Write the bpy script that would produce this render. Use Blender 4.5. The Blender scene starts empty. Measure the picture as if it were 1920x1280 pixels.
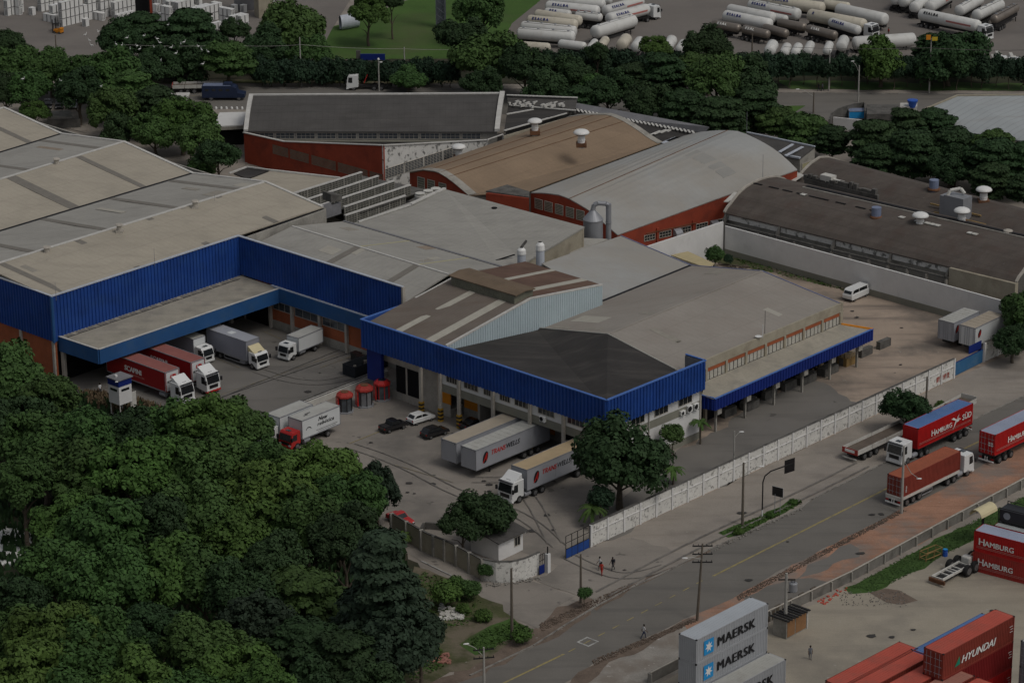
import bpy, bmesh, math, random
from mathutils import Vector, Matrix, noise
random.seed(7)
SC = bpy.context.scene
COL = SC.collection
R = math.radians
# ---------------------------------------------------------------- camera
PITCH, FPX, CAMH, ROLL = R(20.15), 5484.1, 145.08, R(0.55)
cam = bpy.data.cameras.new('camera'); camo = bpy.data.objects.new('camera', cam); COL.objects.link(camo)
cam.sensor_width = 36; cam.lens = FPX / 1920 * 36; cam.clip_start = 1; cam.clip_end = 6000
_X = Vector((1, 0, 0)); _U = Vector((0, math.sin(PITCH), math.cos(PITCH))); _F = Vector((0, math.cos(PITCH), -math.sin(PITCH)))
_c, _s = math.cos(ROLL), math.sin(ROLL)
_r = _X * _c - _U * _s; _u = _X * _s + _U * _c; _b = -_F
camo.matrix_world = Matrix(((_r.x, _u.x, _b.x, 0), (_r.y, _u.y, _b.y, 0), (_r.z, _u.z, _b.z, CAMH), (0, 0, 0, 1)))
SC.camera = camo
# ---------------------------------------------------------------- sky and sun (overcast)
w = bpy.data.worlds.new('World'); SC.world = w; w.use_nodes = True
nt = w.node_tree; bg = nt.nodes['Background']
sky = nt.nodes.new('ShaderNodeTexSky'); sky.sky_type = 'NISHITA'; sky.sun_disc = False
SUN_EL, SUN_AZ = R(56), R(128)        # azimuth measured from +Y towards +X
sky.sun_elevation = SUN_EL; sky.sun_rotation = SUN_AZ; sky.air_density = 1.0; sky.dust_density = 4.0; sky.ozone_density = 0.6
hs = nt.nodes.new('ShaderNodeHueSaturation'); hs.inputs['Saturation'].default_value = 0.35
nt.links.new(sky.outputs[0], hs.inputs['Color']); nt.links.new(hs.outputs[0], bg.inputs[0]); bg.inputs[1].default_value = 0.12
sl = bpy.data.lights.new('sun', 'SUN'); sl.energy = 1.2; sl.angle = R(18); sl.color = (1, 0.955, 0.89)
so = bpy.data.objects.new('sun', sl); COL.objects.link(so)
_sd = Vector((math.sin(SUN_AZ) * math.cos(SUN_EL), math.cos(SUN_AZ) * math.cos(SUN_EL), math.sin(SUN_EL)))
so.rotation_euler = _sd.to_track_quat('Z', 'Y').to_euler()
SC.view_settings.view_transform = 'Standard'; SC.view_settings.look = 'None'
SC.view_settings.exposure = -0.9; SC.view_settings.gamma = 1.0; SC.view_settings.use_curve_mapping = False
SC.cycles.max_bounces = 5; SC.cycles.diffuse_bounces = 2; SC.cycles.glossy_bounces = 2; SC.cycles.transparent_max_bounces = 4
# ---------------------------------------------------------------- surveying helpers: a sight line meets a level, or an upright plane
def ray(px, py):
    dx = px - 960; dy = 640 - py
    a = dx * _c + dy * _s; b = -dx * _s + dy * _c
    return Vector((a / FPX, math.cos(PITCH) + b / FPX * math.sin(PITCH), -math.sin(PITCH) + b / FPX * math.cos(PITCH)))
def G(px, py, z=0.0):
    D = ray(px, py); t = (CAMH - z) / (-D.z)
    return Vector((D.x * t, D.y * t, z))
def PLN(px, py, P0, deg):
    D = ray(px, py); n = Vector((-math.sin(R(deg)), math.cos(R(deg)), 0))
    t = (Vector((P0[0], P0[1], 0)).dot(n)) / D.dot(n)
    return Vector((D.x * t, D.y * t, CAMH + D.z * t))
UA, VA = 47.2, -43.2
UD = Vector((math.cos(R(UA)), math.sin(R(UA)), 0)); VD = Vector((math.cos(R(VA)), math.sin(R(VA)), 0))
# ---------------------------------------------------------------- materials
MATS = {}
def mat(name, col, rough=0.7, var=0.12, scale=0.6, metal=0.0, fine=0.0, fscale=12.0, stripe=None, streak=None, speck=None, dirt=None, bump=0.0, rnd=0.0, spec=0.3, coat=0.0):
    """procedural surface: base colour, broad mottling, fine grain, seams (stripe=(angle, spacing, strength)), run-off streaks, specks, dirt patches"""
    if name in MATS: return MATS[name]
    m = bpy.data.materials.new(name); m.use_nodes = True; N = m.node_tree.nodes; L = m.node_tree.links
    bs = N['Principled BSDF']; bs.inputs['Roughness'].default_value = rough; bs.inputs['Metallic'].default_value = metal
    bs.inputs['Specular IOR Level'].default_value = spec
    if coat: bs.inputs['Coat Weight'].default_value = coat
    tc = N.new('ShaderNodeTexCoord').outputs['Object']
    def nz(sc, det=4, vec=None, rgh=0.6):
        n = N.new('ShaderNodeTexNoise'); n.inputs['Scale'].default_value = sc; n.inputs['Detail'].default_value = det; n.inputs['Roughness'].default_value = rgh
        L.new(vec or tc, n.inputs['Vector']); return n.outputs['Fac']
    def mp(rot=0, scl=(1, 1, 1), loc=(0, 0, 0)):
        n = N.new('ShaderNodeMapping'); n.inputs['Rotation'].default_value[2] = rot; n.inputs['Scale'].default_value = scl; n.inputs['Location'].default_value = loc
        L.new(tc, n.inputs['Vector']); return n.outputs[0]
    def ramp(f, a, b, va=0.0, vb=1.0):
        n = N.new('ShaderNodeMapRange'); n.inputs['From Min'].default_value = a; n.inputs['From Max'].default_value = b
        n.inputs['To Min'].default_value = va; n.inputs['To Max'].default_value = vb; n.clamp = True; L.new(f, n.inputs['Value']); return n.outputs[0]
    def mix(fac, A, B):
        n = N.new('ShaderNodeMix'); n.data_type = 'RGBA'
        if isinstance(fac, float): n.inputs[0].default_value = fac
        else: L.new(fac, n.inputs[0])
        for i, v in ((6, A), (7, B)):
            if isinstance(v, (tuple, list)): n.inputs[i].default_value = (*v[:3], 1)
            else: L.new(v, n.inputs[i])
        return n.outputs[2]
    def sc3(c, k): return tuple(min(1, x * k) for x in c)
    c = mix(ramp(nz(scale, 5), 0.3, 0.7), sc3(col, 1 - var), sc3(col, 1 + var))
    if fine: c = mix(ramp(nz(fscale, 3), 0.35, 0.65, 0, 1), c, mix(fine, c, sc3(col, 0.3))) if False else mix(ramp(nz(fscale, 3), 0.4, 0.7, 0, fine), c, sc3(col, 0.45))
    if dirt:      # (colour, scale, low, high, strength)
        dc, ds, lo, hi, st = dirt
        c = mix(ramp(nz(ds, 6, mp(loc=(7.3, 1.1, 3))), lo, hi, 0, st), c, dc)
    if streak:    # (angle, colour, strength, stretch, scale)
        an, scol, st, sx, ss = streak
        c = mix(ramp(nz(ss, 5, mp(-R(an), (1.0 / sx, 1, 1 if an != 'z' else 1))), 0.5, 0.75, 0, st), c, scol)
    if stripe:    # seams between sheets across a direction
        for an, sp, st, wd in (stripe if isinstance(stripe, list) else [stripe]):
            sx = N.new('ShaderNodeSeparateXYZ'); L.new(mp(-R(an)), sx.inputs[0])
            a = N.new('ShaderNodeMath'); a.operation = 'MULTIPLY'; a.inputs[1].default_value = 1.0 / sp; L.new(sx.outputs[0], a.inputs[0])
            b = N.new('ShaderNodeMath'); b.operation = 'FRACT'; L.new(a.outputs[0], b.inputs[0])
            k = ramp(b.outputs[0], wd, wd * 0.4, 0, st)
            c = mix(k, c, sc3(col, 0.45))
    if speck:     # (colour, scale, threshold, strength)
        pc, ps, th, st = speck
        c = mix(ramp(nz(ps, 2), th, th + 0.04, 0, st), c, pc)
    if rnd:
        oi = N.new('ShaderNodeObjectInfo'); h = N.new('ShaderNodeHueSaturation')
        L.new(ramp(oi.outputs['Random'], 0, 1, 1 - rnd, 1 + rnd), h.inputs['Value'])
        mm = N.new('ShaderNodeMath'); mm.operation = 'MULTIPLY'; mm.inputs[1].default_value = 7.31; L.new(oi.outputs['Random'], mm.inputs[0])
        fr = N.new('ShaderNodeMath'); fr.operation = 'FRACT'; L.new(mm.outputs[0], fr.inputs[0])
        L.new(ramp(fr.outputs[0], 0, 1, 0.5 - rnd * 0.09, 0.5 + rnd * 0.07), h.inputs['Hue'])
        L.new(c, h.inputs['Color']); c = h.outputs[0]
    L.new(c, bs.inputs['Base Color'])
    if bump:
        bp = N.new('ShaderNodeBump'); bp.inputs['Strength'].default_value = bump; bp.inputs['Distance'].default_value = 0.1
        L.new(nz(fscale * 0.5, 4), bp.inputs['Height']); L.new(bp.outputs[0], bs.inputs['Normal'])
    MATS[name] = m; return m
def M(name): return MATS[name]
# ---------------------------------------------------------------- mesh builder
class MB:
    def __init__(s): s.v = []; s.f = []; s.m = []
    def add(s, vs, fs, m=0):
        b = len(s.v); s.v += [tuple(p) for p in vs]
        for f in fs: s.f.append(tuple(b + i for i in f)); s.m.append(m)
    def poly(s, pts, m=0): s.add(pts, [tuple(range(len(pts)))], m)
    def box(s, x0, x1, y0, y1, z0, z1, m=0):
        s.add([(x0, y0, z0), (x1, y0, z0), (x1, y1, z0), (x0, y1, z0), (x0, y0, z1), (x1, y0, z1), (x1, y1, z1), (x0, y1, z1)],
              [(3, 2, 1, 0), (4, 5, 6, 7), (0, 1, 5, 4), (1, 2, 6, 5), (2, 3, 7, 6), (3, 0, 4, 7)], m)
    def obox(s, c, d, L, W, z0, z1, m=0):   # box centred at c (xy), long axis d
        d = Vector((d[0], d[1], 0)).normalized(); n = Vector((-d.y, d.x, 0)); c = Vector((c[0], c[1], 0))
        q = [c + d * a * L / 2 + n * b * W / 2 for a, b in ((-1, -1), (1, -1), (1, 1), (-1, 1))]
        s.prism([(p.x, p.y) for p in q], z0, z1, m)
    def prism(s, pts, z0, z1, m=0, mt=None):
        n = len(pts); z0 = [z0] * n if not isinstance(z0, (list, tuple)) else z0; z1 = [z1] * n if not isinstance(z1, (list, tuple)) else z1
        a = sum(pts[i][0] * pts[(i + 1) % n][1] - pts[(i + 1) % n][0] * pts[i][1] for i in range(n))
        if a < 0: pts = pts[::-1]; z0 = z0[::-1]; z1 = z1[::-1]
        vs = [(p[0], p[1], z0[i]) for i, p in enumerate(pts)] + [(p[0], p[1], z1[i]) for i, p in enumerate(pts)]
        s.add(vs, [tuple(range(n - 1, -1, -1))] + [(i, (i + 1) % n, n + (i + 1) % n, n + i) for i in range(n)], m)
        s.add(vs[n:], [tuple(range(n))], m if mt is None else mt)
    def extr(s, prof, y0, y1, m=0):         # profile in xz, extruded along y
        n = len(prof)
        vs = [(p[0], y0, p[1]) for p in prof] + [(p[0], y1, p[1]) for p in prof]
        a = sum(prof[i][0] * prof[(i + 1) % n][1] - prof[(i + 1) % n][0] * prof[i][1] for i in range(n))
        fs = [tuple(range(n)), tuple(range(2 * n - 1, n - 1, -1))] + [(i, n + i, n + (i + 1) % n, (i + 1) % n) for i in range(n)]
        if a < 0: fs = [f[::-1] for f in fs]
        s.add(vs, fs, m)
    def cyl(s, p0, p1, r0, r1=None, n=10, m=0, caps=True):
        p0 = Vector(p0); p1 = Vector(p1); r1 = r0 if r1 is None else r1
        d = (p1 - p0).normalized(); a = Vector((0, 0, 1)) if abs(d.z) < 0.9 else Vector((1, 0, 0)); e = d.cross(a).normalized(); g = d.cross(e)
        vs = []
        for p, r in ((p0, r0), (p1, r1)): vs += [p + (e * math.cos(2 * math.pi * i / n) + g * math.sin(2 * math.pi * i / n)) * r for i in range(n)]
        fs = [(i, (i + 1) % n, n + (i + 1) % n, n + i) for i in range(n)]
        if caps: fs += [tuple(range(n - 1, -1, -1)), tuple(range(n, 2 * n))]
        s.add(vs, [f[::-1] for f in fs], m)
    def tube(s, pts, r, n=6, m=0):
        for a, b in zip(pts[:-1], pts[1:]): s.cyl(a, b, r, r, n, m)
    def lathe(s, prof, c=(0, 0, 0), n=16, m=0, axis='z', sx=1, sy=1):
        vs = []
        for r, z in prof:
            for i in range(n):
                a = 2 * math.pi * i / n; x, y = r * math.cos(a) * sx, r * math.sin(a) * sy
                vs.append((c[0] + x, c[1] + y, c[2] + z) if axis == 'z' else (c[0] + z, c[1] + x, c[2] + y))
        fs = []
        for k in range(len(prof) - 1):
            for i in range(n): fs.append((k * n + i, k * n + (i + 1) % n, (k + 1) * n + (i + 1) % n, (k + 1) * n + i))
        fs += [tuple(range(n - 1, -1, -1)), tuple((len(prof) - 1) * n + i for i in range(n))]
        s.add(vs, fs, m)
    def slab(s, faces, t=0.18, m=0, mb=None):
        """roof faces given as lists of 3D points; gives them thickness"""
        mb = m if mb is None else mb
        key = lambda p: (round(p[0], 3), round(p[1], 3), round(p[2], 3))
        edges = {}
        for f in faces:
            f = [Vector(p) for p in f]
            nrm = Vector((0, 0, 0))
            for i in range(len(f)): nrm += f[i].cross(f[(i + 1) % len(f)])
            if nrm.z < 0: f = f[::-1]
            s.poly(f, m); s.poly([p - Vector((0, 0, t)) for p in f[::-1]], mb)
            for i in range(len(f)):
                a, b = f[i], f[(i + 1) % len(f)]
                if (key(b), key(a)) in edges: edges.pop((key(b), key(a)))
                else: edges[(key(a), key(b))] = (a, b)
        dz = Vector((0, 0, t))
        for a, b in edges.values(): s.poly([a - dz, b - dz, b, a], m)
    def wall(s, p0, p1, z0, z1, z1b=None, th=0.25, m=0, off=0.0):
        """upright slab from p0 to p1; its outer face is on the right-hand side of the walk"""
        p0 = Vector((p0[0], p0[1], 0)); p1 = Vector((p1[0], p1[1], 0)); d = (p1 - p0).normalized(); n = Vector((d.y, -d.x, 0))
        z1b = z1 if z1b is None else z1b
        a, b, c, e = p0 + n * off, p1 + n * off, p1 + n * (off - th), p0 + n * (off - th)
        s.prism([(a.x, a.y), (b.x, b.y), (c.x, c.y), (e.x, e.y)], z0, [z1, z1b, z1b, z1], m)
    def corr(s, p0, p1, z0, z1, z1b=None, z0b=None, pitch=0.6, depth=0.12, m=0, off=0.0, frac=0.42):
        """ribbed sheet wall, ribs pointing to the right-hand side of the walk"""
        p0 = Vector((p0[0], p0[1], 0)); p1 = Vector((p1[0], p1[1], 0)); Lh = (p1 - p0).length; d = (p1 - p0) / Lh; n = Vector((d.y, -d.x, 0))
        z1b = z1 if z1b is None else z1b; z0b = z0 if z0b is None else z0b; k = max(1, round(Lh / pitch)); q = Lh / k; st = []
        for i in range(k):
            a = i * q
            st += [(a, 0), (a + q * (0.5 - frac / 2 - 0.08), 0), (a + q * (0.5 - frac / 2), depth), (a + q * (0.5 + frac / 2), depth), (a + q * (0.5 + frac / 2 + 0.08), 0)]
        st.append((Lh, 0)); vs = []
        for a, o in st:
            p = p0 + d * a + n * (off + o); t = a / Lh
            vs += [(p.x, p.y, z0 + (z0b - z0) * t), (p.x, p.y, z1 + (z1b - z1) * t)]
        s.add(vs, [(2 * i, 2 * i + 2, 2 * i + 3, 2 * i + 1) for i in range(len(st) - 1)], m)
    def fbox(s, fr, a0, a1, o0, o1, z0, z1, m=0):
        p0, d, n = fr
        q = [p0 + d * a + n * o for a, o in ((a0, o1), (a1, o1), (a1, o0), (a0, o0))]
        s.prism([(p.x, p.y) for p in q], z0, z1, m)
    def mesh(s, name, mats, smooth=False):
        me = bpy.data.meshes.new(name); me.from_pydata(s.v, [], s.f)
        for m in mats: me.materials.append(m)
        if len(mats) > 1: me.polygons.foreach_set('material_index', s.m)
        if smooth: me.polygons.foreach_set('use_smooth', [True] * len(me.polygons))
        me.update(); return me
    def build(s, name, mats, parent=None, loc=(0, 0, 0), rz=0.0, smooth=False, bevel=0.0, label=None):
        if not isinstance(mats, (list, tuple)): mats = [mats]
        me = s.mesh(name, mats, smooth)
        if bevel: bev(me, bevel)
        return obj(name, me, parent, loc, rz, label)
def bev(me, w, seg=2, ang=30):
    bm = bmesh.new(); bm.from_mesh(me); bmesh.ops.remove_doubles(bm, verts=bm.verts, dist=1e-4)
    es = [e for e in bm.edges if len(e.link_faces) == 2 and e.calc_face_angle(0) > R(ang)]
    bmesh.ops.bevel(bm, geom=es, offset=w, segments=seg, affect='EDGES', profile=0.6, clamp_overlap=True)
    bm.to_mesh(me); bm.free(); me.update()
def obj(name, data, parent=None, loc=(0, 0, 0), rz=0.0, label=None):
    o = bpy.data.objects.new(name, data); COL.objects.link(o); o.location = loc
    o.rotation_euler = (0, 0, rz) if not isinstance(rz, (tuple, list)) else rz
    if parent: o.parent = parent
    if label: o['label'] = label
    return o
def frame(p0, p1):
    p0 = Vector((p0[0], p0[1], 0)); p1 = Vector((p1[0], p1[1], 0)); d = (p1 - p0).normalized(); return (p0, d, Vector((d.y, -d.x, 0)))
def tag(o, label, cat, group=None, kind=None):
    o['label'] = label; o['category'] = cat
    if group: o['group'] = group
    if kind: o['kind'] = kind
    return o
def thing(name, label, cat, loc=(0, 0, 0), rz=0.0, group=None):
    return tag(obj(name, None, None, loc, rz), label, cat, group)
def struct(name, mb, m, label=None):
    o = mb.build(name, m); o['kind'] = 'structure'
    if label: o['label'] = label
    return o
class Site:
    """a building: an Empty at its base; parts are drawn in site coordinates"""
    def __init__(s, name, label, cat, at, group=None):
        s.p = Vector((at[0], at[1], 0)); s.root = thing(name, label, cat, s.p, 0, group)
    def part(s, name, mb, mats, parent=None, smooth=False, bevel=0.0, label=None):
        if parent is None: return mb.build(name, mats, s.root, -s.p, 0, smooth, bevel, label)
        return mb.build(name, mats, parent, (0, 0, 0), 0, smooth, bevel, label)
def copy_tree(o, parent=None):
    c = o.copy(); COL.objects.link(c); c.parent = parent
    for ch in KIDS.get(o.name) or list(o.children): copy_tree(ch, c)
    return c
KIDS = {}
def put(root, heading, local, px, py, z=None):
    """turn the thing to its heading and stand it so that the given local point sits on its sight line"""
    a = R(heading); lx, ly, lz = local; P = G(px, py, lz if z is None else z)
    root.location = (P.x - (lx * math.cos(a) - ly * math.sin(a)), P.y - (lx * math.sin(a) + ly * math.cos(a)), root.location.z)
    root.rotation_euler = (0, 0, a); return root
_TX = {}
def lettering(txt, size, m, parent, loc, rot, name='lettering', shear=0.0, bold=0.0, sx=1.0, space=1.0, align='LEFT', depth=0.012):
    key = (txt, size, shear, bold, sx, space, align, m.name)
    if key not in _TX:
        cu = bpy.data.curves.new(name, 'FONT'); cu.body = txt; cu.size = size; cu.shear = shear; cu.space_character = space
        cu.align_x = align; cu.extrude = depth; cu.resolution_u = 3
        t = bpy.data.objects.new(name, cu); COL.objects.link(t); bpy.context.view_layer.update()
        me = bpy.data.meshes.new_from_object(t.evaluated_get(bpy.context.evaluated_depsgraph_get())); bpy.data.objects.remove(t)
        for v in me.vertices: v.co.x *= sx
        if bold:      # a heavier stroke: two more copies set slightly aside and proud of each other
            V = [tuple(v.co) for v in me.vertices]; F = [tuple(p.vertices) for p in me.polygons]; n = len(V); V2, F2 = [], []
            for q, (dx, dz) in enumerate(((0, 0), (bold * 2.2, .002), (-bold * 2.2, .004))): V2 += [(x + dx, y, z + dz) for x, y, z in V]; F2 += [tuple(i + q * n for i in f) for f in F]
            me = bpy.data.meshes.new(name); me.from_pydata(V2, [], F2)
        me.materials.clear(); me.materials.append(m); _TX[key] = me
    return obj(name, _TX[key], parent, loc, rot)
# palette
DARKC = (0.012, 0.012, 0.014)
mat('roof_beige', (0.385, 0.348, 0.282), 0.85, 0.07, 0.12, fine=0.12, fscale=3, stripe=[(UA, 1.02, 0.2, 0.12), (VA, 4.6, 0.4, 0.025)], streak=(VA, (0.21, 0.19, 0.155), 0.28, 8, 0.7), dirt=((0.25, 0.23, 0.19), 0.25, 0.5, 0.75, 0.4))
mat('roof_grey', (0.33, 0.32, 0.29), 0.85, 0.08, 0.12, fine=0.12, fscale=3, stripe=[(VA, 1.02, 0.2, 0.12), (UA, 5.2, 0.35, 0.02)], streak=(UA, (0.185, 0.18, 0.165), 0.35, 9, 0.8), dirt=((0.22, 0.21, 0.19), 0.2, 0.5, 0.75, 0.4))
mat('roof_warm', (0.295, 0.27, 0.238), 0.85, 0.08, 0.1, fine=0.12, fscale=3, stripe=[(UA, 1.02, 0.18, 0.12), (VA, 6.0, 0.3, 0.02)], streak=(VA, (0.19, 0.175, 0.155), 0.3, 6, 0.5), dirt=((0.24, 0.205, 0.175), 0.12, 0.45, 0.7, 0.5))
mat('roof_silver', (0.34, 0.345, 0.335), 0.75, 0.08, 0.06, fine=0.08, fscale=3, stripe=[(UA, 1.02, 0.08, 0.12)], streak=(VA, (0.25, 0.245, 0.23), 0.3, 8, 0.4), dirt=((0.30, 0.27, 0.225), 0.06, 0.42, 0.62, 0.6))
mat('roof_tan', (0.25, 0.182, 0.122), 0.85, 0.1, 0.15, fine=0.15, fscale=3, stripe=[(UA, 1.02, 0.12, 0.12), (VA, 3.2, 0.3, 0.03)], streak=(VA, (0.16, 0.115, 0.08), 0.3, 6, 0.5))
mat('roof_dark', (0.082, 0.078, 0.074), 0.9, 0.14, 0.3, fine=0.2, fscale=4, stripe=[(0, 1.02, 0.18, 0.15), (90, 2.4, 0.5, 0.06)], streak=(90, (0.05, 0.047, 0.043), 0.5, 6, 0.8), speck=((0.2, 0.19, 0.18), 2.2, 0.74, 0.5))
mat('roof_vault_dark', (0.104, 0.088, 0.076), 0.9, 0.16, 0.3, fine=0.2, fscale=4, stripe=[(VA, 1.02, 0.14, 0.15), (UA, 2.6, 0.4, 0.05)], streak=(UA, (0.06, 0.05, 0.044), 0.5, 6, 0.8), dirt=((0.085, 0.06, 0.05), 0.3, 0.5, 0.7, 0.7), speck=((0.22, 0.21, 0.19), 1.6, 0.73, 0.4))
mat('roof_black', (0.043, 0.04, 0.038), 0.9, 0.2, 0.25, fine=0.25, fscale=4, stripe=[(VA, 1.02, 0.2, 0.15)], streak=(VA, (0.11, 0.10, 0.09), 0.5, 9, 0.5))
mat('roof_brown', (0.165, 0.14, 0.118), 0.85, 0.12, 0.2, fine=0.15, fscale=3, stripe=[(VA, 0.51, 0.22, 0.3)], streak=(UA, (0.12, 0.085, 0.065), 0.5, 8, 0.6))
mat('roof_rust', (0.13, 0.078, 0.058), 0.85, 0.2, 0.25, fine=0.15, fscale=3, stripe=[(VA, 0.51, 0.22, 0.3)], streak=(UA, (0.2, 0.15, 0.1), 0.5, 8, 0.5))
mat('roof_monitor', (0.17, 0.125, 0.085), 0.85, 0.15, 0.4, fine=0.15, fscale=3, stripe=[(VA, 0.51, 0.2, 0.3)])
mat('skylight', (0.20, 0.185, 0.16), 0.7, 0.1, 1, fine=0.3, fscale=5, stripe=[(VA, 1.1, 0.4, 0.08)])
mat('skylight_pale', (0.42, 0.40, 0.34), 0.6, 0.1, 1, fine=0.2, fscale=5)
mat('skylight_yellow', (0.40, 0.37, 0.22), 0.6, 0.1, 1, fine=0.2, fscale=5)
mat('concrete_roof', (0.33, 0.305, 0.25), 0.9, 0.12, 0.3, fine=0.25, fscale=4, stripe=[(VA, 3.5, 0.35, 0.02)], streak=(UA, (0.17, 0.16, 0.14), 0.6, 8, 0.6), dirt=((0.19, 0.18, 0.16), 0.4, 0.5, 0.7, 0.6))
mat('ridge_white', (0.52, 0.51, 0.48), 0.8, 0.12, 1, fine=0.2, fscale=5)
mat('gutter_dark', DARKC, 0.8, 0.3, 1)
mat('blue_sheet', (0.016, 0.062, 0.27), 0.5, 0.16, 0.25, streak=(UA, (0.03, 0.085, 0.25), 0.5, 1, 0.5), fine=0.15, fscale=2, spec=0.25, dirt=((0.012, 0.035, 0.14), 0.35, 0.5, 0.72, 0.5))
mat('blue_dark', (0.006, 0.022, 0.17), 0.6, 0.12, 0.3)
mat('blue_fascia', (0.022, 0.088, 0.235), 0.6, 0.12, 0.25, fine=0.12, fscale=2, dirt=((0.05, 0.11, 0.2), 0.5, 0.5, 0.7, 0.5))
mat('blue_trim', (0.07, 0.16, 0.45), 0.5, 0.1, 1)
mat('trim_pale', (0.45, 0.48, 0.53), 0.5, 0.1, 1)
mat('brick', (0.36, 0.105, 0.045), 0.9, 0.15, 0.6, fine=0.3, fscale=6, dirt=((0.22, 0.08, 0.045), 0.5, 0.5, 0.7, 0.5))
mat('red_paint', (0.29, 0.052, 0.026), 0.85, 0.14, 0.4, fine=0.2, fscale=4, dirt=((0.13, 0.03, 0.02), 0.4, 0.5, 0.72, 0.6))
mat('orange_paint', (0.62, 0.23, 0.015), 0.8, 0.1, 0.5, fine=0.15, fscale=4)
mat('column', (0.42, 0.39, 0.34), 0.9, 0.15, 0.8, fine=0.25, fscale=5)
mat('concrete', (0.33, 0.315, 0.28), 0.9, 0.16, 0.5, fine=0.3, fscale=5, dirt=((0.14, 0.13, 0.115), 0.6, 0.5, 0.7, 0.6))
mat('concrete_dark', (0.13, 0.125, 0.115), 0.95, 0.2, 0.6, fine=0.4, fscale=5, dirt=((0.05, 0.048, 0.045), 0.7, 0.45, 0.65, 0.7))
mat('beige_wall', (0.36, 0.325, 0.25), 0.9, 0.12, 0.5, fine=0.2, fscale=5, dirt=((0.2, 0.165, 0.12), 0.5, 0.5, 0.7, 0.5))
mat('grey_band', (0.23, 0.225, 0.185), 0.9, 0.1, 0.5, fine=0.15, fscale=5)
mat('white_wall', (0.66, 0.655, 0.64), 0.85, 0.06, 0.4, fine=0.08, fscale=5, dirt=((0.42, 0.41, 0.38), 0.5, 0.58, 0.8, 0.4))
mat('white_stained', (0.60, 0.59, 0.56), 0.9, 0.08, 0.5, fine=0.2, fscale=5, dirt=((0.085, 0.085, 0.08), 1.1, 0.54, 0.63, 0.85))
mat('white_panel', (0.66, 0.65, 0.61), 0.9, 0.08, 0.5, fine=0.15, fscale=5, dirt=((0.16, 0.155, 0.145), 2.3, 0.56, 0.62, 0.75), streak=(0, (0.25, 0.24, 0.22), 0.5, 1, 2))
mat('pale_blue_sheet', (0.42, 0.50, 0.53), 0.6, 0.06, 0.3, fine=0.1, fscale=3)
mat('cladding_grey', (0.19, 0.19, 0.20), 0.8, 0.15, 0.5, fine=0.25, fscale=3)
mat('glass_dark', (0.015, 0.018, 0.02), 0.12, 0.3, 2, spec=0.6)
mat('glass_mid', (0.06, 0.07, 0.08), 0.15, 0.4, 1.2, spec=0.6)
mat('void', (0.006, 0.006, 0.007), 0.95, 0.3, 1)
mat('louver', (0.17, 0.17, 0.13), 0.85, 0.2, 1, fine=0.6, fscale=7)
mat('louver_white', (0.5, 0.48, 0.42), 0.8, 0.15, 1, fine=0.5, fscale=5)
mat('metal_grey', (0.30, 0.31, 0.33), 0.5, 0.1, 0.6, metal=0.3, fine=0.1)
mat('metal_blue', (0.21, 0.25, 0.36), 0.5, 0.12, 0.6, metal=0.2, fine=0.1)
mat('rust', (0.15, 0.072, 0.038), 0.9, 0.3, 1, fine=0.3)
mat('yellow_rust', (0.30, 0.20, 0.08), 0.8, 0.2, 1, fine=0.3)
mat('white_paint', (0.72, 0.72, 0.70), 0.45, 0.05, 0.6, fine=0.06, fscale=3)
mat('white_dirty', (0.56, 0.55, 0.51), 0.6, 0.1, 0.6, fine=0.2, fscale=4, dirt=((0.3, 0.27, 0.22), 0.8, 0.5, 0.7, 0.4))
mat('black_paint', (0.012, 0.012, 0.014), 0.35, 0.2, 1, spec=0.5)
mat('rubber', (0.016, 0.016, 0.016), 0.85, 0.2, 3)
mat('rim', (0.17, 0.17, 0.17), 0.5, 0.2, 3, metal=0.4)
mat('wood_pole', (0.14, 0.12, 0.095), 0.95, 0.2, 1, fine=0.3)
mat('pole_pale', (0.36, 0.35, 0.32), 0.9, 0.12, 1, fine=0.2)
# ================================================================ ground and setting
mat('asphalt', (0.162, 0.152, 0.136), 0.92, 0.1, 0.15, fine=0.2, fscale=9, dirt=((0.17, 0.155, 0.135), 0.12, 0.5, 0.75, 0.55), streak=(UA, (0.075, 0.073, 0.07), 0.45, 14, 0.5), bump=0.2)
mat('asphalt_yard', (0.173, 0.163, 0.148), 0.92, 0.13, 0.12, fine=0.25, fscale=8, dirt=((0.185, 0.17, 0.15), 0.1, 0.48, 0.7, 0.6), streak=(25, (0.065, 0.062, 0.06), 0.6, 6, 0.3), speck=((0.06, 0.055, 0.05), 0.45, 0.68, 0.6))
mat('concrete_yard', (0.267, 0.241, 0.210), 0.93, 0.13, 0.1, fine=0.25, fscale=8, dirt=((0.10, 0.095, 0.088), 0.08, 0.5, 0.68, 0.65), streak=(UA, (0.11, 0.10, 0.09), 0.4, 5, 0.25), stripe=[(UA, 7.5, 0.25, 0.012), (VA, 7.5, 0.25, 0.012)], speck=((0.07, 0.065, 0.06), 0.5, 0.67, 0.6))
mat('dirt_yard', (0.364, 0.291, 0.229), 0.95, 0.14, 0.12, fine=0.3, fscale=6, dirt=((0.13, 0.115, 0.10), 0.09, 0.5, 0.66, 0.75), streak=(8, (0.10, 0.088, 0.078), 0.8, 9, 0.4), speck=((0.34, 0.31, 0.27), 0.9, 0.68, 0.6), bump=0.3)
mat('verge', (0.302, 0.270, 0.233), 0.95, 0.12, 0.2, fine=0.3, fscale=6, dirt=((0.17, 0.155, 0.14), 0.1, 0.5, 0.68, 0.6), streak=(UA, (0.15, 0.125, 0.10), 0.5, 6, 0.5), speck=((0.36, 0.34, 0.31), 1.4, 0.72, 0.6), bump=0.3)
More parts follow.
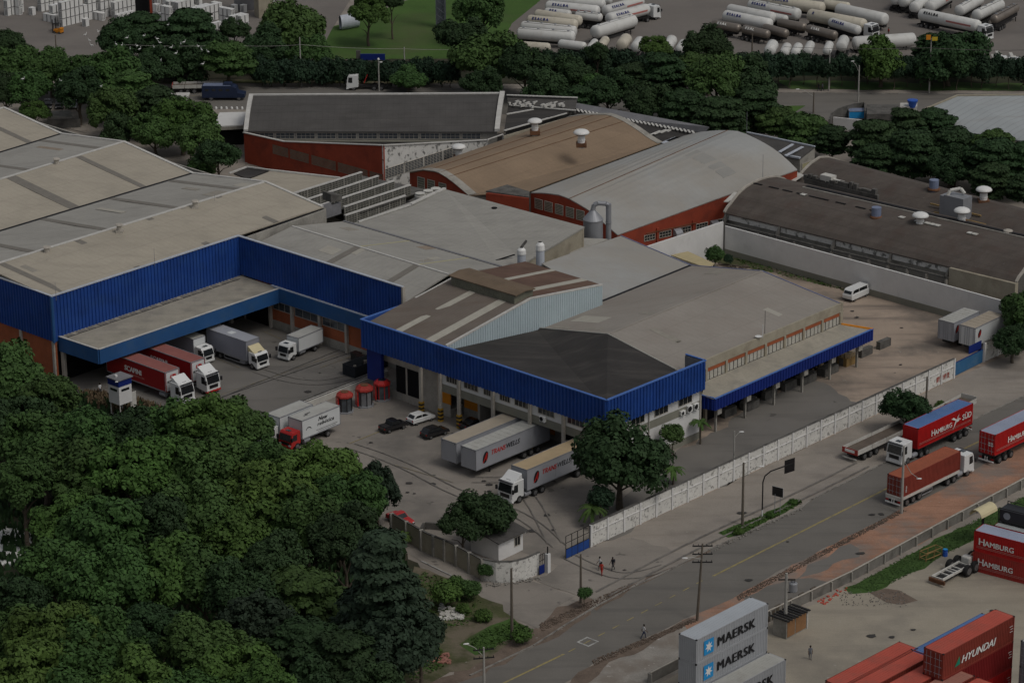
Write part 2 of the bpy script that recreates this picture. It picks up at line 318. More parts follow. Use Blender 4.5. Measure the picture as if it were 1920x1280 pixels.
mat('red_earth', (0.366, 0.206, 0.138), 0.97, 0.2, 0.25, fine=0.35, fscale=5, dirt=((0.215, 0.185, 0.16), 0.16, 0.46, 0.62, 0.85), streak=(UA, (0.17, 0.085, 0.055), 0.6, 7, 0.8), speck=((0.37, 0.33, 0.29), 1.1, 0.72, 0.6), bump=0.6)
mat('brown_dirt', (0.163, 0.125, 0.098), 0.97, 0.25, 0.5, fine=0.4, fscale=5, speck=((0.30, 0.28, 0.25), 1.4, 0.68, 0.7), bump=0.6)
mat('container_ground', (0.345, 0.308, 0.245), 0.95, 0.12, 0.1, fine=0.25, fscale=6, dirt=((0.15, 0.14, 0.125), 0.07, 0.5, 0.68, 0.6), streak=(30, (0.15, 0.135, 0.115), 0.5, 8, 0.3), speck=((0.36, 0.35, 0.32), 0.8, 0.7, 0.5), bump=0.3)
mat('pale_rubble', (0.30, 0.28, 0.25), 0.95, 0.15, 0.4, fine=0.35, fscale=5, dirt=((0.20, 0.17, 0.14), 0.3, 0.45, 0.65, 0.8), speck=((0.5, 0.48, 0.45), 1.2, 0.66, 0.6), bump=0.6)
mat('grass', (0.05, 0.10, 0.022), 0.95, 0.25, 0.25, fine=0.4, fscale=5, dirt=((0.085, 0.078, 0.04), 0.12, 0.52, 0.72, 0.7), bump=0.6)
mat('lawn', (0.058, 0.118, 0.022), 0.95, 0.2, 0.08, fine=0.3, fscale=3, dirt=((0.09, 0.085, 0.045), 0.05, 0.5, 0.7, 0.6), bump=0.4)
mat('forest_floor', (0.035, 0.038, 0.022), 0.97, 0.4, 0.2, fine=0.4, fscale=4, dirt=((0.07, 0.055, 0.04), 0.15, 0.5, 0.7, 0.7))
mat('weedy', (0.075, 0.082, 0.035), 0.97, 0.3, 0.3, fine=0.4, fscale=5, dirt=((0.17, 0.14, 0.105), 0.2, 0.48, 0.6, 0.8), speck=((0.33, 0.31, 0.28), 1.0, 0.72, 0.5), bump=0.6)
mat('far_yard', (0.190, 0.172, 0.155), 0.93, 0.1, 0.05, fine=0.2, fscale=4, dirt=((0.11, 0.10, 0.095), 0.05, 0.5, 0.7, 0.6), streak=(20, (0.12, 0.11, 0.1), 0.35, 6, 0.2))
mat('paint_yellow', (0.34, 0.28, 0.12), 0.8, 0.1, 1, fine=0.3, fscale=5, dirt=((0.13, 0.125, 0.115), 1.5, 0.5, 0.65, 0.6))
mat('paint_white', (0.42, 0.42, 0.40), 0.8, 0.1, 1, fine=0.3, fscale=5, dirt=((0.13, 0.125, 0.115), 1.2, 0.5, 0.65, 0.7))
mat('paint_worn', (0.24, 0.2, 0.12), 0.8, 0.15, 1, fine=0.3, fscale=5, dirt=((0.15, 0.14, 0.125), 1.2, 0.45, 0.6, 0.9))
mat('puddle', (0.10, 0.10, 0.095), 0.35, 0.2, 0.5, spec=0.5)
mat('kerb', (0.26, 0.245, 0.22), 0.95, 0.2, 0.8, fine=0.35, fscale=5, dirt=((0.10, 0.09, 0.08), 0.8, 0.48, 0.65, 0.8))
def rough_edge(pts, jit, step):
    out = []
    for i in range(len(pts)):
        a, b = pts[i], pts[(i + 1) % len(pts)]; k = max(1, int((b - a).length / step)); n = Vector((-(b - a).y, (b - a).x, 0)).normalized()
        for j in range(k):
            p = a.lerp(b, j / k)
            out.append(p + n * jit * 2 * noise.noise(Vector((p.x * 0.35, p.y * 0.35, 3.7))) + n * jit * noise.noise(Vector((p.x * 1.3, p.y * 1.3, 9))))
    return out
def tess(pts, z):
    bm = bmesh.new(); vs = [bm.verts.new((p.x, p.y, z)) for p in pts]; f = bm.faces.new(vs)
    if f.normal.z < 0 or sum(pts[i].x * pts[(i + 1) % len(pts)].y - pts[(i + 1) % len(pts)].x * pts[i].y for i in range(len(pts))) < 0: f.normal_flip()
    bmesh.ops.triangulate(bm, faces=bm.faces[:]); return bm
ZC = [0]
def sheet(name, px, z, m, jit=0.0, step=1.5, kind='structure', label=None):
    ZC[0] += 1; z = 0.002 * ZC[0]
    pts = [G(a, b) for a, b in px]
    if jit: pts = rough_edge(pts, jit, step)
    bm = tess(pts, z); me = bpy.data.meshes.new(name); bm.to_mesh(me); bm.free(); me.materials.append(m)
    o = obj(name, me); o['kind'] = kind
    if label: o['label'] = label
    return o
g = MB(); g.poly([(-3000, -500, 0), (3000, -500, 0), (3000, 6000, 0), (-3000, 6000, 0)]); struct('ground', g, M('verge'))
L1 = 0.004
# forest floor, weeds, container yard, far yards
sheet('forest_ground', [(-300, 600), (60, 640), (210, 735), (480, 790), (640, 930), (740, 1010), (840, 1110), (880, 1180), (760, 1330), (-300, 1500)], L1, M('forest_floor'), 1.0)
sheet('dirt_yard_ground', [(1240, 840), (1420, 650), (1330, 470), (1500, 480), (2100, 600), (1900, 660), (1790, 710), (1110, 1025)], L1, M('dirt_yard'), 0)
sheet('side_apron', [(1110, 1025), (1270, 950), (1480, 850), (1640, 770), (1500, 700), (1330, 820), (1180, 870), (1100, 960)], 2 * L1, M('asphalt_yard'), 0.8)
sheet('truck_yard', [(0, 560), (470, 480), (780, 640), (770, 660), (490, 800), (300, 820), (60, 700)], L1, M('asphalt_yard'))
sheet('concrete_forecourt', [(480, 800), (770, 660), (960, 740), (1320, 800), (1080, 1010), (1060, 1065), (980, 1035), (740, 985), (600, 880)], 2 * L1, M('concrete_yard'))
sheet('grass_strip_inner', [(1360, 470), (1480, 498), (1600, 548), (1520, 530), (1400, 500), (1340, 492)], 2 * L1, M('weedy'), 0.6)
sheet('container_yard_ground', [(1219, 1290), (1443, 1170), (1600, 1098), (1980, 905), (2500, 900), (2500, 1500), (1219, 1500)], L1, M('container_ground'))
sheet('pale_rubble_strip', [(1130, 1245), (1219, 1200), (1280, 1170), (1300, 1240), (1219, 1290), (1100, 1330), (1010, 1330)], 2 * L1, M('pale_rubble'), 0.5)
sheet('red_earth_strip', [(1280, 1163), (1374, 1118), (1500, 1050), (1584, 1006), (1690, 952), (1844, 866), (1980, 795), (1980, 880), (1885, 930), (1775, 990), (1595, 1088), (1440, 1165), (1300, 1235)], 2 * L1, M('red_earth'), 0.25)
sheet('asphalt_patch', [(1395, 1120), (1440, 1098), (1480, 1085), (1520, 1083), (1556, 1092), (1480, 1134), (1440, 1160), (1400, 1150)], 3 * L1, M('asphalt'), 0.4)
sheet('puddle_patch', [(1520, 1060), (1560, 1035), (1600, 1018), (1614, 1028), (1610, 1042), (1575, 1048), (1535, 1075), (1480, 1090)], 3 * L1, M('asphalt_yard'), 0.5)
sheet('grass_verge', [(1588, 1103), (1700, 1042), (1800, 990), (1930, 925), (1980, 900), (1980, 935), (1930, 955), (1800, 1025), (1700, 1080), (1640, 1108), (1600, 1112)], 2 * L1, M('grass'), 0.35)
sheet('mud_patch', [(1632, 1112), (1660, 1105), (1695, 1105), (1712, 1122), (1690, 1133), (1660, 1130)], 3 * L1, M('brown_dirt'), 0.8)
# main road
up = [(845, 1290), (880, 1268), (1000, 1211.6), (1055, 1176), (1117, 1138), (1191, 1099), (1251, 1072), (1328, 1032), (1396, 1002), (1500, 954.6), (1521, 938), (1656, 870), (1760, 818), (1920, 744), (2050, 683)]
lo = [(2050, 770), (1920, 832), (1844, 869.6), (1775, 914), (1689, 954.6), (1584, 1009), (1502, 1050), (1375, 1121), (1290, 1157), (1213, 1195), (1123, 1236), (1060, 1280), (960, 1335), (740, 1335)]
sheet('road', up + lo, 2 * L1, M('asphalt'), 0.18, 2.0)
sheet('dirt_shoulder', [(700, 1310), (845, 1262), (960, 1195), (1010, 1178), (1040, 1140), (1100, 1118), (1125, 1128), (1060, 1180), (1003, 1214), (880, 1272), (845, 1295)], 3 * L1, M('brown_dirt'), 0.7)
sheet('dirt_shoulder_far', [(1110, 1140), (1125, 1128), (1200, 1088), (1260, 1062), (1330, 1028), (1332, 1034), (1260, 1069), (1190, 1101), (1120, 1144)], 3 * L1, M('brown_dirt'), 0.25)
sheet('dirt_shoulder_right', [(1060, 1285), (1123, 1239), (1213, 1197), (1293, 1158), (1300, 1165), (1280, 1176), (1219, 1207), (1130, 1252), (1080, 1300)], 3 * L1, M('brown_dirt'), 0.35)
sheet('gate_apron', [(1035, 1068), (1108, 1026), (1180, 1010), (1290, 1040), (1120, 1128), (1080, 1120), (1000, 1085)], 2 * L1, M('concrete_yard'), 0.5)
sheet('side_street', [(700, 985), (771, 1016), (848, 1051), (905, 1085), (1000, 1090), (1080, 1118), (1040, 1140), (1010, 1178), (958, 1157), (908, 1130), (870, 1095), (845, 1078), (792, 1053), (700, 1005)], 3 * L1, M('concrete_yard'), 0.15)
sheet('weed_ground', [(780, 1060), (850, 1085), (935, 1135), (1000, 1185), (960, 1203), (850, 1262), (700, 1330), (640, 1330), (760, 1150)], 3 * L1, M('weedy'), 0.6)
sheet('grass_patch', [(870, 1210), (900, 1180), (960, 1158), (990, 1175), (985, 1192), (930, 1205), (900, 1225)], 4 * L1, M('grass'), 0.7)
sheet('grass_patch', [(1350, 1000), (1380, 988), (1440, 960), (1480, 940), (1505, 935), (1500, 945), (1440, 975), (1400, 997), (1365, 1008)], 3 * L1, M('grass'), 0.4)
def strip(name, px, w, m, z=3 * L1, dash=None):
    ZC[0] += 1; z = 0.002 * ZC[0]; P = [G(a, b) for a, b in px]; mb = MB()
    for a, b in zip(P[:-1], P[1:]):
        d = (b - a).normalized(); n = Vector((-d.y, d.x, 0)) * w / 2; Lh = (b - a).length; s = 0.0
        while s < Lh:
            e = min(Lh, s + (dash[0] if dash else Lh)); p, q = a + d * s, a + d * e
            mb.poly([(p - n).to_tuple()[:2] + (z,), (q - n).to_tuple()[:2] + (z,), (q + n).to_tuple()[:2] + (z,), (p + n).to_tuple()[:2] + (z,)])
            s += sum(dash) if dash else Lh + 1
    o = mb.build(name, m); o['kind'] = 'structure'; return o
for o_ in (-1.6, 1.6):
    strip('centre_line', [(943 + o_, 1281), (1057 + o_, 1226)], 0.13, M('paint_yellow'))
    strip('centre_line', [(1337 + o_, 1080), (1500 + o_, 998), (1661 + o_, 917), (1790 + o_, 850), (2000 + o_, 748)], 0.13, M('paint_yellow'))
strip('centre_line_dashed', [(1066, 1222), (1327, 1083)], 0.14, M('paint_yellow'), dash=(1.25, 1.35))
mbx = MB(); Pb = G(1102, 1203); fr = (Pb, UD, VD)
for a in ((-.9, .9, -.9, -.7), (-.9, .9, .7, .9), (-.9, -.7, -.7, .7), (.7, .9, -.7, .7)): mbx.fbox(fr, *a, 0.0, 0.002 * ZC[0] + .003)
struct('road_marking', mbx, M('paint_white'))
strip('bay_line', [(415, 745), (655, 662)], 0.12, M('gutter_dark'), z=2 * L1)
strip('bay_line', [(415, 740), (655, 657)], 0.10, M('paint_worn'), z=2 * L1)
strip('yard_joint', [(310, 790), (460, 727), (640, 655)], 0.10, M('gutter_dark'), z=2 * L1)
for a in ([(400, 670), (450, 690)], [(500, 622), (528, 614)], [(490, 620), (560, 650)], [(600, 690), (660, 668)]): strip('bay_line', a, 0.12, M('paint_worn'), z=2 * L1)
strip('bay_line', [(655, 832), (715, 808)], 0.12, M('paint_yellow'), z=3 * L1)
strip('bay_line', [(735, 870), (850, 905)], 0.12, M('paint_worn'), z=3 * L1)
# kerb along the upper road edge
kb = MB(); P = [G(a, b - 1) for a, b in up[1:]]
for a, b in zip(P[:-1], P[1:]):
    d = (b - a); kb.obox((a + b) / 2, d, d.length * 0.985, 0.22, 0, 0.13)
struct('kerb', kb, M('kerb'))
# far road, lawn, yards
sheet('far_road', [(-200, 168), (330, 160), (960, 166), (1480, 172), (2100, 176), (2100, 203), (1480, 196), (960, 215), (330, 210), (-200, 215)], 2 * L1, M('asphalt'))
strip('road_edge_line', [(330, 180), (470, 181)], 0.2, M('paint_worn')); strip('road_edge_line', [(1475, 198), (1600, 199)], 0.3, M('paint_white'))
sheet('far_pavement', [(200, 158), (900, 158), (1480, 168), (2100, 174), (2100, 178), (1480, 174), (960, 167), (330, 163), (200, 163)], 3 * L1, M('verge'))
kb = MB()
for a, b in ((G(240, 164), G(960, 168)), (G(960, 168), G(1480, 175)), (G(1480, 175), G(2050, 179))): kb.obox((a + b) / 2, b - a, (b - a).length * .99, 0.25, 0, 0.14)
struct('far_kerb', kb, M('kerb'))
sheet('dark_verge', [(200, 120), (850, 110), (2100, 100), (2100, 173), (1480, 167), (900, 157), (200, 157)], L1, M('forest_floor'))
sheet('verge_grass', [(1460, 152), (2100, 160), (2100, 173), (1480, 168)], 2 * L1, M('grass'), 0.5)
sheet('verge_grass', [(240, 150), (640, 150), (840, 152), (900, 157), (200, 158)], 2 * L1, M('weedy'), 0.4)
sheet('lawn', [(595, 60), (655, 40), (770, 0), (800, -30), (1100, -60), (1010, 5), (960, 45), (930, 112), (600, 112)], 3 * L1, M('lawn'), 0.3)
sheet('far_yard_ground', [(-400, -200), (780, -200), (620, 60), (600, 100), (100, 112), (-400, 100)], 2 * L1, M('far_yard'))
sheet('tanker_yard_ground', [(1100, -100), (2200, -100), (2200, 140), (930, 112), (960, 45), (1010, 5)], 2 * L1, M('far_yard'))
sheet('junction_ground', [(1440, 196), (1800, 196), (1640, 262), (1400, 262)], 3 * L1, M('asphalt_yard'))
sheet('traffic_island', [(1470, 200), (1512, 199), (1490, 212), (1462, 212)], 4 * L1, M('lawn'), 0.2)
sheet('car_park', [(0, 195), (180, 195), (160, 250), (60, 225), (0, 225)], 2 * L1, M('verge'))
sheet('depot_apron', [(300, 200), (470, 208), (470, 300), (420, 360), (300, 300)], 3 * L1, M('verge'), 0.3)
for i in range(10):
    b = MB(); b.lathe([(0.22, 0), (0.22, 0.3), (0.16, 0.5), (0.02, 0.55)], n=8)
    x = 366 + i * 9.8; tag(b.build('bollard', M('white_paint'), loc=G(x, 205.5)), ['first', 'second', 'third', 'fourth', 'fifth', 'sixth', 'seventh', 'eighth', 'ninth', 'tenth'][i] + ' white bollard from the left in the row beside the far road', 'bollard', 'row of white bollards')
# ================================================================ buildings
mat('hazard', (0.42, 0.25, 0.03), .8, .1, 1, fine=.2)
def lerp3(a, b, t): return a + (b - a) * t
def face_strip(mb, a, b, c, d, t0, t1, lift=0.03, m=0):
    """band across a roof face: a-b is one long edge, d-c the other"""
    q = [lerp3(a, b, t0), lerp3(a, b, t1), lerp3(d, c, t1), lerp3(d, c, t0)]; up = Vector((0, 0, lift)); dn = Vector((0, 0, -0.02))
    n = (q[1] - q[0]).cross(q[3] - q[0])
    if n.z < 0: q = q[::-1]
    mb.add([p + dn for p in q] + [p + up for p in q], [(4, 5, 6, 7), (0, 1, 5, 4), (1, 2, 6, 5), (2, 3, 7, 6), (3, 0, 4, 7)], m)
def line_box(mb, a, b, w, h, m=0, lift=0.0):
    d = (b - a); n = Vector((-d.y, d.x, 0)).normalized() * w / 2; z = Vector((0, 0, lift)); hz = Vector((0, 0, h))
    v = [a - n + z, b - n + z, b + n + z, a + n + z]; mb.add(v + [p + hz for p in v], [(3, 2, 1, 0), (4, 5, 6, 7), (0, 1, 5, 4), (1, 2, 6, 5), (2, 3, 7, 6), (3, 0, 4, 7)], m)
def tpar(a, b, px):      # parameter along a-b of the point seen at column px
    lo, hi = -1.0, 2.0
    f = lambda t: projx(lerp3(a, b, t)) - px
    for _ in range(40):
        mid = (lo + hi) / 2
        if f(mid) < 0: lo = mid
        else: hi = mid
    return lo
def projx(P):
    X, Y, Z = P[0], P[1], P[2] - CAMH; d = Y * math.cos(PITCH) - Z * math.sin(PITCH); u = Y * math.sin(PITCH) + Z * math.cos(PITCH)
    return 960 + FPX * X / d * _c - FPX * u / d * _s
def windows(site, fr, specs, name='window', m=None, fm=None, out=0.0, bars=0, hbars=0):
    for (a0, a1, z0, z1) in specs:
        f = MB(); t = 0.09
        f.fbox(fr, a0 - t, a1 + t, out - 0.05, out + 0.05, z0 - t, z0); f.fbox(fr, a0 - t, a1 + t, out - 0.05, out + 0.05, z1, z1 + t)
        f.fbox(fr, a0 - t, a0, out - 0.05, out + 0.05, z0, z1); f.fbox(fr, a1, a1 + t, out - 0.05, out + 0.05, z0, z1)
        for i in range(bars): x = a0 + (a1 - a0) * (i + 1) / (bars + 1); f.fbox(fr, x - .03, x + .03, out, out + 0.04, z0, z1)
        for i in range(hbars): x = z0 + (z1 - z0) * (i + 1) / (hbars + 1); f.fbox(fr, a0, a1, out, out + 0.035, x - .03, x + .03)
        fo = site.part(name, f, fm or M('column'))
        p = MB(); p.fbox(fr, a0, a1, out - 0.04, out + 0.015, z0, z1); site.part('pane', p, m or M('glass_dark'), parent=fo)
# ---------------------------------------------------------------- left warehouse
A = G(96.5, 557, 12.7); B = G(448, 443, 12.7)
S = Site('warehouse', 'large warehouse with beige gable roofs and ribbed blue wall behind the lorry canopy', 'warehouse', A)
dv = Vector((math.cos(R(137)), math.sin(R(137)), 0))
E_ = G(605, 388, 12.7); R1 = G(497, 341, 14.3); V1 = G(361, 325, 12.6); R2 = G(232, 266, 14.3); V2 = G(115, 251, 12.6); R3 = G(7, 202, 14.3); V3 = G(-90, 180, 12.6)
up_ = lambda p, z: Vector((p.x, p.y, z))
R0 = PLN(-80, 520, A, 137); R0 = up_(A + dv * 14.5, 13.8); V0 = up_(A + dv * 29, 12.6); R0b = up_(A + dv * 44, 14.3); V0b = up_(A + dv * 59, 12.6); R0c = up_(A + dv * 74, 14.3); V0c = up_(A + dv * 89, 12.6)
names = [(A, E_, R1, R0), (R0, R1, V1, V0), (V0, V1, R2, R0b), (R0b, R2, V2, V0b), (V0b, V2, R3, R0c), (R0c, R3, V3, V0c)]
A2 = A + Vector((0.3, 0.2, 0)); rb = MB(); rb.slab(names[::2], 0.2); roof = S.part('roof', rb, M('roof_beige'))
rb = MB(); rb.slab(names[1::2], 0.2); S.part('roof_slope', rb, M('roof_grey'))
rc = MB()
for a, b in ((R0, R1), (R0b, R2), (R0c, R3)): line_box(rc, a, b, 0.55, 0.10, 0, 0.0)
for a, b in ((E_, R1), (R1, V1), (V1, R2), (R2, V2), (V2, R3)): line_box(rc, a, b, 0.5, 0.14)
S.part('ridge_cap', rc, M('ridge_white'))
gu = MB()
for a, b in ((V0, V1), (V0b, V2)): line_box(gu, a, b, 0.55, 0.05, 0, 0.01)
S.part('valley_gutter', gu, M('gutter_dark'))
for (face, xs, side) in ((names[0], [0, 142, 276, 407], 'top'), (names[1], [0, 66, 202, 336, 451], 'bot'), (names[2], [22, 145, 250 - 235], 'top'), (names[3], [57, 191], 'bot'), (names[4], [-50, 0], 'top')):
    a, b, c, d = face
    for x in xs:
        t = tpar(d, c, x) if side == 'top' else tpar(a, b, x)
        if not -0.02 < t < 0.97: continue
        k = MB(); wd = 0.55 / (b - a).length
        # strips follow the fall of the slope
        n_ = (d - a) - (b - a) * ((d - a).dot((b - a).normalized()) / (b - a).length)
        sh = -((d - a).dot((b - a).normalized()) / (b - a).length) if 0 else 0
        face_strip(k, a, b, c, d, max(0, t - wd), t + wd); S.part('skylight', k, M('skylight'))
for x, y in ((88, 470), (224, 428), (366, 384), (106, 304)):
    p = G(x, y, 14.5 if x > 90 else 14.0); k = MB(); k.cyl(p - Vector((0, 0, 0.5)), p + Vector((0, 0, 0.45)), 0.42, 0.42, 10); k.cyl(p + Vector((0, 0, 0.5)), p + Vector((0, 0, 0.66)), 0.62, 0.5, 10)
    k.box(p.x - .5, p.x + .5, p.y - .5, p.y + .5, p.z - .7, p.z - .25); S.part('roof_vent', k, M('column'))
wb = MB(); fA = frame(A, B)
wb.corr(A, B, 6.15, 12.78, pitch=0.62, depth=0.13); wb.corr(A + dv * 30, A, 6.15, 13.2, 12.78, pitch=0.62, depth=0.13)
wb.wall(A, B, 6.15, 12.72, th=0.25, off=-0.02); wb.wall(A + dv * 30, A, 6.15, 13.1, 12.7, th=0.25, off=-0.02)
S.part('blue_cladding', wb, M('blue_sheet'))
k = MB(); k.fbox(fA, -0.15, (B - A).length, -0.2, 0.2, 12.78, 12.92); fl = frame(A + dv * 30, A); k.wall(A + dv * 30, A, 12.9, 13.36, 12.92, th=0.4, off=0.2); S.part('coping', k, M('trim_pale'))
k = MB(); cc = A + (fA[2] - (B - A).normalized()) * 0.08; k.cyl((cc.x, cc.y, 6.1), (cc.x, cc.y, 12.78), 0.24, 0.24, 8); S.part('corner_trim', k, M('blue_fascia'))
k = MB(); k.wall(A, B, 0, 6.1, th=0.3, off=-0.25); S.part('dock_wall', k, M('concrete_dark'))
k = MB(); k.wall(A + dv * 60, A, 0, 6.1, th=0.3, off=-0.1); S.part('brick_wall', k, M('brick'))
k = MB(); fl = frame(A + dv * 60, A)
for i in range(9):
    a = 60 - 0.25 - i * 7.2; q = MB(); q.fbox(fl, a - .22, a + .22, -0.1, 0.16, 0, 6.12); S.part('column', q, M('column'))
k = MB(); k.wall(V3, E_, 0, 12.3, th=0.3, off=-0.4); k.wall(E_, B, 0, 12.4, th=0.3, off=-0.3)
for a, b, c in ((E_, R1, V1), (V1, R2, V2), (V2, R3, V3)):
    k.prism([(a.x, a.y), (b.x, b.y), (c.x, c.y), (b.x + .1, b.y + .3)], 12.0, [12.4, 14.05, 12.4, 14.05])
k.wall(V0c, V3, 0, 12.4, th=.3); S.part('rear_wall', k, M('concrete'))
for x, y in ((403, 378), (290, 480), (105, 545)):
    p = G(x, y + 12, 13); k = MB(); k.cyl((p.x, p.y, 12.5), (p.x, p.y, 15.2), 0.035, 0.02, 5); S.part('lightning_rod', k, M('metal_grey'))
# interior: dark loading hall behind the columns
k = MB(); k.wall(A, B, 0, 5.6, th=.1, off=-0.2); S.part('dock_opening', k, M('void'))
# ---------------------------------------------------------------- lorry canopy
c0 = G(104, 637, 6.7); c1 = G(185, 655, 6.7); c2 = G(525, 540, 6.7); c3 = G(446, 513, 6.7); c4 = G(678, 590, 6.7)
S = Site('loading_canopy', 'flat concrete canopy with smooth blue fascia over the parked lorries', 'canopy', c1)
ci = frame(A, B); B0 = up_(B, 6.7); A0 = up_(A, 6.7)
C0 = A0 + ci[1] * 0.9
cb = MB(); cb.slab([[C0, c1, c2, B0 - ci[1] * 0.1]], 0.35); S.part('roof_slab', cb, M('concrete_roof'))
k = MB(); nrm = frame(c1, c2)
k.wall(C0, c1, 4.6, 6.72, th=0.2, off=0.2); k.wall(c1, c2, 4.6, 6.72, th=0.2, off=0.2)
S.part('fascia', k, M('blue_fascia'))
k = MB(); k.wall(C0, c1, 6.72, 6.80, th=0.3, off=0.22); k.wall(c1, c2, 6.72, 6.80, th=0.3, off=0.22); S.part('coping', k, M('ridge_white'))
k = MB(); fr = frame(A, B)
for i in range(17):
    a = 1.6 + i * 1.95; q = MB(); q.fbox(fr, a, a + (1.5 if i % 2 else 1.1), 0.35, 1.15, 6.7, 6.76); S.part('skylight', q, M('skylight'))
k = MB(); k.fbox(fr, 1.2, 34, 1.2, 1.26, 6.7, 6.76); S.part('roof_seam', k, M('gutter_dark'))
k = MB(); kk = frame(C0, c1); k.fbox(kk, 0.2, 0.75, -0.35, 0.1, 0, 4.6); S.part('column', k, M('column'))
for i in range(4):
    q = MB(); q.fbox(fr, 1.0 + i * 10.5, 1.5 + i * 10.5, 0.02, .5, 0, 6.3); S.part('column', q, M('column'))
# ---------------------------------------------------------------- middle warehouse with brick and blue front
C = G(753.5, 538, 12.7)
S = Site('warehouse', 'middle warehouse with pale ridge roof behind the blue wall between canopy and office', 'warehouse', C)
fM = frame(B, C); inn = -fM[2]
eR = up_(C, 10.2) + inn * 0.1; farR = G(939, 500, 10.3); rR = PLN(843, 517, C + inn * 12, UA); rR = G(841, 514, 12.0)
eL = up_(B, 10.4) + inn * .1; rL = G(548, 424, 12.2); farL = G(644, 415, 10.6); kL = G(488, 447, 11.2)
rb = MB(); rb.slab([(eL, eR, rR, rL), (rL, rR, farR, farL)], 0.2); S.part('roof', rb, M('roof_grey'))
k = MB(); line_box(k, rL, rR, 0.35, 0.07); S.part('ridge_cap', k, M('ridge_white'))
k = MB(); line_box(k, farL, farR, 0.4, 0.12, 0, 0.02); S.part('gutter', k, M('cladding_grey'))
for xt in (671, 781):
    t = tpar(rL, rR, xt); k = MB(); face_strip(k, eL, eR, rR, rL, t - .012, t + .025); S.part('skylight', k, M('skylight'))
    k = MB(); face_strip(k, rL, rR, farR, farL, t, t + 0.01); S.part('skylight', k, M('skylight_yellow'))
for x, y in ((593.5, 440), (692, 467), (794, 501)):
    p = G(x, y, 11.9); k = MB(); k.cyl((p.x, p.y, 11.8), (p.x, p.y, 14.0), 0.035, 0.02, 5); k.box(p.x - .2, p.x + .2, p.y - .2, p.y + .2, 11.7, 12.15); S.part('lightning_rod', k, M('ridge_white'))
k = MB(); k.corr(B, C, 6.9, 12.7, pitch=0.62, depth=0.13); k.wall(B, C, 6.9, 12.66, th=.22, off=-0.02); S.part('blue_cladding', k, M('blue_sheet'))
k = MB(); k.fbox(fM, -0.1, (C - B).length + .15, -0.25, 0.2, 12.7, 12.82); k.fbox(fM, 7.0, (C - B).length - 3, 0.1, 0.45, 6.78, 6.9); S.part('coping', k, M('trim_pale'))
k = MB(); Lm = (C - B).length; k.fbox(fM, Lm, Lm + .3, -0.35, 0.15, 6.0, 12.7); S.part('end_column', k, M('column'))
# lower front: blue fascia, brick panels, strip windows, columns
k = MB(); k.fbox(fM, 7.6, Lm + 1, -0.1, 0.5, 4.7, 6.78); S.part('fascia', k, M('blue_fascia'))
k = MB(); k.fbox(fM, 3, Lm + 2, -0.55, -0.3, 0, 1.3); S.part('plinth', k, M('concrete'))
k = MB(); k.fbox(fM, 3, Lm + 2, -0.6, -0.32, 1.3, 6.9); S.part('brick_wall', k, M('brick'))
k = MB(); k.fbox(fM, 3, Lm + 2, -0.3, -0.22, 4.4, 4.7); S.part('beam', k, M('column'))
cols = []
for x in (506, 547, 599, 649):
    P0 = B + fM[2] * -0.1; t = tpar(up_(B, 2.5), up_(C, 2.5), x); cols.append(t * Lm)
for a in cols:
    q = MB(); q.fbox(fM, a - .2, a + .2, -0.35, 0.12, 0, 4.7); S.part('column', q, M('column'))
for a, b in zip(cols[:-1], cols[1:]): windows(S, fM, [(a + .5, b - .5, 3.1, 4.25)], m=M('glass_mid'), out=-0.28, bars=2)
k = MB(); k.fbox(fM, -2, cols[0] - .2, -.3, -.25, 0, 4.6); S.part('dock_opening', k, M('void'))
k = MB(); k.wall(farR, farL, 0, 10.2, th=.3, off=-.2); k.wall(up_(C, 0), farR, 0, 9.9, th=.3, off=-.3); k.wall(farL, kL, 0, 10.3, th=.3, off=-.3)
S.part('rear_wall', k, M('concrete'))
k = MB(); p0, p1, p2 = G(489, 449, 10.4), G(517, 440, 10.6), G(622, 402, 10.6)
k.wall(p0, G(622, 404, 10.4), 10.2, 12.5, th=.2); k.wall(G(622, 404, 10.4), G(640, 398, 10.4), 10.2, 12.0, th=.5); S.part('grey_parapet', k, M('cladding_grey'))
k = MB(); q0 = G(620, 404, 10.4); q1 = G(641, 399, 10.4); k.wall(q0, q1, 12.5, 13.8, 13.2, th=2.2, off=0.2); S.part('parapet_hood', k, M('concrete_dark'))
# ---------------------------------------------------------------- big grey roof
S = Site('factory_hall', 'low factory hall with a plain grey roof in front of the brown vault', 'factory', G(900, 430, 10))
a, b, c, d = G(834, 354.6, 10.2), G(1096, 425, 10.2), G(985, 492, 8.6), G(658, 420, 9.9)
c2_, d2 = G(945, 504, 9.3), G(650, 417, 9.9)
rb = MB(); rb.slab([(a, b, c, c2_), (a, c2_, d)], 0.25); S.part('roof', rb, M('roof_silver') if 0 else M('roof_grey'))
k = MB(); line_box(k, G(770, 384, 10.2), a, 0.5, .25); line_box(k, G(672, 417, 9.95), G(770, 385, 10.15), 0.35, .2); S.part('coping', k, M('ridge_white'))
k = MB(); k.wall(c, b, 0, 8.35, 9.95, th=.3, off=-0.1); k.wall(b, a, 0, 9.9, th=.3, off=-.2); k.wall(a, d, 0, 9.6, th=.3, off=-.2); S.part('wall', k, M('beige_wall'))
k = MB(); p = G(927, 390.5, 10.0); k.lathe([(.45, -.1), (.45, .12), (.3, .14)], (p.x, p.y, p.z), 10); S.part('roof_hatch', k, M('void'))
for u_ in ((893, 486, 955, 479), (950, 493, 968, 486)):
    k = MB(); p, q = G(u_[0] + 37, u_[1] + 3, 9.3), G(u_[2] + 10, u_[3] - 1, 9.4); line_box(k, p, q, .25, .12); S.part('roof_slit', k, M('void'))
k = MB(); line_box(k, G(977, 473, 9.8), G(987, 461, 10.6), .35, .3, lift=.6); S.part('exhaust_pipe', k, M('concrete_dark'))
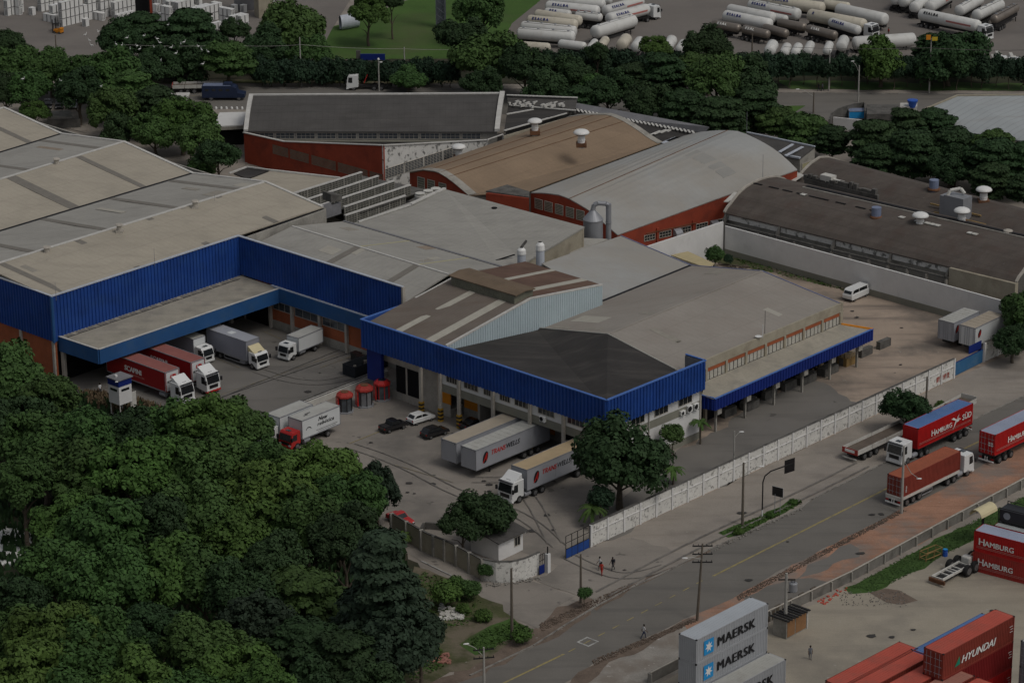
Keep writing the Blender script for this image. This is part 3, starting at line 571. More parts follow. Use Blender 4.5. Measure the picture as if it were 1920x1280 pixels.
# low link roof
S = Site('link_building', 'low grey lean-to roof beside the beige wall and the dust separator', 'building', G(1080, 455, 7))
a, b, c, d = G(1040, 466, 7.6), G(1095, 446, 7.6), G(1140, 448, 6.9), G(1073, 477, 6.9)
rb = MB(); rb.slab([(a, b, c, d)], .2); S.part('roof', rb, M('roof_grey'))
k = MB(); k.prism([(p.x, p.y) for p in (a, b, c, d)], 0, 6.5); S.part('wall', k, M('concrete_dark'))
# ---------------------------------------------------------------- silver roof and long roof (right wing)
S = Site('factory_hall', 'right wing of the factory with two long warm grey ridged roofs and open canopy side', 'factory', G(1300, 600, 8))
a, b, c, d = G(1016, 494, 9.6), G(1164, 442, 9.6), G(1295.5, 497.5, 8.0), G(1131, 562, 7.9)
c_v = c; Vl = G(1000, 617, 7.8); Rr, Rl = G(1429, 508, 10.5), G(1140, 626, 10.3); Er, El = G(1578, 570, 8.9), G(1323, 676, 8.9); El2 = G(1268, 696, 8.9)
rb = MB(); rb.slab([(a, b, c, d)], .2); S.part('north_roof', rb, M('roof_silver'))
rb = MB(); rb.slab([(Vl, c, Rr, Rl), (Rl, Rr, Er, El2)], .2); S.part('main_roof', rb, M('roof_warm'))
k = MB(); line_box(k, Vl, c, .5, .05, 0, .01); S.part('valley_gutter', k, M('gutter_dark'))
k = MB()
for p, q in ((b, c), (c, Rr), (Rr, Er)): line_box(k, p, q, .16, .08)
S.part('verge_trim', k, mat('trim_lilac', (.16, .18, .30), .6, .1, 1))
k = MB(); line_box(k, Rl, Rr, .4, .06); S.part('ridge_cap', k, M('roof_warm'))
fE = frame(El, Er); Lr = (Er - El).length
k = MB(); k.fbox(fE, -.2, Lr + .3, -.25, .05, 7.75, 9.02); k.fbox(fE, Lr, Lr + .3, -.4, .1, 5.5, 9.1); S.part('parapet', k, M('beige_wall'))
k = MB(); k.fbox(fE, 0, Lr, -.35, -.1, 6.0, 7.2); S.part('louvre_wall', k, M('louver_white'))
k = MB(); k.fbox(fE, 0, Lr, -.2, -.02, 7.2, 7.75); S.part('lintel', k, M('brick'))
nb = 7
for i in range(nb + 1):
    x = i * (Lr - .3) / nb + .15; q = MB(); q.fbox(fE, x - .2, x + .2, -.3, .12, 0, 7.76); S.part('column', q, M('beige_wall'))
    if i < nb:
        for j in range(1, 5):
            q = MB(); xx = x + (Lr - .3) / nb * j / 5; q.fbox(fE, xx - .03, xx + .03, -.1, -.05, 6.0, 7.2); S.part('glazing_bar', q, M('void'))
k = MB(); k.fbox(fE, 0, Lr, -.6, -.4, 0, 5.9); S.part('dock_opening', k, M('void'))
k = MB(); k.wall(Er, Rr, 0, 8.7, 10.2, th=.3, off=-.1); k.wall(Rr, c, 0, 10.2, 7.8, th=.3, off=-.1); k.wall(c, b, 0, 7.7, 9.3, th=.3, off=-.1); k.wall(b, a, 0, 9.3, th=.3, off=-.1); S.part('wall', k, M('beige_wall'))
p = G(1430, 627, 9.3); k = MB(); k.cyl((p.x, p.y, 8.8), (p.x, p.y, 10.7), .05, .05, 6); k.lathe([(.05, 0), (.35, .1), (.5, .25)], (p.x - .6, p.y - .5, 9.0), 10); S.part('dish', k, M('white_paint'))
p = G(1434, 620, 9.3); k = MB(); k.cyl((p.x, p.y, 8.8), (p.x, p.y, 12.2), .04, .03, 6); S.part('antenna', k, M('void'))
# side canopy
S2 = Site('side_canopy', 'long pale canopy with ribbed blue edge along the open dirt yard', 'canopy', G(1480, 700, 5))
i0, i1 = up_(El, 6.0), up_(Er, 6.0); o0, o1 = G(1339, 749, 5.1), G(1637, 617, 5.1); o0b = G(1316, 741, 5.4)
rb = MB(); rb.slab([(i0, o0, o1, i1)], .18); rb.slab([(i0, o0b, o0)], .18); S2.part('roof', rb, M('concrete_roof'))
k = MB(); k.corr(o0, o1, 3.5, 5.15, pitch=.62, depth=.1, off=.05); k.wall(o0, o1, 3.5, 5.12, th=.1, off=.04); k.corr(o0b, o0, 3.6, 5.4, 5.15, pitch=.62, depth=.1, off=.05); k.corr(o1, i1, 3.7, 5.15, 6.0, z0b=4.6, pitch=.62, depth=.08)
S2.part('fascia', k, M('blue_dark'))
k = MB(); k.wall(o0, o1, 5.15, 5.26, th=.25, off=.17); k.wall(o0b, o0, 5.42, 5.53, 5.26, th=.2, off=.15); S2.part('edge_trim', k, M('blue_trim'))
k = MB(); k.wall(o1, i1, 5.2, 5.26, 6.1, th=.35, off=.05); S2.part('end_trim', k, M('orange_paint'))
fo = frame(o0, o1); Lo = (o1 - o0).length
for i in range(6):
    x = 1.2 + i * (Lo - 4) / 5; q = MB(); q.fbox(fo, x, x + .25, -.9, -.6, 0, 4.9); q.fbox(fo, x - .3, x + .6, -.4, -.1, 2.6, 3.6); S2.part('post', q, M('concrete'))
for i in range(9):
    x = 3 + i * 4.4; q = MB(); q.fbox(frame(i0, i1), x, x + 2.6, 0.3, 1.0, 0, 1.15); S2.part('dock_leveller', q, M('concrete_dark'))
# ---------------------------------------------------------------- brown-roofed hall with monitor
S = Site('factory_hall', 'hall with brown corrugated roof, raised ridge monitor and pale blue gable', 'factory', G(900, 600, 10))
f0, f1 = G(686, 604, 10.3), G(836, 648.5, 10.3); rI, rO = G(858, 516, 12.9), G(995, 559.6, 12.9); b0, b1 = G(985, 490, 11.1), G(1128.6, 533.7, 11.1)
rb = MB(); rb.slab([(f0, f1, rO, rI)], .18); S.part('front_roof', rb, M('roof_brown'))
rb = MB(); rb.slab([(rI, rO, b1, b0)], .18); S.part('rear_roof', rb, M('roof_rust'))
for x0, x1 in ((739, 751), (797, 812)):
    t0, t1 = tpar(f0, f1, x0), tpar(f0, f1, x1); k = MB(); face_strip(k, f0, f1, rO, rI, t0, t1); S.part('skylight', k, M('skylight_pale'))
for x0, x1 in ((1033, 1042), (1090, 1102)):
    t0, t1 = tpar(b0, b1, x0), tpar(b0, b1, x1); k = MB(); face_strip(k, b0, b1, rO, rI, t0, t1); S.part('skylight', k, M('skylight_pale'))
gb = MB(); gb.corr(f1, rO, 7.2, 10.3, 12.9, pitch=.45, depth=.07, off=.1); gb.corr(rO, b1, 7.2, 12.9, 11.1, z0b=7.4, pitch=.45, depth=.07, off=.1)
S.part('gable_sheet', gb, M('pale_blue_sheet'))
k = MB(); line_box(k, f1, rO, .35, .22, 0, -.08); line_box(k, rO, b1, .35, .22, 0, -.08); line_box(k, G(757, 571, 11.2), rI, .3, .1); S.part('verge_trim', k, M('ridge_white'))
k = MB(); k.wall(b1, b0, 7, 11, th=.2); k.wall(b0, rI, 7, 11, 12.7, th=.2, off=-.1); k.wall(rI, f0, 7, 12.7, 10.1, th=.2, off=-.1); S.part('wall', k, M('concrete'))
mo = MB(); m0, m1, m2, m3 = G(841, 516, 13.9), G(967, 554, 13.9), G(1004, 540.5, 13.9), G(880, 502, 13.9)
mid0, mid1 = (m0 + m3) / 2 + Vector((0, 0, .25)), (m1 + m2) / 2 + Vector((0, 0, .25))
mo.slab([(m0, m1, mid1, mid0), (mid0, mid1, m2, m3)], .15); mr = S.part('monitor', mo, M('roof_monitor'))
k = MB(); q = [p.lerp((m0 + m2) / 2, .06) for p in (m0, m1, m2, m3)]; k.prism([(p.x, p.y) for p in q], 11.6, 13.74); S.part('monitor_wall', k, M('louver'), parent=mr)
# ---------------------------------------------------------------- office block
pa, pb, pc, pd = G(676, 599, 11.0), G(1137.5, 751, 11.0), G(1323, 676, 11.0), G(1286, 664.5, 11.0)
S = Site('office_building', 'two storey white office block with deep ribbed blue parapet and dark roof', 'office', pb)
k = MB(); k.corr(pa, pb, 7.05, 11.0, pitch=.62, depth=.13); k.corr(pb, pc, 7.05, 11.0, pitch=.62, depth=.13); k.corr(pc, pd, 9, 11.0, pitch=.62, depth=.1)
k.wall(pa, pb, 7.05, 10.95, th=.15, off=-.02); k.wall(pb, pc, 7.05, 10.95, th=.15, off=-.02); pe = G(757, 571, 11.0); k.wall(pe, pa, 9.0, 10.95, th=.15)
S.part('parapet_cladding', k, M('blue_sheet'))
k = MB(); k.wall(pa, pb, 11.0, 11.13, th=.35, off=.16); k.wall(pb, pc, 11.0, 11.13, th=.35, off=.16); k.wall(pc, pd, 11.0, 11.13, th=.25, off=.1); k.wall(pe, pa, 10.95, 11.1, th=.25, off=.1); S.part('coping', k, M('blue_trim'))
k = MB(); k.wall(pd, pc, 9.0, 10.9, th=.1, off=.2); S.part('parapet_back', k, M('cladding_grey'))
n1 = frame(pa, pb)[2]; n2 = frame(pb, pc)[2]; kk_ = up_(pb - n1 * .5 - n2 * .5, 9.6)
bl, bm_, br_ = G(1003, 614.5, 8.0), G(1140, 626.5, 10.45), up_(El2, 9.1)
ql = up_(f1, 9.75) + n1 * 0.3; fr1 = up_(pc - n2 * .3 - frame(pb, pc)[1] * 3.5, 9.3)
rb = MB(); rb.slab([(bl, ql, kk_), (bl, kk_, bm_), (bm_, kk_, br_), (br_, kk_, fr1)], .2); S.part('roof', rb, M('roof_black'))
k = MB(); line_box(k, bm_, br_, .25, .12); line_box(k, bl, bm_, .25, .12); S.part('roof_edge', k, M('roof_grey'))
p = G(1137, 680, 9.7); k = MB(); k.box(p.x - .5, p.x + .5, p.y - .3, p.y + .3, 9.4, 9.95); S.part('roof_hatch', k, M('concrete'))
# storeys
w1 = pa - n1 * .55; F1 = frame(up_(pa, 0) - n1 * .6, up_(pb, 0) - n1 * .6 - n2 * .0); F2 = frame(up_(pb, 0) - n2 * .6, up_(pc, 0) - n2 * .6); Lf = (pb - pa).length; Lr2 = (pc - pb).length
sA = tpar(up_(pa, 6), up_(pb, 6), 822) * Lf
k = MB(); k.fbox(F1, sA, Lf - .6, -.3, 0, 5.4, 7.2); S.part('upper_wall', k, M('white_wall'))
k = MB(); k.fbox(F2, -.3 + .9, Lr2 - .3, -.3, 0, 5.4, 7.2); k.fbox(F2, .6, Lr2 - .3, -.3, 0, 1.0, 4.3); S.part('side_wall', k, M('white_wall'))
k = MB(); k.fbox(F1, sA, Lf - .6, -.3, .03, 4.25, 5.4); k.fbox(F2, .6, Lr2 - .3, -.28, .03, 4.3, 5.4); k.fbox(F2, .6, Lr2 - .3, -.28, .04, 0, 1.0); S.part('grey_band', k, M('grey_band'))
k = MB(); k.fbox(F1, sA, Lf - .6, -6, -.3, 4.4, 4.6); k.fbox(F1, 0.6, sA, -6, -.2, 6.8, 7.0); S.part('slab', k, M('concrete_dark'))
windows(S, F1, [(tpar(up_(pa, 6.2), up_(pb, 6.2), x0) * Lf, tpar(up_(pa, 6.2), up_(pb, 6.2), x1) * Lf, 5.95, 7.0) for x0, x1 in ((832, 852), (865, 890), (902, 918), (932, 950), (960, 988), (1004, 1033), (1059, 1089), (1100, 1122))], out=.02, bars=3)
windows(S, F2, [(tpar(up_(pb, 6.2), up_(pc, 6.2), x0) * Lr2, tpar(up_(pb, 6.2), up_(pc, 6.2), x1) * Lr2, 5.75, 7.0) for x0, x1 in ((1190, 1214), (1234, 1258), (1279, 1303))], out=.02, bars=2)
for x in (786, 822, 857, 921, 990, 1053):
    t = tpar(up_(pa, 3), up_(pb, 3), x) * Lf; q = MB(); q.fbox(F1, t - .2, t + .2, .05, .42, 0, 7.1); co = S.part('column', q, M('column'))
    if x in (786, 822, 857, 990):
        q = MB()
        for j_ in range(7): q.fbox(F1, t - .28, t + .28, -.05, .5, j_ * .27, j_ * .27 + .27, j_ % 2)
        S.part('striped_guard', q, [M('hazard'), M('black_paint')], parent=co)
for z_, x in ((0, .45), (0, Lr2 - .35)):
    q = MB(); q.fbox(F2, x - .15 + .1, x + .15, -.1, .15, 0, 7.05); S.part('column', q, M('column'))
q = MB(); t = 1222; t = tpar(up_(pb, 4), up_(pc, 4), 1222) * Lr2; q.fbox(F2, t - .08, t + .08, .02, .16, 0, 7.05); S.part('downpipe', q, M('concrete'))
# recessed ground floor with doors
k = MB(); k.fbox(F1, 1.0, Lf - 1, -5.2, -5.0, 0, 6.8); S.part('recess_wall', k, M('concrete'))
k = MB(); k.fbox(F1, 1.2, sA, -4.2, -1.6, 0, 1.15); S.part('loading_dock', k, M('concrete'))
for x0, x1 in ((742, 759), (763, 784)):
    a0, a1 = tpar(up_(pa - n1 * 2, 3), up_(pb - n1 * 2, 3), x0) * Lf, tpar(up_(pa - n1 * 2, 3), up_(pb - n1 * 2, 3), x1) * Lf
    q = MB(); q.fbox(F1, a0, a1, -1.58, -1.5, 1.15, 5.0); S.part('dock_door', q, M('void'))
k = MB(); k.fbox(F1, 0.5, sA - 2.6, -1.62, -1.56, 5.0, 7.0); k.fbox(F1, tpar(up_(pa, 3), up_(pb, 3), 733) * Lf, sA, -1.6, -1.57, 0, 7); S.part('front_wall', k, M('column'))
k = MB(); k.fbox(F1, sA - 2.2, sA + .2, -1.55, -1.45, 1.9, 6.2); S.part('orange_door', k, M('orange_paint'))
k = MB(); k.fbox(F1, sA + .8, sA + 4.8, -3.5, -3.4, 1.2, 4.2); S.part('orange_door', k, M('orange_paint'))
k = MB(); k.fbox(F1, sA + .6, sA + 5.4, -3.9, -3.51, 0, 4.4); k.fbox(F1, sA + 5.2, sA + 5.6, -3.9, -1.5, 0, 4.4); S.part('dock_wall', k, M('concrete'))
for i in range(4):
    q = MB(); a0 = sA + 8 + i * 4.6; q.fbox(F1, a0, a0 + 3.4, -4.98, -4.9, .8, 4.0); S.part('orange_door' if i in (0, 1) else 'dock_door', q, M('orange_paint') if i in (0, 1) else M('void'))
k = MB(); k.fbox(F1, 0.1, 2.9, -.8, -.3, 2.2, 6.9); S.part('blue_side_wall', k, M('blue_dark'))
def ac_unit(loc, heading, label, wd=.95, ht=.75):
    r = thing('air_conditioner', label, 'air conditioner', loc, R(heading), 'wall air conditioners'); k = MB(); k.box(-wd / 2, wd / 2, -.35, 0, 0, ht)
    k.build('casing', M('white_paint'), r, bevel=.03); k = MB(); k.cyl((-.12, -.36, ht / 2), (-.12, -.38, ht / 2), ht * .4, n=14); k.build('fan_grille', M('void'), r)
    k = MB(); k.box(-wd / 2 + .1, -wd / 2 + .14, -.4, 0, -.12, 0); k.box(wd / 2 - .14, wd / 2 - .1, -.4, 0, -.12, 0); k.build('bracket', M('metal_grey'), r)
def onF(F, a, o, z): p = F[0] + F[1] * a + F[2] * o; return Vector((p.x, p.y, z))
ac_unit(onF(F1, tpar(up_(pa, 5), up_(pb, 5), 1014) * Lf, .04, 5.0), VA, 'white air conditioner on the long front under the blue parapet')
for x, lb, h_ in ((1284, 'smallest white air conditioner, leftmost of three on the office side wall', .6), (1297, 'large white air conditioner, middle of three on the office side wall', .95), (1309, 'white air conditioner nearest the corner on the office side wall', .85)):
    ac_unit(onF(F2, tpar(up_(pb, 5), up_(pc, 5), x) * Lr2, .05, 4.5), UA, lb, .9, h_)
# ================================================================ vaulted halls and the rest of the factory
def arch_pts(px, P0, deg): return [PLN(x, y, P0, deg) for x, y in px]
def resample(pts, n):
    L_ = [0]
    for a, b in zip(pts[:-1], pts[1:]): L_.append(L_[-1] + (b - a).length)
    out = []
    for i in range(n):
        s = L_[-1] * i / (n - 1); k = 0
        while k < len(pts) - 2 and L_[k + 1] < s: k += 1
        t = (s - L_[k]) / max(1e-6, L_[k + 1] - L_[k]); out.append(lerp3(pts[k], pts[k + 1], t))
    return out
def vault(mb, A_, B_, n=15, t=.2, m=0):
    a, b = resample(A_, n), resample(B_, n); mb.slab([(a[i], a[i + 1], b[i + 1], b[i]) for i in range(n - 1)], t, m); return a, b
def arc_profile(P, deg, width, z0, rise, n=15):
    d = Vector((math.cos(R(deg)), math.sin(R(deg)), 0)); return [Vector((P.x, P.y, 0)) + d * width * i / (n - 1) + Vector((0, 0, z0 + rise * (1 - (2 * i / (n - 1) - 1) ** 2))) for i in range(n)]
def end_wall(mb, pts, drop=0.2, z0=0.0, th=.25, m=0):
    for a, b in zip(pts[:-1], pts[1:]): mb.wall(a, b, z0, a.z - drop, b.z - drop, th, m)
def mushroom(site, x, y, z, s=1.0, label=None):
    """white roof ventilator: x, y is the foot of its neck"""
    p = G(x, y, z); k = MB(); k.cyl(p - Vector((0, 0, .8)), p + Vector((0, 0, 1.65 * s)), .62 * s, .62 * s, 14); k.cyl(p + Vector((0, 0, .5 * s)), p + Vector((0, 0, .62 * s)), .68 * s, .68 * s, 14)
    o = site.part('ventilator_neck', k, M('white_paint')); k = MB(); z_ = p + Vector((0, 0, 1.75 * s)); k.lathe([(1.0 * s, -.22 * s), (1.32 * s, -.1 * s), (1.35 * s, .06 * s), (1.15 * s, .3 * s), (.8 * s, .47 * s), (.3 * s, .56 * s)], z_, 20)
    site.part('ventilator_cap', k, M('white_paint'), smooth=True); k = MB(); k.lathe([(1.0 * s, -.3 * s), (1.0 * s, -.2 * s)], z_, 16); k.box(p.x - .85, p.x + .85, p.y - .85, p.y + .85, p.z - .6, p.z + .08); site.part('ventilator_flashing', k, M('rust'))
# ---- brown vault
Pn = G(768, 323, 6.0); S = Site('vault_hall', 'brown barrel vaulted hall with red brick end and two white mushroom ventilators', 'factory', Pn)
near = arch_pts([(768, 323), (795, 318.5), (821, 322), (838, 332), (854, 344), (867, 355), (880, 366)], Pn, VA)
Pf = G(1062, 219, 6.0)
W_ = (G(992, 358, 5.6) - G(768, 323, 6.0)).dot(VD) if 0 else (near[-1] - near[0]).length
far = arch_pts([(1066, 219), (1096, 214.5), (1145, 214), (1172, 225.5), (1200, 243), (1220, 258), (1238, 268)], Pf, VA)
k = MB(); rn, rf = vault(k, near, far, 17); S.part('roof', k, M('roof_tan'))
# lower skirt reaching the right eave
e0, e1 = G(952, 343, near[-1].z - .3), G(1238, 268, far[-1].z)
k = MB(); k.slab([(near[-1], PLN(992, 358, near[-1], VA) if 0 else G(992, 358.5, 5.2), far[-1])], .15); S.part('lower_roof', k, M('roof_tan'))
k = MB()
for p, q in zip(rn[:-1], rn[1:]): line_box(k, p, q, .5, .12)
for p, q in zip(rf[:-1], rf[1:]): line_box(k, p, q, 1.3, .06)
for i in range(len(near) - 1): face_strip(k, near[i], far[i], far[i + 1], near[i + 1], 0.0, 0.035, .05)
S.part('edge_trim', k, M('concrete'))
k = MB(); end_wall(k, near, .15); S.part('end_wall', k, M('red_paint'))
fr = frame(near[0], near[-1]); k = MB()
windows(S, fr, [(a, a + 1.5, 3.6, 5.6) for a in (1.9, 4.2, 6.8)], m=M('louver'), out=.04, hbars=4)
k = MB(); k.wall(near[-1], G(992, 358, 5), 0, 4.9, th=.3); k.wall(G(992, 358, 5), far[-1], 0, 4.9, th=.3); k.wall(far[0], near[0], 0, 5.7, th=.3); S.part('wall', k, M('concrete_dark'))
mushroom(S, 1003, 245, 8.5, .92); mushroom(S, 1090, 268, 9.2, 1.0)
k = MB(); t = 0.45
for t in (.32, .5, .66):
    i = int(t * 16); line_box(k, rn[i] + Vector((0, 0, .02)), rf[i] + Vector((0, 0, .02)), .1, .04)
S.part('roof_seam', k, M('rust'))
# red box between the vaults
S = Site('stair_block', 'small red block with dirty flat roof between the two vaulted halls', 'building', G(960, 380, 6))
q = [G(911, 357, 7.0), G(951, 345, 7.0), G(991, 358, 7.0), G(990, 363, 7.0), G(966, 368, 7.0)]
k = MB(); k.prism([(p.x, p.y) for p in (G(911, 360, 7), G(951, 348, 7), G(992, 360, 7), G(992, 370, 7))], 0, 6.8); S.part('wall', k, M('red_paint'))
k = MB(); k.slab([[G(911, 358, 7), G(951, 346, 7), G(993, 359, 7), G(992, 369, 7)]], .25); S.part('roof', k, M('concrete_dark'))
# ---- silver vault
Pn = G(995, 361, 6.2); S = Site('vault_hall', 'wide silver grey vaulted hall with red side wall and louvred windows', 'factory', Pn)
near = arch_pts([(995, 361), (1022, 361.5), (1049, 365), (1066, 371.5), (1085, 382), (1107, 395.6), (1135, 420), (1158, 440)], Pn, VA)
Pf = G(1239, 271, 6.2); far = arch_pts([(1239, 271), (1290, 252), (1322, 246), (1355, 243.8), (1388, 246), (1416, 259), (1442.5, 273), (1471, 294), (1495, 318)], Pf, VA)
k = MB(); rn, rf = vault(k, near, far, 17); S.part('roof', k, M('roof_silver'))
k = MB(); i = 9; line_box(k, rn[7] + Vector((0, 0, .01)), rf[8] + Vector((0, 0, .01)), .12, .05); S.part('roof_seam', k, M('rust'))
k = MB(); face_strip(k, rn[9], rf[9], rf[13], rn[13], .71, .77, .05) if 0 else None
for i in range(9, 14): face_strip(k, rn[i], rf[i], rf[i + 1], rn[i + 1], .66, .735, .04)
S.part('skylight_band', k, mat('band_grey', (.285, .28, .26), .8, .08, .3, fine=.1))
k = MB(); end_wall(k, near, .15); S.part('end_wall', k, M('red_paint'))
frn = frame(near[0], near[-1])
windows(S, frn, [(a, a + 1.55, 3.9, 5.4) for a in (1.0, 3.1, 5.4, 7.7, 9.9)], m=M('louver'), out=.04, hbars=5)
fs = frame(near[-1], far[-1]); Ls = (far[-1] - near[-1]).length; zr = near[-1].z
k = MB(); k.wall(near[-1], far[-1], 0, near[-1].z - .1, far[-1].z - .1, .3); S.part('side_wall', k, M('red_paint'))
for x in (1232, 1299): a = tpar(near[-1], far[-1], x) * Ls; q = MB(); q.fbox(fs, a - .2, a + .2, 0, .2, 0, zr - .3); S.part('column', q, M('red_paint'))
windows(S, fs, [(tpar(near[-1], far[-1], x0) * Ls, tpar(near[-1], far[-1], x1) * Ls, zr - 2.0, zr - 1.15) for x0, x1 in ((1208, 1227), (1236, 1257), (1273, 1294), (1305, 1325), (1340, 1358))], m=M('glass_dark'), out=.05, bars=3, hbars=1)
for x in (1267, 1336):
    a = tpar(near[-1], far[-1], x) * Ls; q = MB(); c = fs[0] + fs[1] * a; zc = zr - 2.1
    for j in range(7):
        t0, t1 = math.pi / 2 * j / 7, math.pi / 2 * (j + 1) / 7
        q.add([tuple(c + fs[1] * b + fs[2] * (.1 + 1.1 * math.sin(t)) + Vector((0, 0, zc + 1.1 * math.cos(t)))) for b, t in ((-.65, t0), (.65, t0), (.65, t1), (-.65, t1))], [(0, 1, 2, 3)])
    for b in (-.65, .65): q.poly([tuple(c + fs[1] * b + fs[2] * (.1 + 1.1 * math.sin(t)) + Vector((0, 0, zc + 1.1 * math.cos(t)))) for t in [math.pi / 2 * j / 7 for j in range(8)]] + [tuple(c + fs[1] * b + fs[2] * .1 + Vector((0, 0, zc)))])
    S.part('air_intake_hood', q, M('metal_grey'))
k = MB(); a0, a1 = [tpar(near[-1], far[-1], x) * Ls for x in (1210, 1305)]; k.fbox(fs, a0, a1, .22, .34, zr - .8, zr - .7); S.part('pipe', k, M('rust'))
for x, y in ((1430, 335), (1400, 250 + 3)):
    p = G(x, y, 8); k = MB(); k.cyl((p.x, p.y, 6), (p.x, p.y, 12), .05, .03, 5); S.part('lightning_rod', k, M('metal_grey'))
k = MB(); k.wall(far[-1], far[0], 0, 5.5, th=.3); S.part('rear_wall', k, M('concrete_dark'))
# ---- two dark vaults on the right
def dark_vault(label, arch, eaveR, topR, zP, ang):
    P0 = G(arch[0][0], arch[0][1], zP); S = Site('vault_hall', label, 'factory', P0); near = arch_pts(arch, P0, ang)
    e = G(eaveR[0], eaveR[1], zP); d = Vector((e.x - near[0].x, e.y - near[0].y, 0)); near2 = []
    n = len(near); W = Vector((near[-1].x - near[0].x, near[-1].y - near[0].y, 0)); top = max(near, key=lambda p: p.z); span = (Vector((top.x, top.y, 0)) - Vector((near[0].x, near[0].y, 0))) * 2
    full = [p for p in near if (Vector((p.x, p.y, 0)) - Vector((near[0].x, near[0].y, 0))).length <= span.length / 2 + .01]
    mir = [Vector((near[0].x, near[0].y, 0)) + span - (Vector((p.x, p.y, 0)) - Vector((near[0].x, near[0].y, 0))) + Vector((0, 0, p.z)) for p in reversed(full[:-1])]
    prof = full + mir; far_ = [p + d * topR for p in prof]; k = MB(); a, b = vault(k, prof, far_, 21, .2); S.part('roof', k, M('roof_vault_dark'))
    k = MB()
    for p, q in zip(a[:-1], a[1:]): line_box(k, p, q, .45, .22)
    for p, q in zip(b[:-1], b[1:]): line_box(k, p, q, .45, .22)
    S.part('gable_kerb', k, M('column')); k = MB(); end_wall(k, a[::-1], .15); end_wall(k, b, .15); S.part('end_wall', k, M('concrete_dark')); return S, a, b, d
S, a1, b1_, d1 = dark_vault('nearer dark barrel vault behind the white yard wall, with open concrete frame side', [(1358, 398.8), (1362, 391), (1370, 382), (1383, 365), (1396, 352.8), (1411, 343.4), (1426, 337), (1445, 333.5), (1456, 333.8)], (1905, 530), 1.0, 6.0, UA)
DV1 = (S, a1, b1_, d1)
rp = lambda i, t: lerp3(a1[i], b1_[i], t)
k = MB()
for t in (.0, .06, .11, .16, .205, .24, .30, .37, .42): line_box(k, rp(8, t) + Vector((0, 0, .03)), rp(8, t + .035) + Vector((0, 0, .03)), .35, .05)
S.part('open_seam', k, M('void')); k = MB(); line_box(k, rp(12, .14), rp(12, 1), .7, .12); S.part('gutter', k, M('gutter_dark')); k = MB(); line_box(k, rp(11, .14), rp(11, 1), .25, .12); S.part('ridge_cap', k, M('concrete'))  # near-black strip along the crest paints the shaded gap before the farther vault
k = MB()
for t in (.185, .53, .585, .6, .615, .635, .65, .76, .775): c = rp(8, t); k.obox(c, d1, .9, .8, c.z + .02, c.z + .1)
S.part('skylight', k, M('white_dirty'))
for x, y in ((1712, 444), ):
    pass
mushroom(S, 1725, 424, 8.6, .95); mushroom(S, 1803, 415, 9.0, .95)
for x, y in ((1643, 405),):
    p = G(x, y, 9.0); k = MB(); k.cyl(p - Vector((0, 0, .8)), p + Vector((0, 0, 1.4)), .75, .75, 16); S.part('extract_cowl', k, M('metal_blue')); k = MB(); k.lathe([(1.0, -.25), (1.0, -.05), (.8, .1)], p, 16); S.part('cowl_base', k, M('rust'))
p = G(1890, 437, 9.0); k = MB(); k.lathe([(.35, -.5), (.35, .1), (.75, .2), (.7, .45), (.3, .6)], p, 14); S.part('small_cowl', k, M('column'))
# open side: white rib panels, concrete frame
ff = frame(up_(a1[0], 0), up_(a1[0] + d1, 0)); Ld = d1.length; tb = tpar(a1[0], a1[0] + d1, 1783) * Ld
k = MB(); k.fbox(ff, 0.3, tb, -.5, -.2, 4.9, 6.1); S.part('upper_panel', k, M('white_stained'))
k = MB(); k.fbox(ff, .3, tb, -.9, -.7, 0, 4.9); S.part('back_wall', k, M('concrete'))
k = MB(); k.fbox(ff, 0, tb, .5, .8, 4.35, 4.6); S.part('ring_beam', k, M('concrete_dark'))
for j in range(13):
    x = .3 + j * (tb - .6) / 12; q = MB(); q.fbox(ff, x - .17, x + .17, .5, .82, 2.0, 4.4); S.part('frame_column', q, M('column'))
    if j % 3 == 0:
        q = MB(); c0_ = ff[0] + ff[1] * (x - .15); c1_ = ff[0] + ff[1] * (x + .15); n_ = ff[2]
        for c in (c0_,): q.prism([((c + n_ * o).x, (c + n_ * o).y) for o in (.9, -.3)] + [((c1_ + n_ * o).x, (c1_ + n_ * o).y) for o in (-.3, .9)], [4.3, 4.8, 4.8, 4.3], [4.7, 6.3, 6.3, 4.7]); S.part('bracket', q, M('concrete_dark'))
k = MB(); k.fbox(ff, 0, tb, -.2, 1.0, 2.3, 2.5); S.part('gutter_roof', k, M('roof_black'))
k = MB(); k.fbox(ff, tb, Ld + .2, -.3, .5, 0, 6.0); S.part('end_panel', k, M('beige_wall'))
S, a2, b2_, d2 = dark_vault('farther dark barrel vault with duct housing on its roof, under the trees', [(1488, 343), (1496, 333), (1505, 322), (1520, 307), (1537, 295.6), (1556, 290), (1574, 289)], (2010, 485), 1.0, 5.2, UA)
for x, y in ((1751, 353),):
    p = G(x, y, 8.1); k = MB(); k.cyl(p - Vector((0, 0, .8)), p + Vector((0, 0, 1.4)), .75, .75, 16); S.part('extract_cowl', k, M('metal_blue')); k = MB(); k.lathe([(1.0, -.25), (1.0, -.05), (.8, .1)], p, 16); S.part('cowl_base', k, M('rust'))
mushroom(S, 1844, 375, 8.0, .95)
k = MB(); p = G(1795, 400, 7.0); k.obox((p.x, p.y), VD, 3.6, 2.4, 5.0, 9.9); k.obox((p.x - 1.2, p.y + 1), VD, 2.0, 2.2, 5.0, 9.7); S.part('duct_housing', k, M('metal_grey'))
k = MB(); k.tube([p + Vector((-1.6, .3, 2.8)), p + Vector((-1.2, .4, 3.6)), p + Vector((.4, .4, 3.9)), p + Vector((1.0, 0, 3.2))], .28, 8); S.part('duct', k, M('white_dirty'))
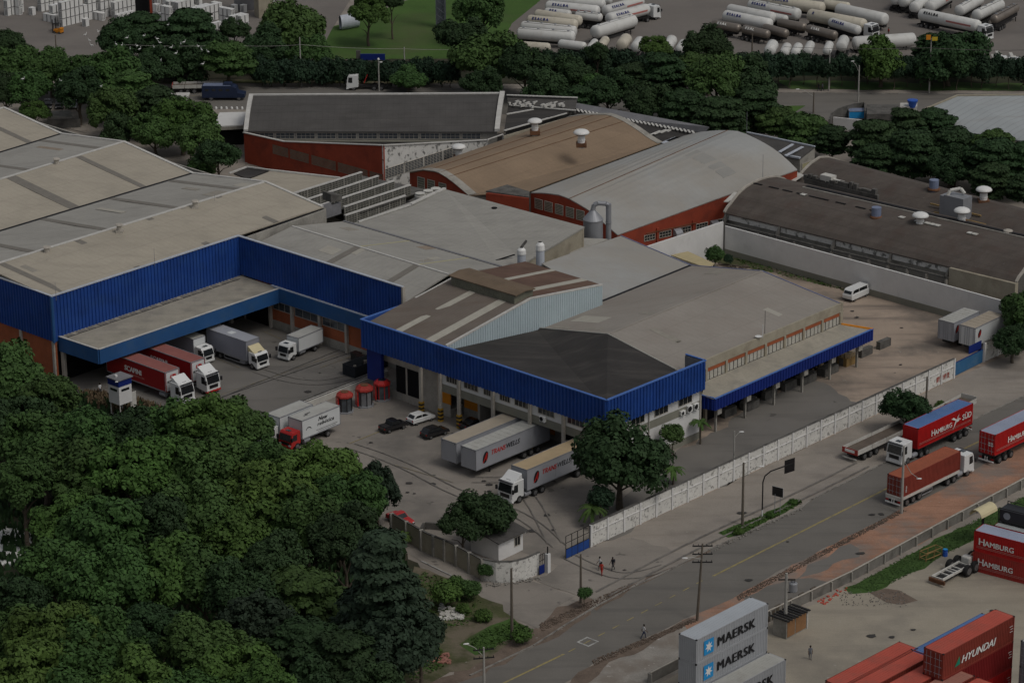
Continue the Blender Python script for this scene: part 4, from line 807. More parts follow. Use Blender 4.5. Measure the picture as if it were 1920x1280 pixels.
k = MB(); k.obox((p.x + .2, p.y - 1.6), VD, 9.5, .25, 6.6, 6.8); k.obox((p.x, p.y + 1.9), VD, 9.5, .25, 6.9, 7.1)
for t in (-4.6, -2, 2, 4.6): c = p + VD * t; k.box(c.x - .1, c.x + .1, c.y - 1.7, c.y - 1.5, 5, 6.7)
S.part('service_gantry', k, M('yellow_rust'))
k = MB(); p0, p1 = G(1508, 338, 7.0), G(1645, 370, 7.0); k.wall(p0, p1, 5.0, 7.3, th=.5)
for j in range(16):
    c = lerp3(p0, p1, (j + .5) / 16); h = random.uniform(.3, 1.1); k.obox((c.x, c.y + .6), VD, random.uniform(.5, 1.2), .7, 7.0, 7.3 + h)
S.part('roof_equipment', k, M('concrete_dark'))
k = MB(); c = G(1553, 329, 8.4); k.obox((c.x, c.y), VD, 2.2, 1.4, 7.4, 8.5); c = G(1570, 337, 8.0); k.obox((c.x, c.y), VD, 2.6, .5, 7.4, 8.0); S.part('white_unit', k, M('white_dirty'))
S = Site('valley_roof', 'short white corrugated gutter roof between the silver vault and dark vaults', 'roof', G(1480, 340, 6))
k = MB(); k.slab([(G(1470, 335, 5.9), G(1487, 341.5, 5.9), G(1508, 328, 6.6), G(1492, 322, 6.6))], .12); S.part('sheet', k, M('white_dirty'))
k = MB(); k.slab([(G(1357, 378, 5.9), G(1366, 378, 5.9), G(1390, 360, 6.2), G(1376, 360, 6.2))], .12); S.part('sheet', k, M('white_dirty'))
# ---- dark roofed hall with red and stained walls
r2b = G(718.5, 378); ze = PLN(457, 248, r2b, VA).z; tl, tr, br, bl2 = G(471, 179, ze + 3.2), G(942, 176, ze + 3.2), G(932, 247, ze), G(461, 246, ze)
S = Site('dark_roof_hall', 'old hall with sooty black corrugated roof above red and peeling white walls', 'factory', (bl2 + br) / 2)
mid = lambda a, b, t, s: lerp3(a, b, t) + Vector((0, 0, s))
k = MB(); rows = [0, .2, .45, .72, 1.0]; bul = [0, .35, .55, .4, 0]
for i in range(4):
    k.slab([(mid(bl2, tl, rows[i], bul[i]), mid(br, tr, rows[i], bul[i]), mid(br, tr, rows[i + 1], bul[i + 1]), mid(bl2, tl, rows[i + 1], bul[i + 1]))], .18)
back0, back1 = G(471, 170, 7), G(942, 168, 7); back0.z = back1.z = 7
k.slab([(tl, tr, tr + Vector((0, 9, -3.2)), tl + Vector((0, 9, -3.2)))], .18); S.part('roof', k, M('roof_dark'))
k = MB(); line_box(k, tl, tr, .6, .22)
for i in range(4):
    line_box(k, mid(bl2, tl, rows[i], bul[i]), mid(bl2, tl, rows[i + 1], bul[i + 1]), .75, .3); line_box(k, mid(br, tr, rows[i], bul[i]), mid(br, tr, rows[i + 1], bul[i + 1]), .85, .5)
S.part('parapet_coping', k, M('ridge_white'))
cl = frame(bl2 + Vector((0, .6, 0)), br + Vector((0, .6, 0))); Lc = (br - bl2).length
k = MB(); k.fbox(cl, 0, Lc, -.3, 0, 0, ze - .1); S.part('wall', k, M('concrete'))
for j in range(11):
    a = 1.6 + j * (Lc - 4) / 11; windows(S, cl, [(a, a + (Lc - 4) / 11 - .5, ze - 1.45, ze - .5)], m=M('glass_mid'), out=.03, bars=3, hbars=1)
k = MB(); k.fbox(cl, .5, Lc - 2, .05, .6, ze - 1.9, ze - 1.7); S.part('ledge', k, M('grey_band'))
# annex in front: red face and peeling white face, top nearly level
ra = PLN(457, 249, r2b, VA); r1 = PLN(533, 266, r2b, VA); r2 = PLN(718.5, 273, r2b, VA); r3 = PLN(915, 263, r2b, UA); zt = r2.z; rz_ = PLN(457, 244, r2b, VA)
k = MB(); k.wall(ra, r1, 0, ra.z, r1.z, th=.3); k.wall(r1, r2, 0, r1.z, r2.z, th=.3); S.part('red_wall', k, M('red_paint'))
k = MB(); k.wall(r2, r3, 0, r2.z, r3.z, th=.3); S.part('peeling_wall', k, M('white_stained'))
k = MB(); line_box(k, ra, r1, .45, .14); line_box(k, r1, r2, .45, .14); line_box(k, r2, r3, .45, .14); S.part('coping', k, M('ridge_white'))
k = MB(); k.slab([(r1 + VD * .1 + UD * .3 - Vector((0, 0, .5)), r2 + UD * .3 - Vector((0, 0, .5)), r3 - VD * .3 - Vector((0, 0, .5)), Vector((br.x, br.y, ze - 2.4)), Vector((bl2.x, bl2.y, ze - 2.4)))], .2); S.part('flat_roof', k, M('cladding_grey'))
f_r = frame(r1, r2); f_0 = frame(up_(ra, 0), r1); L_r = (r2 - r1).length
tw = lambda x: tpar(up_(r1, 6), up_(r2, 6), x) * L_r
windows(S, f_r, [(tw(x0) + .1, tw(x1) - .1, PLN(560, 301, r2b, VA).z, PLN(560, 284, r2b, VA).z) for x0, x1 in ((502 + 8, 541), (542, 579), (582, 629), (631, 688), (690, 716))], name='louvre', m=M('louver'), fm=M('red_paint'), out=.03, hbars=6)
f_w = frame(r2, r3); L_w = (r3 - r2).length
windows(S, f_w, [(.3 + i * 4.7, 4.6 + i * 4.7, PLN(787, 313, r2b, UA).z, PLN(787, 296, r2b, UA).z) for i in range(4)], name='louvre', m=M('glass_mid'), fm=M('column'), out=.04, bars=5, hbars=5)
mushroom(S, 860, 293, 4.9, .92)
# pipework walkway beside
k = MB(); k.tube([G(914, 272, 5), G(914, 262, 6), G(943, 252, 6.4), G(943, 265, 5)], .12, 6); S.part('pipe_frame', k, M('ridge_white'))
# ---- ruined lean-to roofs behind the vaults
S = Site('lean_to_roof', 'broken black tiled lean-to roof edged with white beside the sooty hall', 'roof', G(1000, 220, 5))
k = MB(); k.slab([(G(945, 247, 6.2), G(1062, 214, 6.2), G(1078, 205, 6.6), G(953, 197, 6.6))], .15); S.part('sheet', k, M('roof_black'))
k = MB(); k.slab([(G(953, 197, 6.6), G(1078, 207, 6.6), G(1083, 184, 7.8), G(950, 179, 7.8))], .15); S.part('tile_slope', k, M('roof_dark'))
k = MB()
for a, b in ((G(945, 246, 6.3), G(1062, 213, 6.3)), (G(953, 198, 6.7), G(1080, 208, 6.7)), (G(950, 179, 7.9), G(1083, 184, 7.9)), (G(950, 215, 6.5), G(1000, 206, 6.6))): line_box(k, a, b, .4, .15)
for j in range(26): c = G(955 + j * 4.8, 192 + random.uniform(-6, 8), 7.2); k.obox((c.x, c.y), UD, random.uniform(.4, 1.3), .3, 6.9, 7.35)
S.part('loose_sheet', k, M('ridge_white')); k = MB(); k.prism([(p.x, p.y) for p in (G(948, 245, 6), G(1060, 213, 6), G(1080, 187, 7), G(953, 184, 7))], 0, 5.8); S.part('wall', k, M('concrete_dark'))
k = MB(); k.wall(G(945, 262, 5.2), G(1062, 228, 5.2), 0, 5.8, th=.3); S.part('parapet', k, M('beige_wall'))
S = Site('lean_to_roof', 'long narrow dark corrugated roof running under the trees behind the vaults', 'roof', G(1200, 230, 5))
z0_ = 5.5; q = [G(1075, 192, 6.8), G(1200, 214, 6.8), G(1330, 238, 6.8), G(1320, 250, 5.6), G(1300, 262, 5.2), G(1238, 272, 5.0), G(1080, 222, 5.4)]
k = MB(); k.slab([(q[0], q[1], G(1190, 225, 6.2), G(1080, 204, 6.2)), (q[1], q[2], q[3], G(1190, 225, 6.2))], .12); S.part('ridge_sheet', k, M('cladding_grey'))
k = MB(); k.slab([(G(1080, 205, 6.1), G(1190, 226, 6.1), q[3], q[4], q[5], q[6])], .12); S.part('sheet', k, M('roof_black'))
k = MB()
for j in range(30):
    a, b = lerp3(G(1082, 205, 6.25), G(1305, 247, 6.0), j / 30), lerp3(G(1086, 210, 6.05), G(1309, 252, 5.9), j / 30); line_box(k, a, b, .35, .1)
for j in range(9): a = G(1215 + j * 12, 255 - j * 2.5, 5.6); line_box(k, a, a + UD * 3.2 + Vector((0, 0, .2)), .3, .1)
S.part('loose_sheet', k, M('ridge_white')); k = MB()
for j in range(4): a = G(1238 + j * 9, 267 - j * 3.5, 5.4); k.slab([(a, a + VD * 1.4, a + VD * 1.4 + UD * 3.6, a + UD * 3.6)], .08)
S.part('translucent_sheet', k, M('trim_pale')); k = MB(); k.prism([(p.x, p.y) for p in (q[0], q[2], q[3], q[4], q[5], q[6])], 0, 4.8); S.part('wall', k, M('concrete_dark'))
S = Site('lean_to_roof', 'ribbed dark roof with pale skylight strips at the far corner of the silver vault', 'roof', G(1470, 280, 6))
q = [G(1400, 249, 6.6), G(1528, 276, 6.6), G(1500, 298, 5.4), G(1472, 293, 5.4)]
k = MB(); k.slab([tuple(q)], .15); S.part('sheet', k, M('roof_dark')); k = MB()
for x, y, x2, y2 in ((1461, 286, 1487, 271), (1473, 293, 1505, 276), (1447, 265, 1455, 262)): line_box(k, G(x, y, 5.9), G(x2, y2, 6.4), .55, .12)
line_box(k, q[0], q[1], .3, .2); line_box(k, q[3], q[2], .5, .3); S.part('skylight', k, M('trim_pale'))
k = MB(); w0, w1, w2 = G(1496, 320, 4.5), G(1526, 304, 4.5), G(1530, 278, 6.4); k.wall(up_(q[2], 0), up_(q[1], 0), 0, 5.2, 6.4, th=.3); k.wall(q[3], q[2], 0, 5.2, th=.3); S.part('wall', k, M('concrete'))
windows(S, frame(up_(q[2], 0), up_(q[1], 0)), [(.6, 3.0, 2.6, 4.4), (4.0, 5.6, 3.2, 4.3)], m=M('skylight_yellow'), out=.05)
# ---- saw-tooth sheds
S = Site('sawtooth_shed', 'saw-tooth roof with rows of grimy glazed lights between the grey roofs', 'factory', G(680, 370, 8))
rowsW = [((553, 362), (678, 323), 2.2), ((576, 374), (709, 330), 2.2), ((601, 385), (739, 339), 2.2), ((646, 388), (769, 347), 2.3), ((648, 404), (760, 367), 2.0)]
prev = None
for (a, b, h) in rowsW:
    p, q = G(a[0], a[1], 9.6), G(b[0], b[1], 9.6); fw = frame(p, q); Lw = (q - p).length; k = MB(); k.fbox(fw, 0, Lw, -.25, -.05, 9.6 - h, 9.5); wo = S.part('glazed_wall', k, mat('glass_block', (.085, .088, .075), .5, .5, 1.5, fine=.5, fscale=4))
    k = MB(); k.fbox(fw, -.1, Lw + .1, -.3, .12, 9.5, 9.68); S.part('coping', k, M('ridge_white'))
    nn = 22
    k = MB()
    for j in range(nn + 1): x = Lw * j / nn; w_ = .09 if j % 4 == 0 else .035; k.fbox(fw, x - w_, x + w_, -.06, .06, 9.6 - h, 9.5)
    for j in range(1, 6): z_ = 9.6 - h + (h - .1) * j / 6; k.fbox(fw, 0, Lw, -.05, .0, z_ - .03, z_ + .03)
    S.part('glazing_bars', k, M('concrete'), parent=wo)
    sl_ = MB(); n_ = fw[2]; dn = 3.4
    sl_.slab([(p + n_ * .0 + Vector((0, 0, -h)), q + Vector((0, 0, -h)), q + n_ * dn + Vector((0, 0, -.15)), p + n_ * dn + Vector((0, 0, -.15)))], .12); S.part('roof', sl_, M('concrete_dark'))
for x, y in ((1, 1),):
    for j, (x, y) in enumerate(((788, 366), (803, 361), (817, 357))):
        p = G(x, y, 9.4); k = MB(); k.lathe([(.9, -1.0), (.9, 0), (.55, .05), (.55, .3), (.8, .35)], p, 14); S.part('cooling_fan', k, M('white_dirty'))
q = [G(553, 365, 7), G(678, 328, 7), G(836, 362, 7), G(660, 424, 7)]
k = MB(); k.prism([(p.x, p.y) for p in q], 0, 6.9); S.part('wall', k, M('concrete_dark'))
S = Site('store_building', 'low beige flat roofed store left of the saw-tooth shed', 'building', G(550, 340, 7))
a, b, c, d = G(465, 337, 7.5), G(508, 320.5, 7.5), G(637, 335, 7.5), G(552, 363, 7.5); e = G(497, 343, 7.8)
k = MB(); k.slab([(a, b, c, d)], .3); S.part('roof', k, M('roof_beige')); k = MB(); line_box(k, b, c, .4, .25); S.part('coping', k, M('ridge_white'))
k = MB(); k.prism([(p.x, p.y) for p in (a, b, c, d)], 0, 7.1); S.part('wall', k, M('concrete')); k = MB(); k.slab([(G(438, 325, 7.3), G(463, 314, 7.3), G(504, 320, 7.3), G(464, 335, 7.3))], .2); S.part('dark_roof', k, M('roof_black'))
k = MB(); line_box(k, G(430, 326, 7.4), G(463, 314, 7.4), .3, .2); line_box(k, G(463, 314, 7.4), G(508, 320, 7.4), .3, .2); S.part('edge', k, M('ridge_white'))
# ---- dust separator and stacks on the roofs
S = Site('dust_separator', 'big grey cone-topped dust separator with bent exhaust duct between the roofs', 'separator', G(1112, 447, 6.5))
p = G(1112, 441, 7.0); k = MB(); k.lathe([(1.5, -1.5), (1.5, 2.4), (1.56, 2.45), (1.56, 2.6), (.4, 4.0), (.38, 4.3)], p, 28); S.part('drum', k, M('metal_grey'), smooth=False)
k = MB(); k.tube([p + Vector((0, 0, 4.1)), p + Vector((.15, 0, 4.8)), p + Vector((.7, 0, 5.1)), p + Vector((1.9, 0, 5.0)), p + Vector((2.25, 0, 4.8))], .36, 14); k.cyl(p + Vector((2.35, 0, 4.95)), p + Vector((2.35, 0, -1.2)), .42, .42, 14); k.cyl(p + Vector((2.35, 0, 2.0)), p + Vector((2.35, 0, 2.12)), .5, .5, 14); S.part('exhaust_duct', k, M('metal_grey'))
k = MB()
for a in range(4): k.cyl(p + Vector((1.6 * math.cos(a * 1.57 + .4), 1.6 * math.sin(a * 1.57 + .4), -6)), p + Vector((1.6 * math.cos(a * 1.57 + .4), 1.6 * math.sin(a * 1.57 + .4), -.5)), .1, n=6)
S.part('support_leg', k, M('rust'))
for x, y, h, lb in ((978, 497, 2.6, 'shorter white cylindrical exhaust stack beside the roof monitor'), (1013, 494, 3.2, 'taller white cylindrical exhaust stack by the grey roof edge')):
    S = Site('exhaust_stack', lb, 'exhaust stack', G(x, y, 9.3), 'white exhaust stacks'); p = G(x, y, 9.3)
    k = MB(); k.lathe([(.62, -2.5), (.62, h * .62)], p, 16); S.part('stack', k, M('trim_pale'))
    k = MB(); k.lathe([(.66, h * .64), (.68, h * .68), (.62, h * .9), (.38, h), (.3, h * 1.03)], p, 16); S.part('cap', k, M('white_paint'))
    k = MB(); k.lathe([(.3, h * 1.03), (.2, h * 1.04)], p, 12); S.part('flue_mouth', k, M('void'))
# ---- big ribbed roof and water tank at the upper right
S = Site('shed', 'large pale ribbed metal roof beside the far road', 'shed', G(1850, 230, 6))
a, b, c, d = G(1733, 206, 8), G(1795, 180, 9.5), G(1990, 178, 9.5), G(1990, 275, 6.5); e = G(1800, 246, 6.5)
k = MB(); k.slab([(a, b, c, d, e)], .2); S.part('roof', k, M('roof_ribbed') if 'roof_ribbed' in MATS else mat('roof_ribbed', (.36, .385, .39), .6, .06, .2, stripe=[(VA - 8, 1.3, .3, .2)], streak=(UA + 8, (.27, .25, .23), .5, 12, .5), fine=.1))
k = MB(); line_box(k, a, b, .4, .2); line_box(k, b, c, .4, .2); S.part('edge_trim', k, M('beige_wall')); k = MB(); k.wall(d, c, 0, 6, 9, th=.3); k.wall(a, e, 0, 7.6, 6, th=.3); k.wall(e, d, 0, 6.2, th=.3); k.wall(b, a, 0, 9, 7.5, th=.3); S.part('wall', k, M('beige_wall'))
S = Site('water_tank', 'blue water tank standing on a white block beside the ribbed roof', 'water tank', G(1705, 200, 3))
p = G(1711, 190, 5.5); k = MB(); k.prism([(q.x, q.y) for q in (G(1688, 196, 5), G(1720, 196, 5), G(1720, 189, 5), G(1688, 189, 5))], 0, 4.6); S.part('block', k, M('white_dirty'))
k = MB(); k.lathe([(.55, -1.1), (.85, .0), (.95, .02), (.95, .25), (.5, .35)], p, 20); S.part('tank', k, mat('tank_blue', (.03, .10, .42), .5, .1, 1))
S = Site('round_wall', 'curved dark wall of a round walled yard beside the road junction', 'wall', G(1600, 215, 1))
k = MB(); pts = [G(x, y, 3.0) for x, y in ((1556, 224), (1560, 213), (1572, 204), (1590, 198), (1606, 194), (1620, 192))]
for p_, q_ in zip(pts[:-1], pts[1:]): k.wall(p_, q_, 0, 3.0, th=.25)
k.wall(pts[-1], G(1621, 208, 3.0), 0, 3, th=.25); S.part('wall', k, M('concrete_dark'))
k = MB(); k.wall(G(1562, 222, 2.0), G(1622, 228, 2.0), 0, 2.2, th=.3); S.part('low_wall', k, M('white_wall'))
S = Site('storefront_wall', 'dark flat roofed yard building between the round wall and the water tank', 'building', G(1650, 210, 2))
k = MB(); k.prism([(q.x, q.y) for q in (G(1625, 212, 3), G(1686, 212, 3), G(1686, 194, 3), G(1625, 194, 3))], 0, 2.8); S.part('block', k, M('concrete_dark'))
# small sheds left of the sooty hall
S = Site('shelter', 'white flat canopy against the left end of the sooty hall', 'shelter', G(430, 235, 3))
k = MB(); k.slab([(G(399, 237, 4), G(456, 234, 4), G(461, 210, 4), G(412, 211, 4))], .2); S.part('roof', k, M('white_wall')); k = MB(); k.wall(G(399, 237, 4), G(456, 234, 4), 3.2, 3.8, th=.2); S.part('fascia', k, M('concrete'))
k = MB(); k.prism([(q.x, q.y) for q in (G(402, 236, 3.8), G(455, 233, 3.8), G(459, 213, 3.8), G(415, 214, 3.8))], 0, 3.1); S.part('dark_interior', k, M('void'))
S = Site('guard_hut', 'small white round-cornered hut by the far road under the trees', 'hut', G(336, 205, 1))
k = MB(); p = G(336, 207, 0); k.obox((p.x, p.y), (1, 0), 3.4, 3, 0, 2.6); S.part('body', k, M('white_dirty'), bevel=.2); k = MB(); k.obox((p.x, p.y), (1, 0), 3.9, 3.5, 2.6, 2.95); S.part('roof', k, M('ridge_white'), bevel=.15)
S = Site('wall', 'grey yard wall and slab roof in front of the three parked cars', 'wall', G(115, 215, 1))
k = MB(); k.slab([(G(88, 220, 2), G(135, 219, 2), G(132, 207, 2), G(85, 208, 2))], .3); S.part('slab_roof', k, M('concrete')); k = MB(); k.wall(G(90, 222, 2), G(150, 220, 2), 0, 1.7, th=.3); S.part('wall', k, M('concrete_dark'))
S = Site('gate_wall', 'short blue gate wall in the hedge beside the far lawn', 'gate', G(700, 112, 0))
k = MB(); k.wall(G(676, 114), G(722, 114), 0, 1.3, th=.3); S.part('panel', k, M('blue_dark')); k = MB(); k.wall(G(668, 113), G(676, 113), 0, 1.9, th=.5); S.part('pier', k, M('concrete_dark'))
S = Site('wall', 'dark grey block wall behind the far pavement', 'wall', G(835, 150, 0)); k = MB(); k.wall(G(800, 152), G(858, 152), 0, 3.0, th=.4); S.part('block', k, M('concrete_dark'))
S = Site('warehouse', 'tall beige and grey building end at the top edge of the crate yard', 'warehouse', G(500, 30, 0))
k = MB(); k.wall(G(486, 36), G(513, 33), 0, 16, th=3); S.part('beige_wall', k, M('beige_wall')); k = MB(); k.wall(G(440, 22), G(486, 20), 0, 9, th=1); S.part('grey_wall', k, M('cladding_grey')); k = MB(); k.wall(G(513, 33), G(516, 30), 0, 16, th=3); S.part('white_edge', k, M('white_wall'))
S = Site('shed', 'dark open shed doorway with red posts behind the crate stacks', 'shed', G(260, 10, 0))
k = MB(); k.wall(G(242, 26), G(282, 24), 0, 9, th=2); S.part('doorway', k, M('void'))
for x in (240, 284): k = MB(); k.wall(G(x - 2, 27), G(x + 2, 27), 0, 9, th=.5, off=.3); S.part('post', k, M('red_paint'))

# replaced sheets and repairs on the large roofs
mat('patch_light', (.38, .36, .31), .85, .08, 1, fine=.15); mat('patch_dark', (.285, .265, .225), .85, .12, 1, fine=.2); mat('patch_rust', (.27, .22, .17), .85, .15, 1, fine=.25)
def patches(root, at, faces, n, seed):
    rng = random.Random(seed)
    for _ in range(n):
        a, b, c, d = rng.choice(faces); L_ = (b - a).length; t0 = rng.uniform(.03, .93); w_ = rng.choice((1.02, 1.02, 2.04, 3.06)) / L_; u0 = rng.choice((0.02, .2, .4, .6, .78)); u1 = u0 + rng.choice((.18, .2, .2, .38))
        lo0, lo1, hi0, hi1 = lerp3(a, b, t0), lerp3(a, b, t0 + w_), lerp3(d, c, t0), lerp3(d, c, t0 + w_); k = MB()
        q = [lerp3(lo0, hi0, u0), lerp3(lo1, hi1, u0), lerp3(lo1, hi1, min(u1, .98)), lerp3(lo0, hi0, min(u1, .98))]
        face_strip(k, q[0], q[1], q[2], q[3], 0, 1, .025); k.build('roof_patch', M(rng.choice(('patch_light', 'patch_dark', 'patch_dark', 'patch_rust'))), root, -at)
def rootof(lb): return next(o for o in COL.objects if o.get('label', '').startswith(lb))
r_ = rootof('large warehouse with beige'); patches(r_, r_.location, names[:4], 14, 3)
r_ = rootof('middle warehouse'); patches(r_, r_.location, [(eL, eR, rR, rL), (rL, rR, farR, farL)], 7, 4)
r_ = rootof('right wing of the factory'); patches(r_, r_.location, [(Vl, c_v, Rr, Rl), (Rl, Rr, Er, El2)], 8, 5)
# ================================================================ trees and plants
mat('bark', (.10, .082, .062), .95, .2, 1.5, fine=.3)
def leafmat(name, col, var=.38, scale=.55, rnd=.16): return mat(name, col, .75, var, scale, fine=.35, fscale=3.2, rnd=rnd, spec=.2)
leafmat('leaf_green', (.047, .094, .025)); leafmat('leaf_dark', (.027, .055, .020)); leafmat('leaf_fresh', (.058, .110, .024)); leafmat('leaf_grey', (.026, .046, .026)); leafmat('leaf_olive', (.075, .085, .030))
leafmat('leaf_deep', (.020, .043, .022))
def leafcloud(rng, lobes, per, size, up=.35, flat=.0):
    """leaves over many small lobes; each leaf a folded pair of faces"""
    V, F = [], []
    for (cx, cy, cz, r, sq) in lobes:
        for _ in range(int(per * r * r)):
            while True:
                x, y, z = rng.uniform(-1, 1), rng.uniform(-1, 1), rng.uniform(-1, 1); l = x * x + y * y + z * z
                if .05 < l < 1: break
            l = math.sqrt(l); x /= l; y /= l; z /= l
            if z < -.35 and rng.random() < .6: continue
            k = r * (rng.uniform(.72, 1.06)); p = Vector((cx + x * k, cy + y * k, cz + z * k * sq))
            n = Vector((x, y, z + up)) + Vector((rng.uniform(-.6, .6), rng.uniform(-.6, .6), rng.uniform(-.5, .5))); n.normalize()
            a = n.cross(Vector((rng.uniform(-1, 1), rng.uniform(-1, 1), rng.uniform(-1, 1)))).normalized(); b = n.cross(a); s = size * rng.uniform(.45, 1.45)
            i = len(V); V += [p - a * s * .5 - b * s * .32, p + a * s * .5 - b * s * .32, p + a * s * .5 + b * s * .32 + n * s * .12, p - a * s * .5 + b * s * .32 + n * s * .12]
            F.append((i, i + 1, i + 2, i + 3))
    return V, F
def core(lobes, k=.62):
    V, F = [], []
    for (cx, cy, cz, r, sq) in lobes:
        b = len(V)
        for z, w_ in ((-k, 0), (-.3 * k, .85 * k), (.45 * k, .75 * k), (k * .9, .0)):
            for i in range(6): V.append(Vector((cx + math.cos(i * 1.047) * w_ * r, cy + math.sin(i * 1.047) * w_ * r, cz + z * r * sq)))
        for j in range(3):
            for i in range(6): F.append((b + j * 6 + i, b + j * 6 + (i + 1) % 6, b + j * 6 + 6 + (i + 1) % 6, b + j * 6 + 6 + i))
    return V, F
def crown_mesh(name, lobes, per, size, seed, up=.35):
    rng = random.Random(seed); V, F = leafcloud(rng, lobes, per, size, up); cv, cf = core(lobes); o = len(V)
    me = bpy.data.meshes.new(name); me.from_pydata(V + cv, [], F + [tuple(i + o for i in f) for f in cf]); me.update(); return me
def lobes_round(seed, Rr=4.5, hz=.72, n=70, zc=0.0, lr=(.8, 1.5), wob=.25):
    rng = random.Random(seed); out = []
    ph = [rng.uniform(0, 6.28) for _ in range(4)]
    for i in range(n):
        z = 1 - (i + .5) / n * 1.35; a = i * 2.39996 + rng.uniform(-.35, .35); rr = math.sqrt(max(0, 1 - z * z)) if z > -.2 else .95
        w_ = 1 + wob * (math.sin(a * 2 + ph[0]) * .5 + math.sin(a * 3 + ph[1]) * .35 + math.sin(z * 5 + a + ph[2]) * .3) + rng.uniform(-.1, .1)
        k = Rr * .82 * w_; r = rng.uniform(*lr); out.append((math.cos(a) * rr * k, math.sin(a) * rr * k, zc + z * k * hz, r, .78))
    for i in range(n // 6): out.append((rng.uniform(-.5, .5) * Rr, rng.uniform(-.5, .5) * Rr, zc + rng.uniform(-.2, .35) * Rr * hz, 1.5, .9))
    return out
def lobes_tier(seed, Rr=4.5, tiers=5, h=7.0, top=.35, bot=1.0, cone=False):
    rng = random.Random(seed); out = []
    for t in range(tiers):
        f = t / max(1, tiers - 1); rad = Rr * ((bot + (top - bot) * f) if cone else (math.sin((f * .75 + .22) * math.pi) * .55 + .5)); z = -h * .5 + h * f; n = int(5 + rad * 2.6)
        ox, oy = rng.uniform(-.5, .5), rng.uniform(-.5, .5)
        for i in range(n):
            a = i / n * 6.283 + rng.uniform(-.25, .25); k = rad * rng.uniform(.66, 1.08); out.append((ox + math.cos(a) * k, oy + math.sin(a) * k, z + rng.uniform(-.35, .35), rng.uniform(.9, 1.45), .36))
            if rng.random() < .8: out.append((ox + math.cos(a) * k * .5, oy + math.sin(a) * k * .5, z + .3 + rng.uniform(-.2, .3), rng.uniform(1.1, 1.6), .36))
    return out
def trunk_mesh(name, seed, h=6, r=.32, limbs=5, spread=2.6, rise=3.0):
    rng = random.Random(seed); k = MB(); p = Vector((0, 0, -.2)); rr = r * 1.35; pts = []
    for i in range(4):
        q = Vector((rng.uniform(-.25, .25), rng.uniform(-.25, .25), h * (i + 1) / 4)); k.cyl(p, q, rr, rr * .8, 8); pts.append(q); p = q; rr *= .82
    for i in range(limbs):
        a = i / limbs * 6.283 + rng.uniform(-.4, .4); s = pts[1 + i % 3]; m_ = s + Vector((math.cos(a) * spread * .45, math.sin(a) * spread * .45, rise * .5)); e = s + Vector((math.cos(a) * spread, math.sin(a) * spread, rise * rng.uniform(.7, 1.1)))
        k.cyl(s, m_, rr * .8, rr * .5, 6); k.cyl(m_, e, rr * .5, rr * .2, 5)
    return k.mesh(name, [M('bark')])
LEAFSETS = {}
def species(key, gen, per, size, leaf, nvar, trunk, up=.35):
    vs = []
    for v in range(nvar):
        me = crown_mesh('crown', gen(v), per, size, v * 31 + 5, up); me.materials.append(M(leaf)); vs.append((me, trunk_mesh('trunk', v * 7 + 1, **trunk)))
    LEAFSETS[key] = vs
TR = dict(h=6.5, r=.34, limbs=6, spread=3.0, rise=3.0)
species('wood', lambda v: lobes_round(v + 11, 4.6, .78, 74, 0, (.55, 1.75), .5), 118, .40, 'leaf_green', 4, TR)
species('fresh', lambda v: lobes_round(v + 51, 4.6, .74, 70, 0, (.5, 1.7), .55), 112, .42, 'leaf_fresh', 2, TR)
species('dark', lambda v: lobes_round(v + 71, 4.6, .8, 76, 0, (.6, 1.8), .5), 115, .38, 'leaf_dark', 3, TR)
species('grey', lambda v: lobes_round(v + 91, 4.6, 1.0, 80, 0, (.8, 1.3)), 95, .42, 'leaf_grey', 1, TR)
species('tier', lambda v: lobes_tier(v + 21, 4.4, 5, 5.2), 105, .42, 'leaf_dark', 3, TR, .8)
species('tierfresh', lambda v: lobes_tier(v + 41, 4.4, 4, 4.2), 95, .46, 'leaf_green', 2, TR, .8)
species('conical', lambda v: lobes_tier(v + 61, 4.8, 8, 10.5, .22, 1.0, True), 105, .40, 'leaf_grey', 2, dict(h=11, r=.36, limbs=8, spread=2.6, rise=1.2), .7)
species('shrub', lambda v: lobes_round(v + 31, 1.7, .9, 26, 0, (.5, .85)), 190, .27, 'leaf_green', 3, dict(h=1.4, r=.08, limbs=4, spread=.7, rise=.8))
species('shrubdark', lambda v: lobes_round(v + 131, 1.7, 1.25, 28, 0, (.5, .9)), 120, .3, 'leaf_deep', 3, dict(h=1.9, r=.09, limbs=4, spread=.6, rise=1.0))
species('weed', lambda v: lobes_round(v + 231, 1.6, .6, 22, 0, (.35, .8), .5), 170, .26, 'leaf_fresh', 2, dict(h=.8, r=.05, limbs=5, spread=.8, rise=.5))
RAD = {'shrub': 1.95, 'shrubdark': 2.0, 'weed': 1.9}
NT = [0]
def wscale(P): return FPX / (P.y * math.cos(PITCH) - (P.z - CAMH) * math.sin(PITCH))
def tree(kind, px, py, rpx, h, label, cat='tree', name='tree', group=None, sz=1.0):
    h = h * (.9 + .2 * ((NT[0] * 37) % 10) / 10) if kind in ('wood', 'fresh') and h > 10 else h; zc = h; P = G(px, py, zc); s = rpx / wscale(P) / RAD.get(kind, 4.9)
    for _ in range(3):
        zc = max(h - .78 * s * (RAD.get(kind, 4.9)) * sz * .75, .45 * s * RAD.get(kind, 4.9)); P = G(px, py, zc); s = rpx / wscale(P) / RAD.get(kind, 4.9)
    vs = LEAFSETS[kind]; NT[0] += 1; cm, tm = vs[NT[0] % len(vs)]; rz = (NT[0] * 2.39996) % 6.283
    t = thing(name, label, cat, (P.x, P.y, 0), rz, group)
    c = obj('crown', cm, t, (0, 0, zc)); c.scale = (s, s, s * sz); tb = obj('trunk', tm, t); hh = max(v.co.z for v in tm.vertices); tb.scale = (s, s, max(.2, zc * 1.05 / hh)); return t
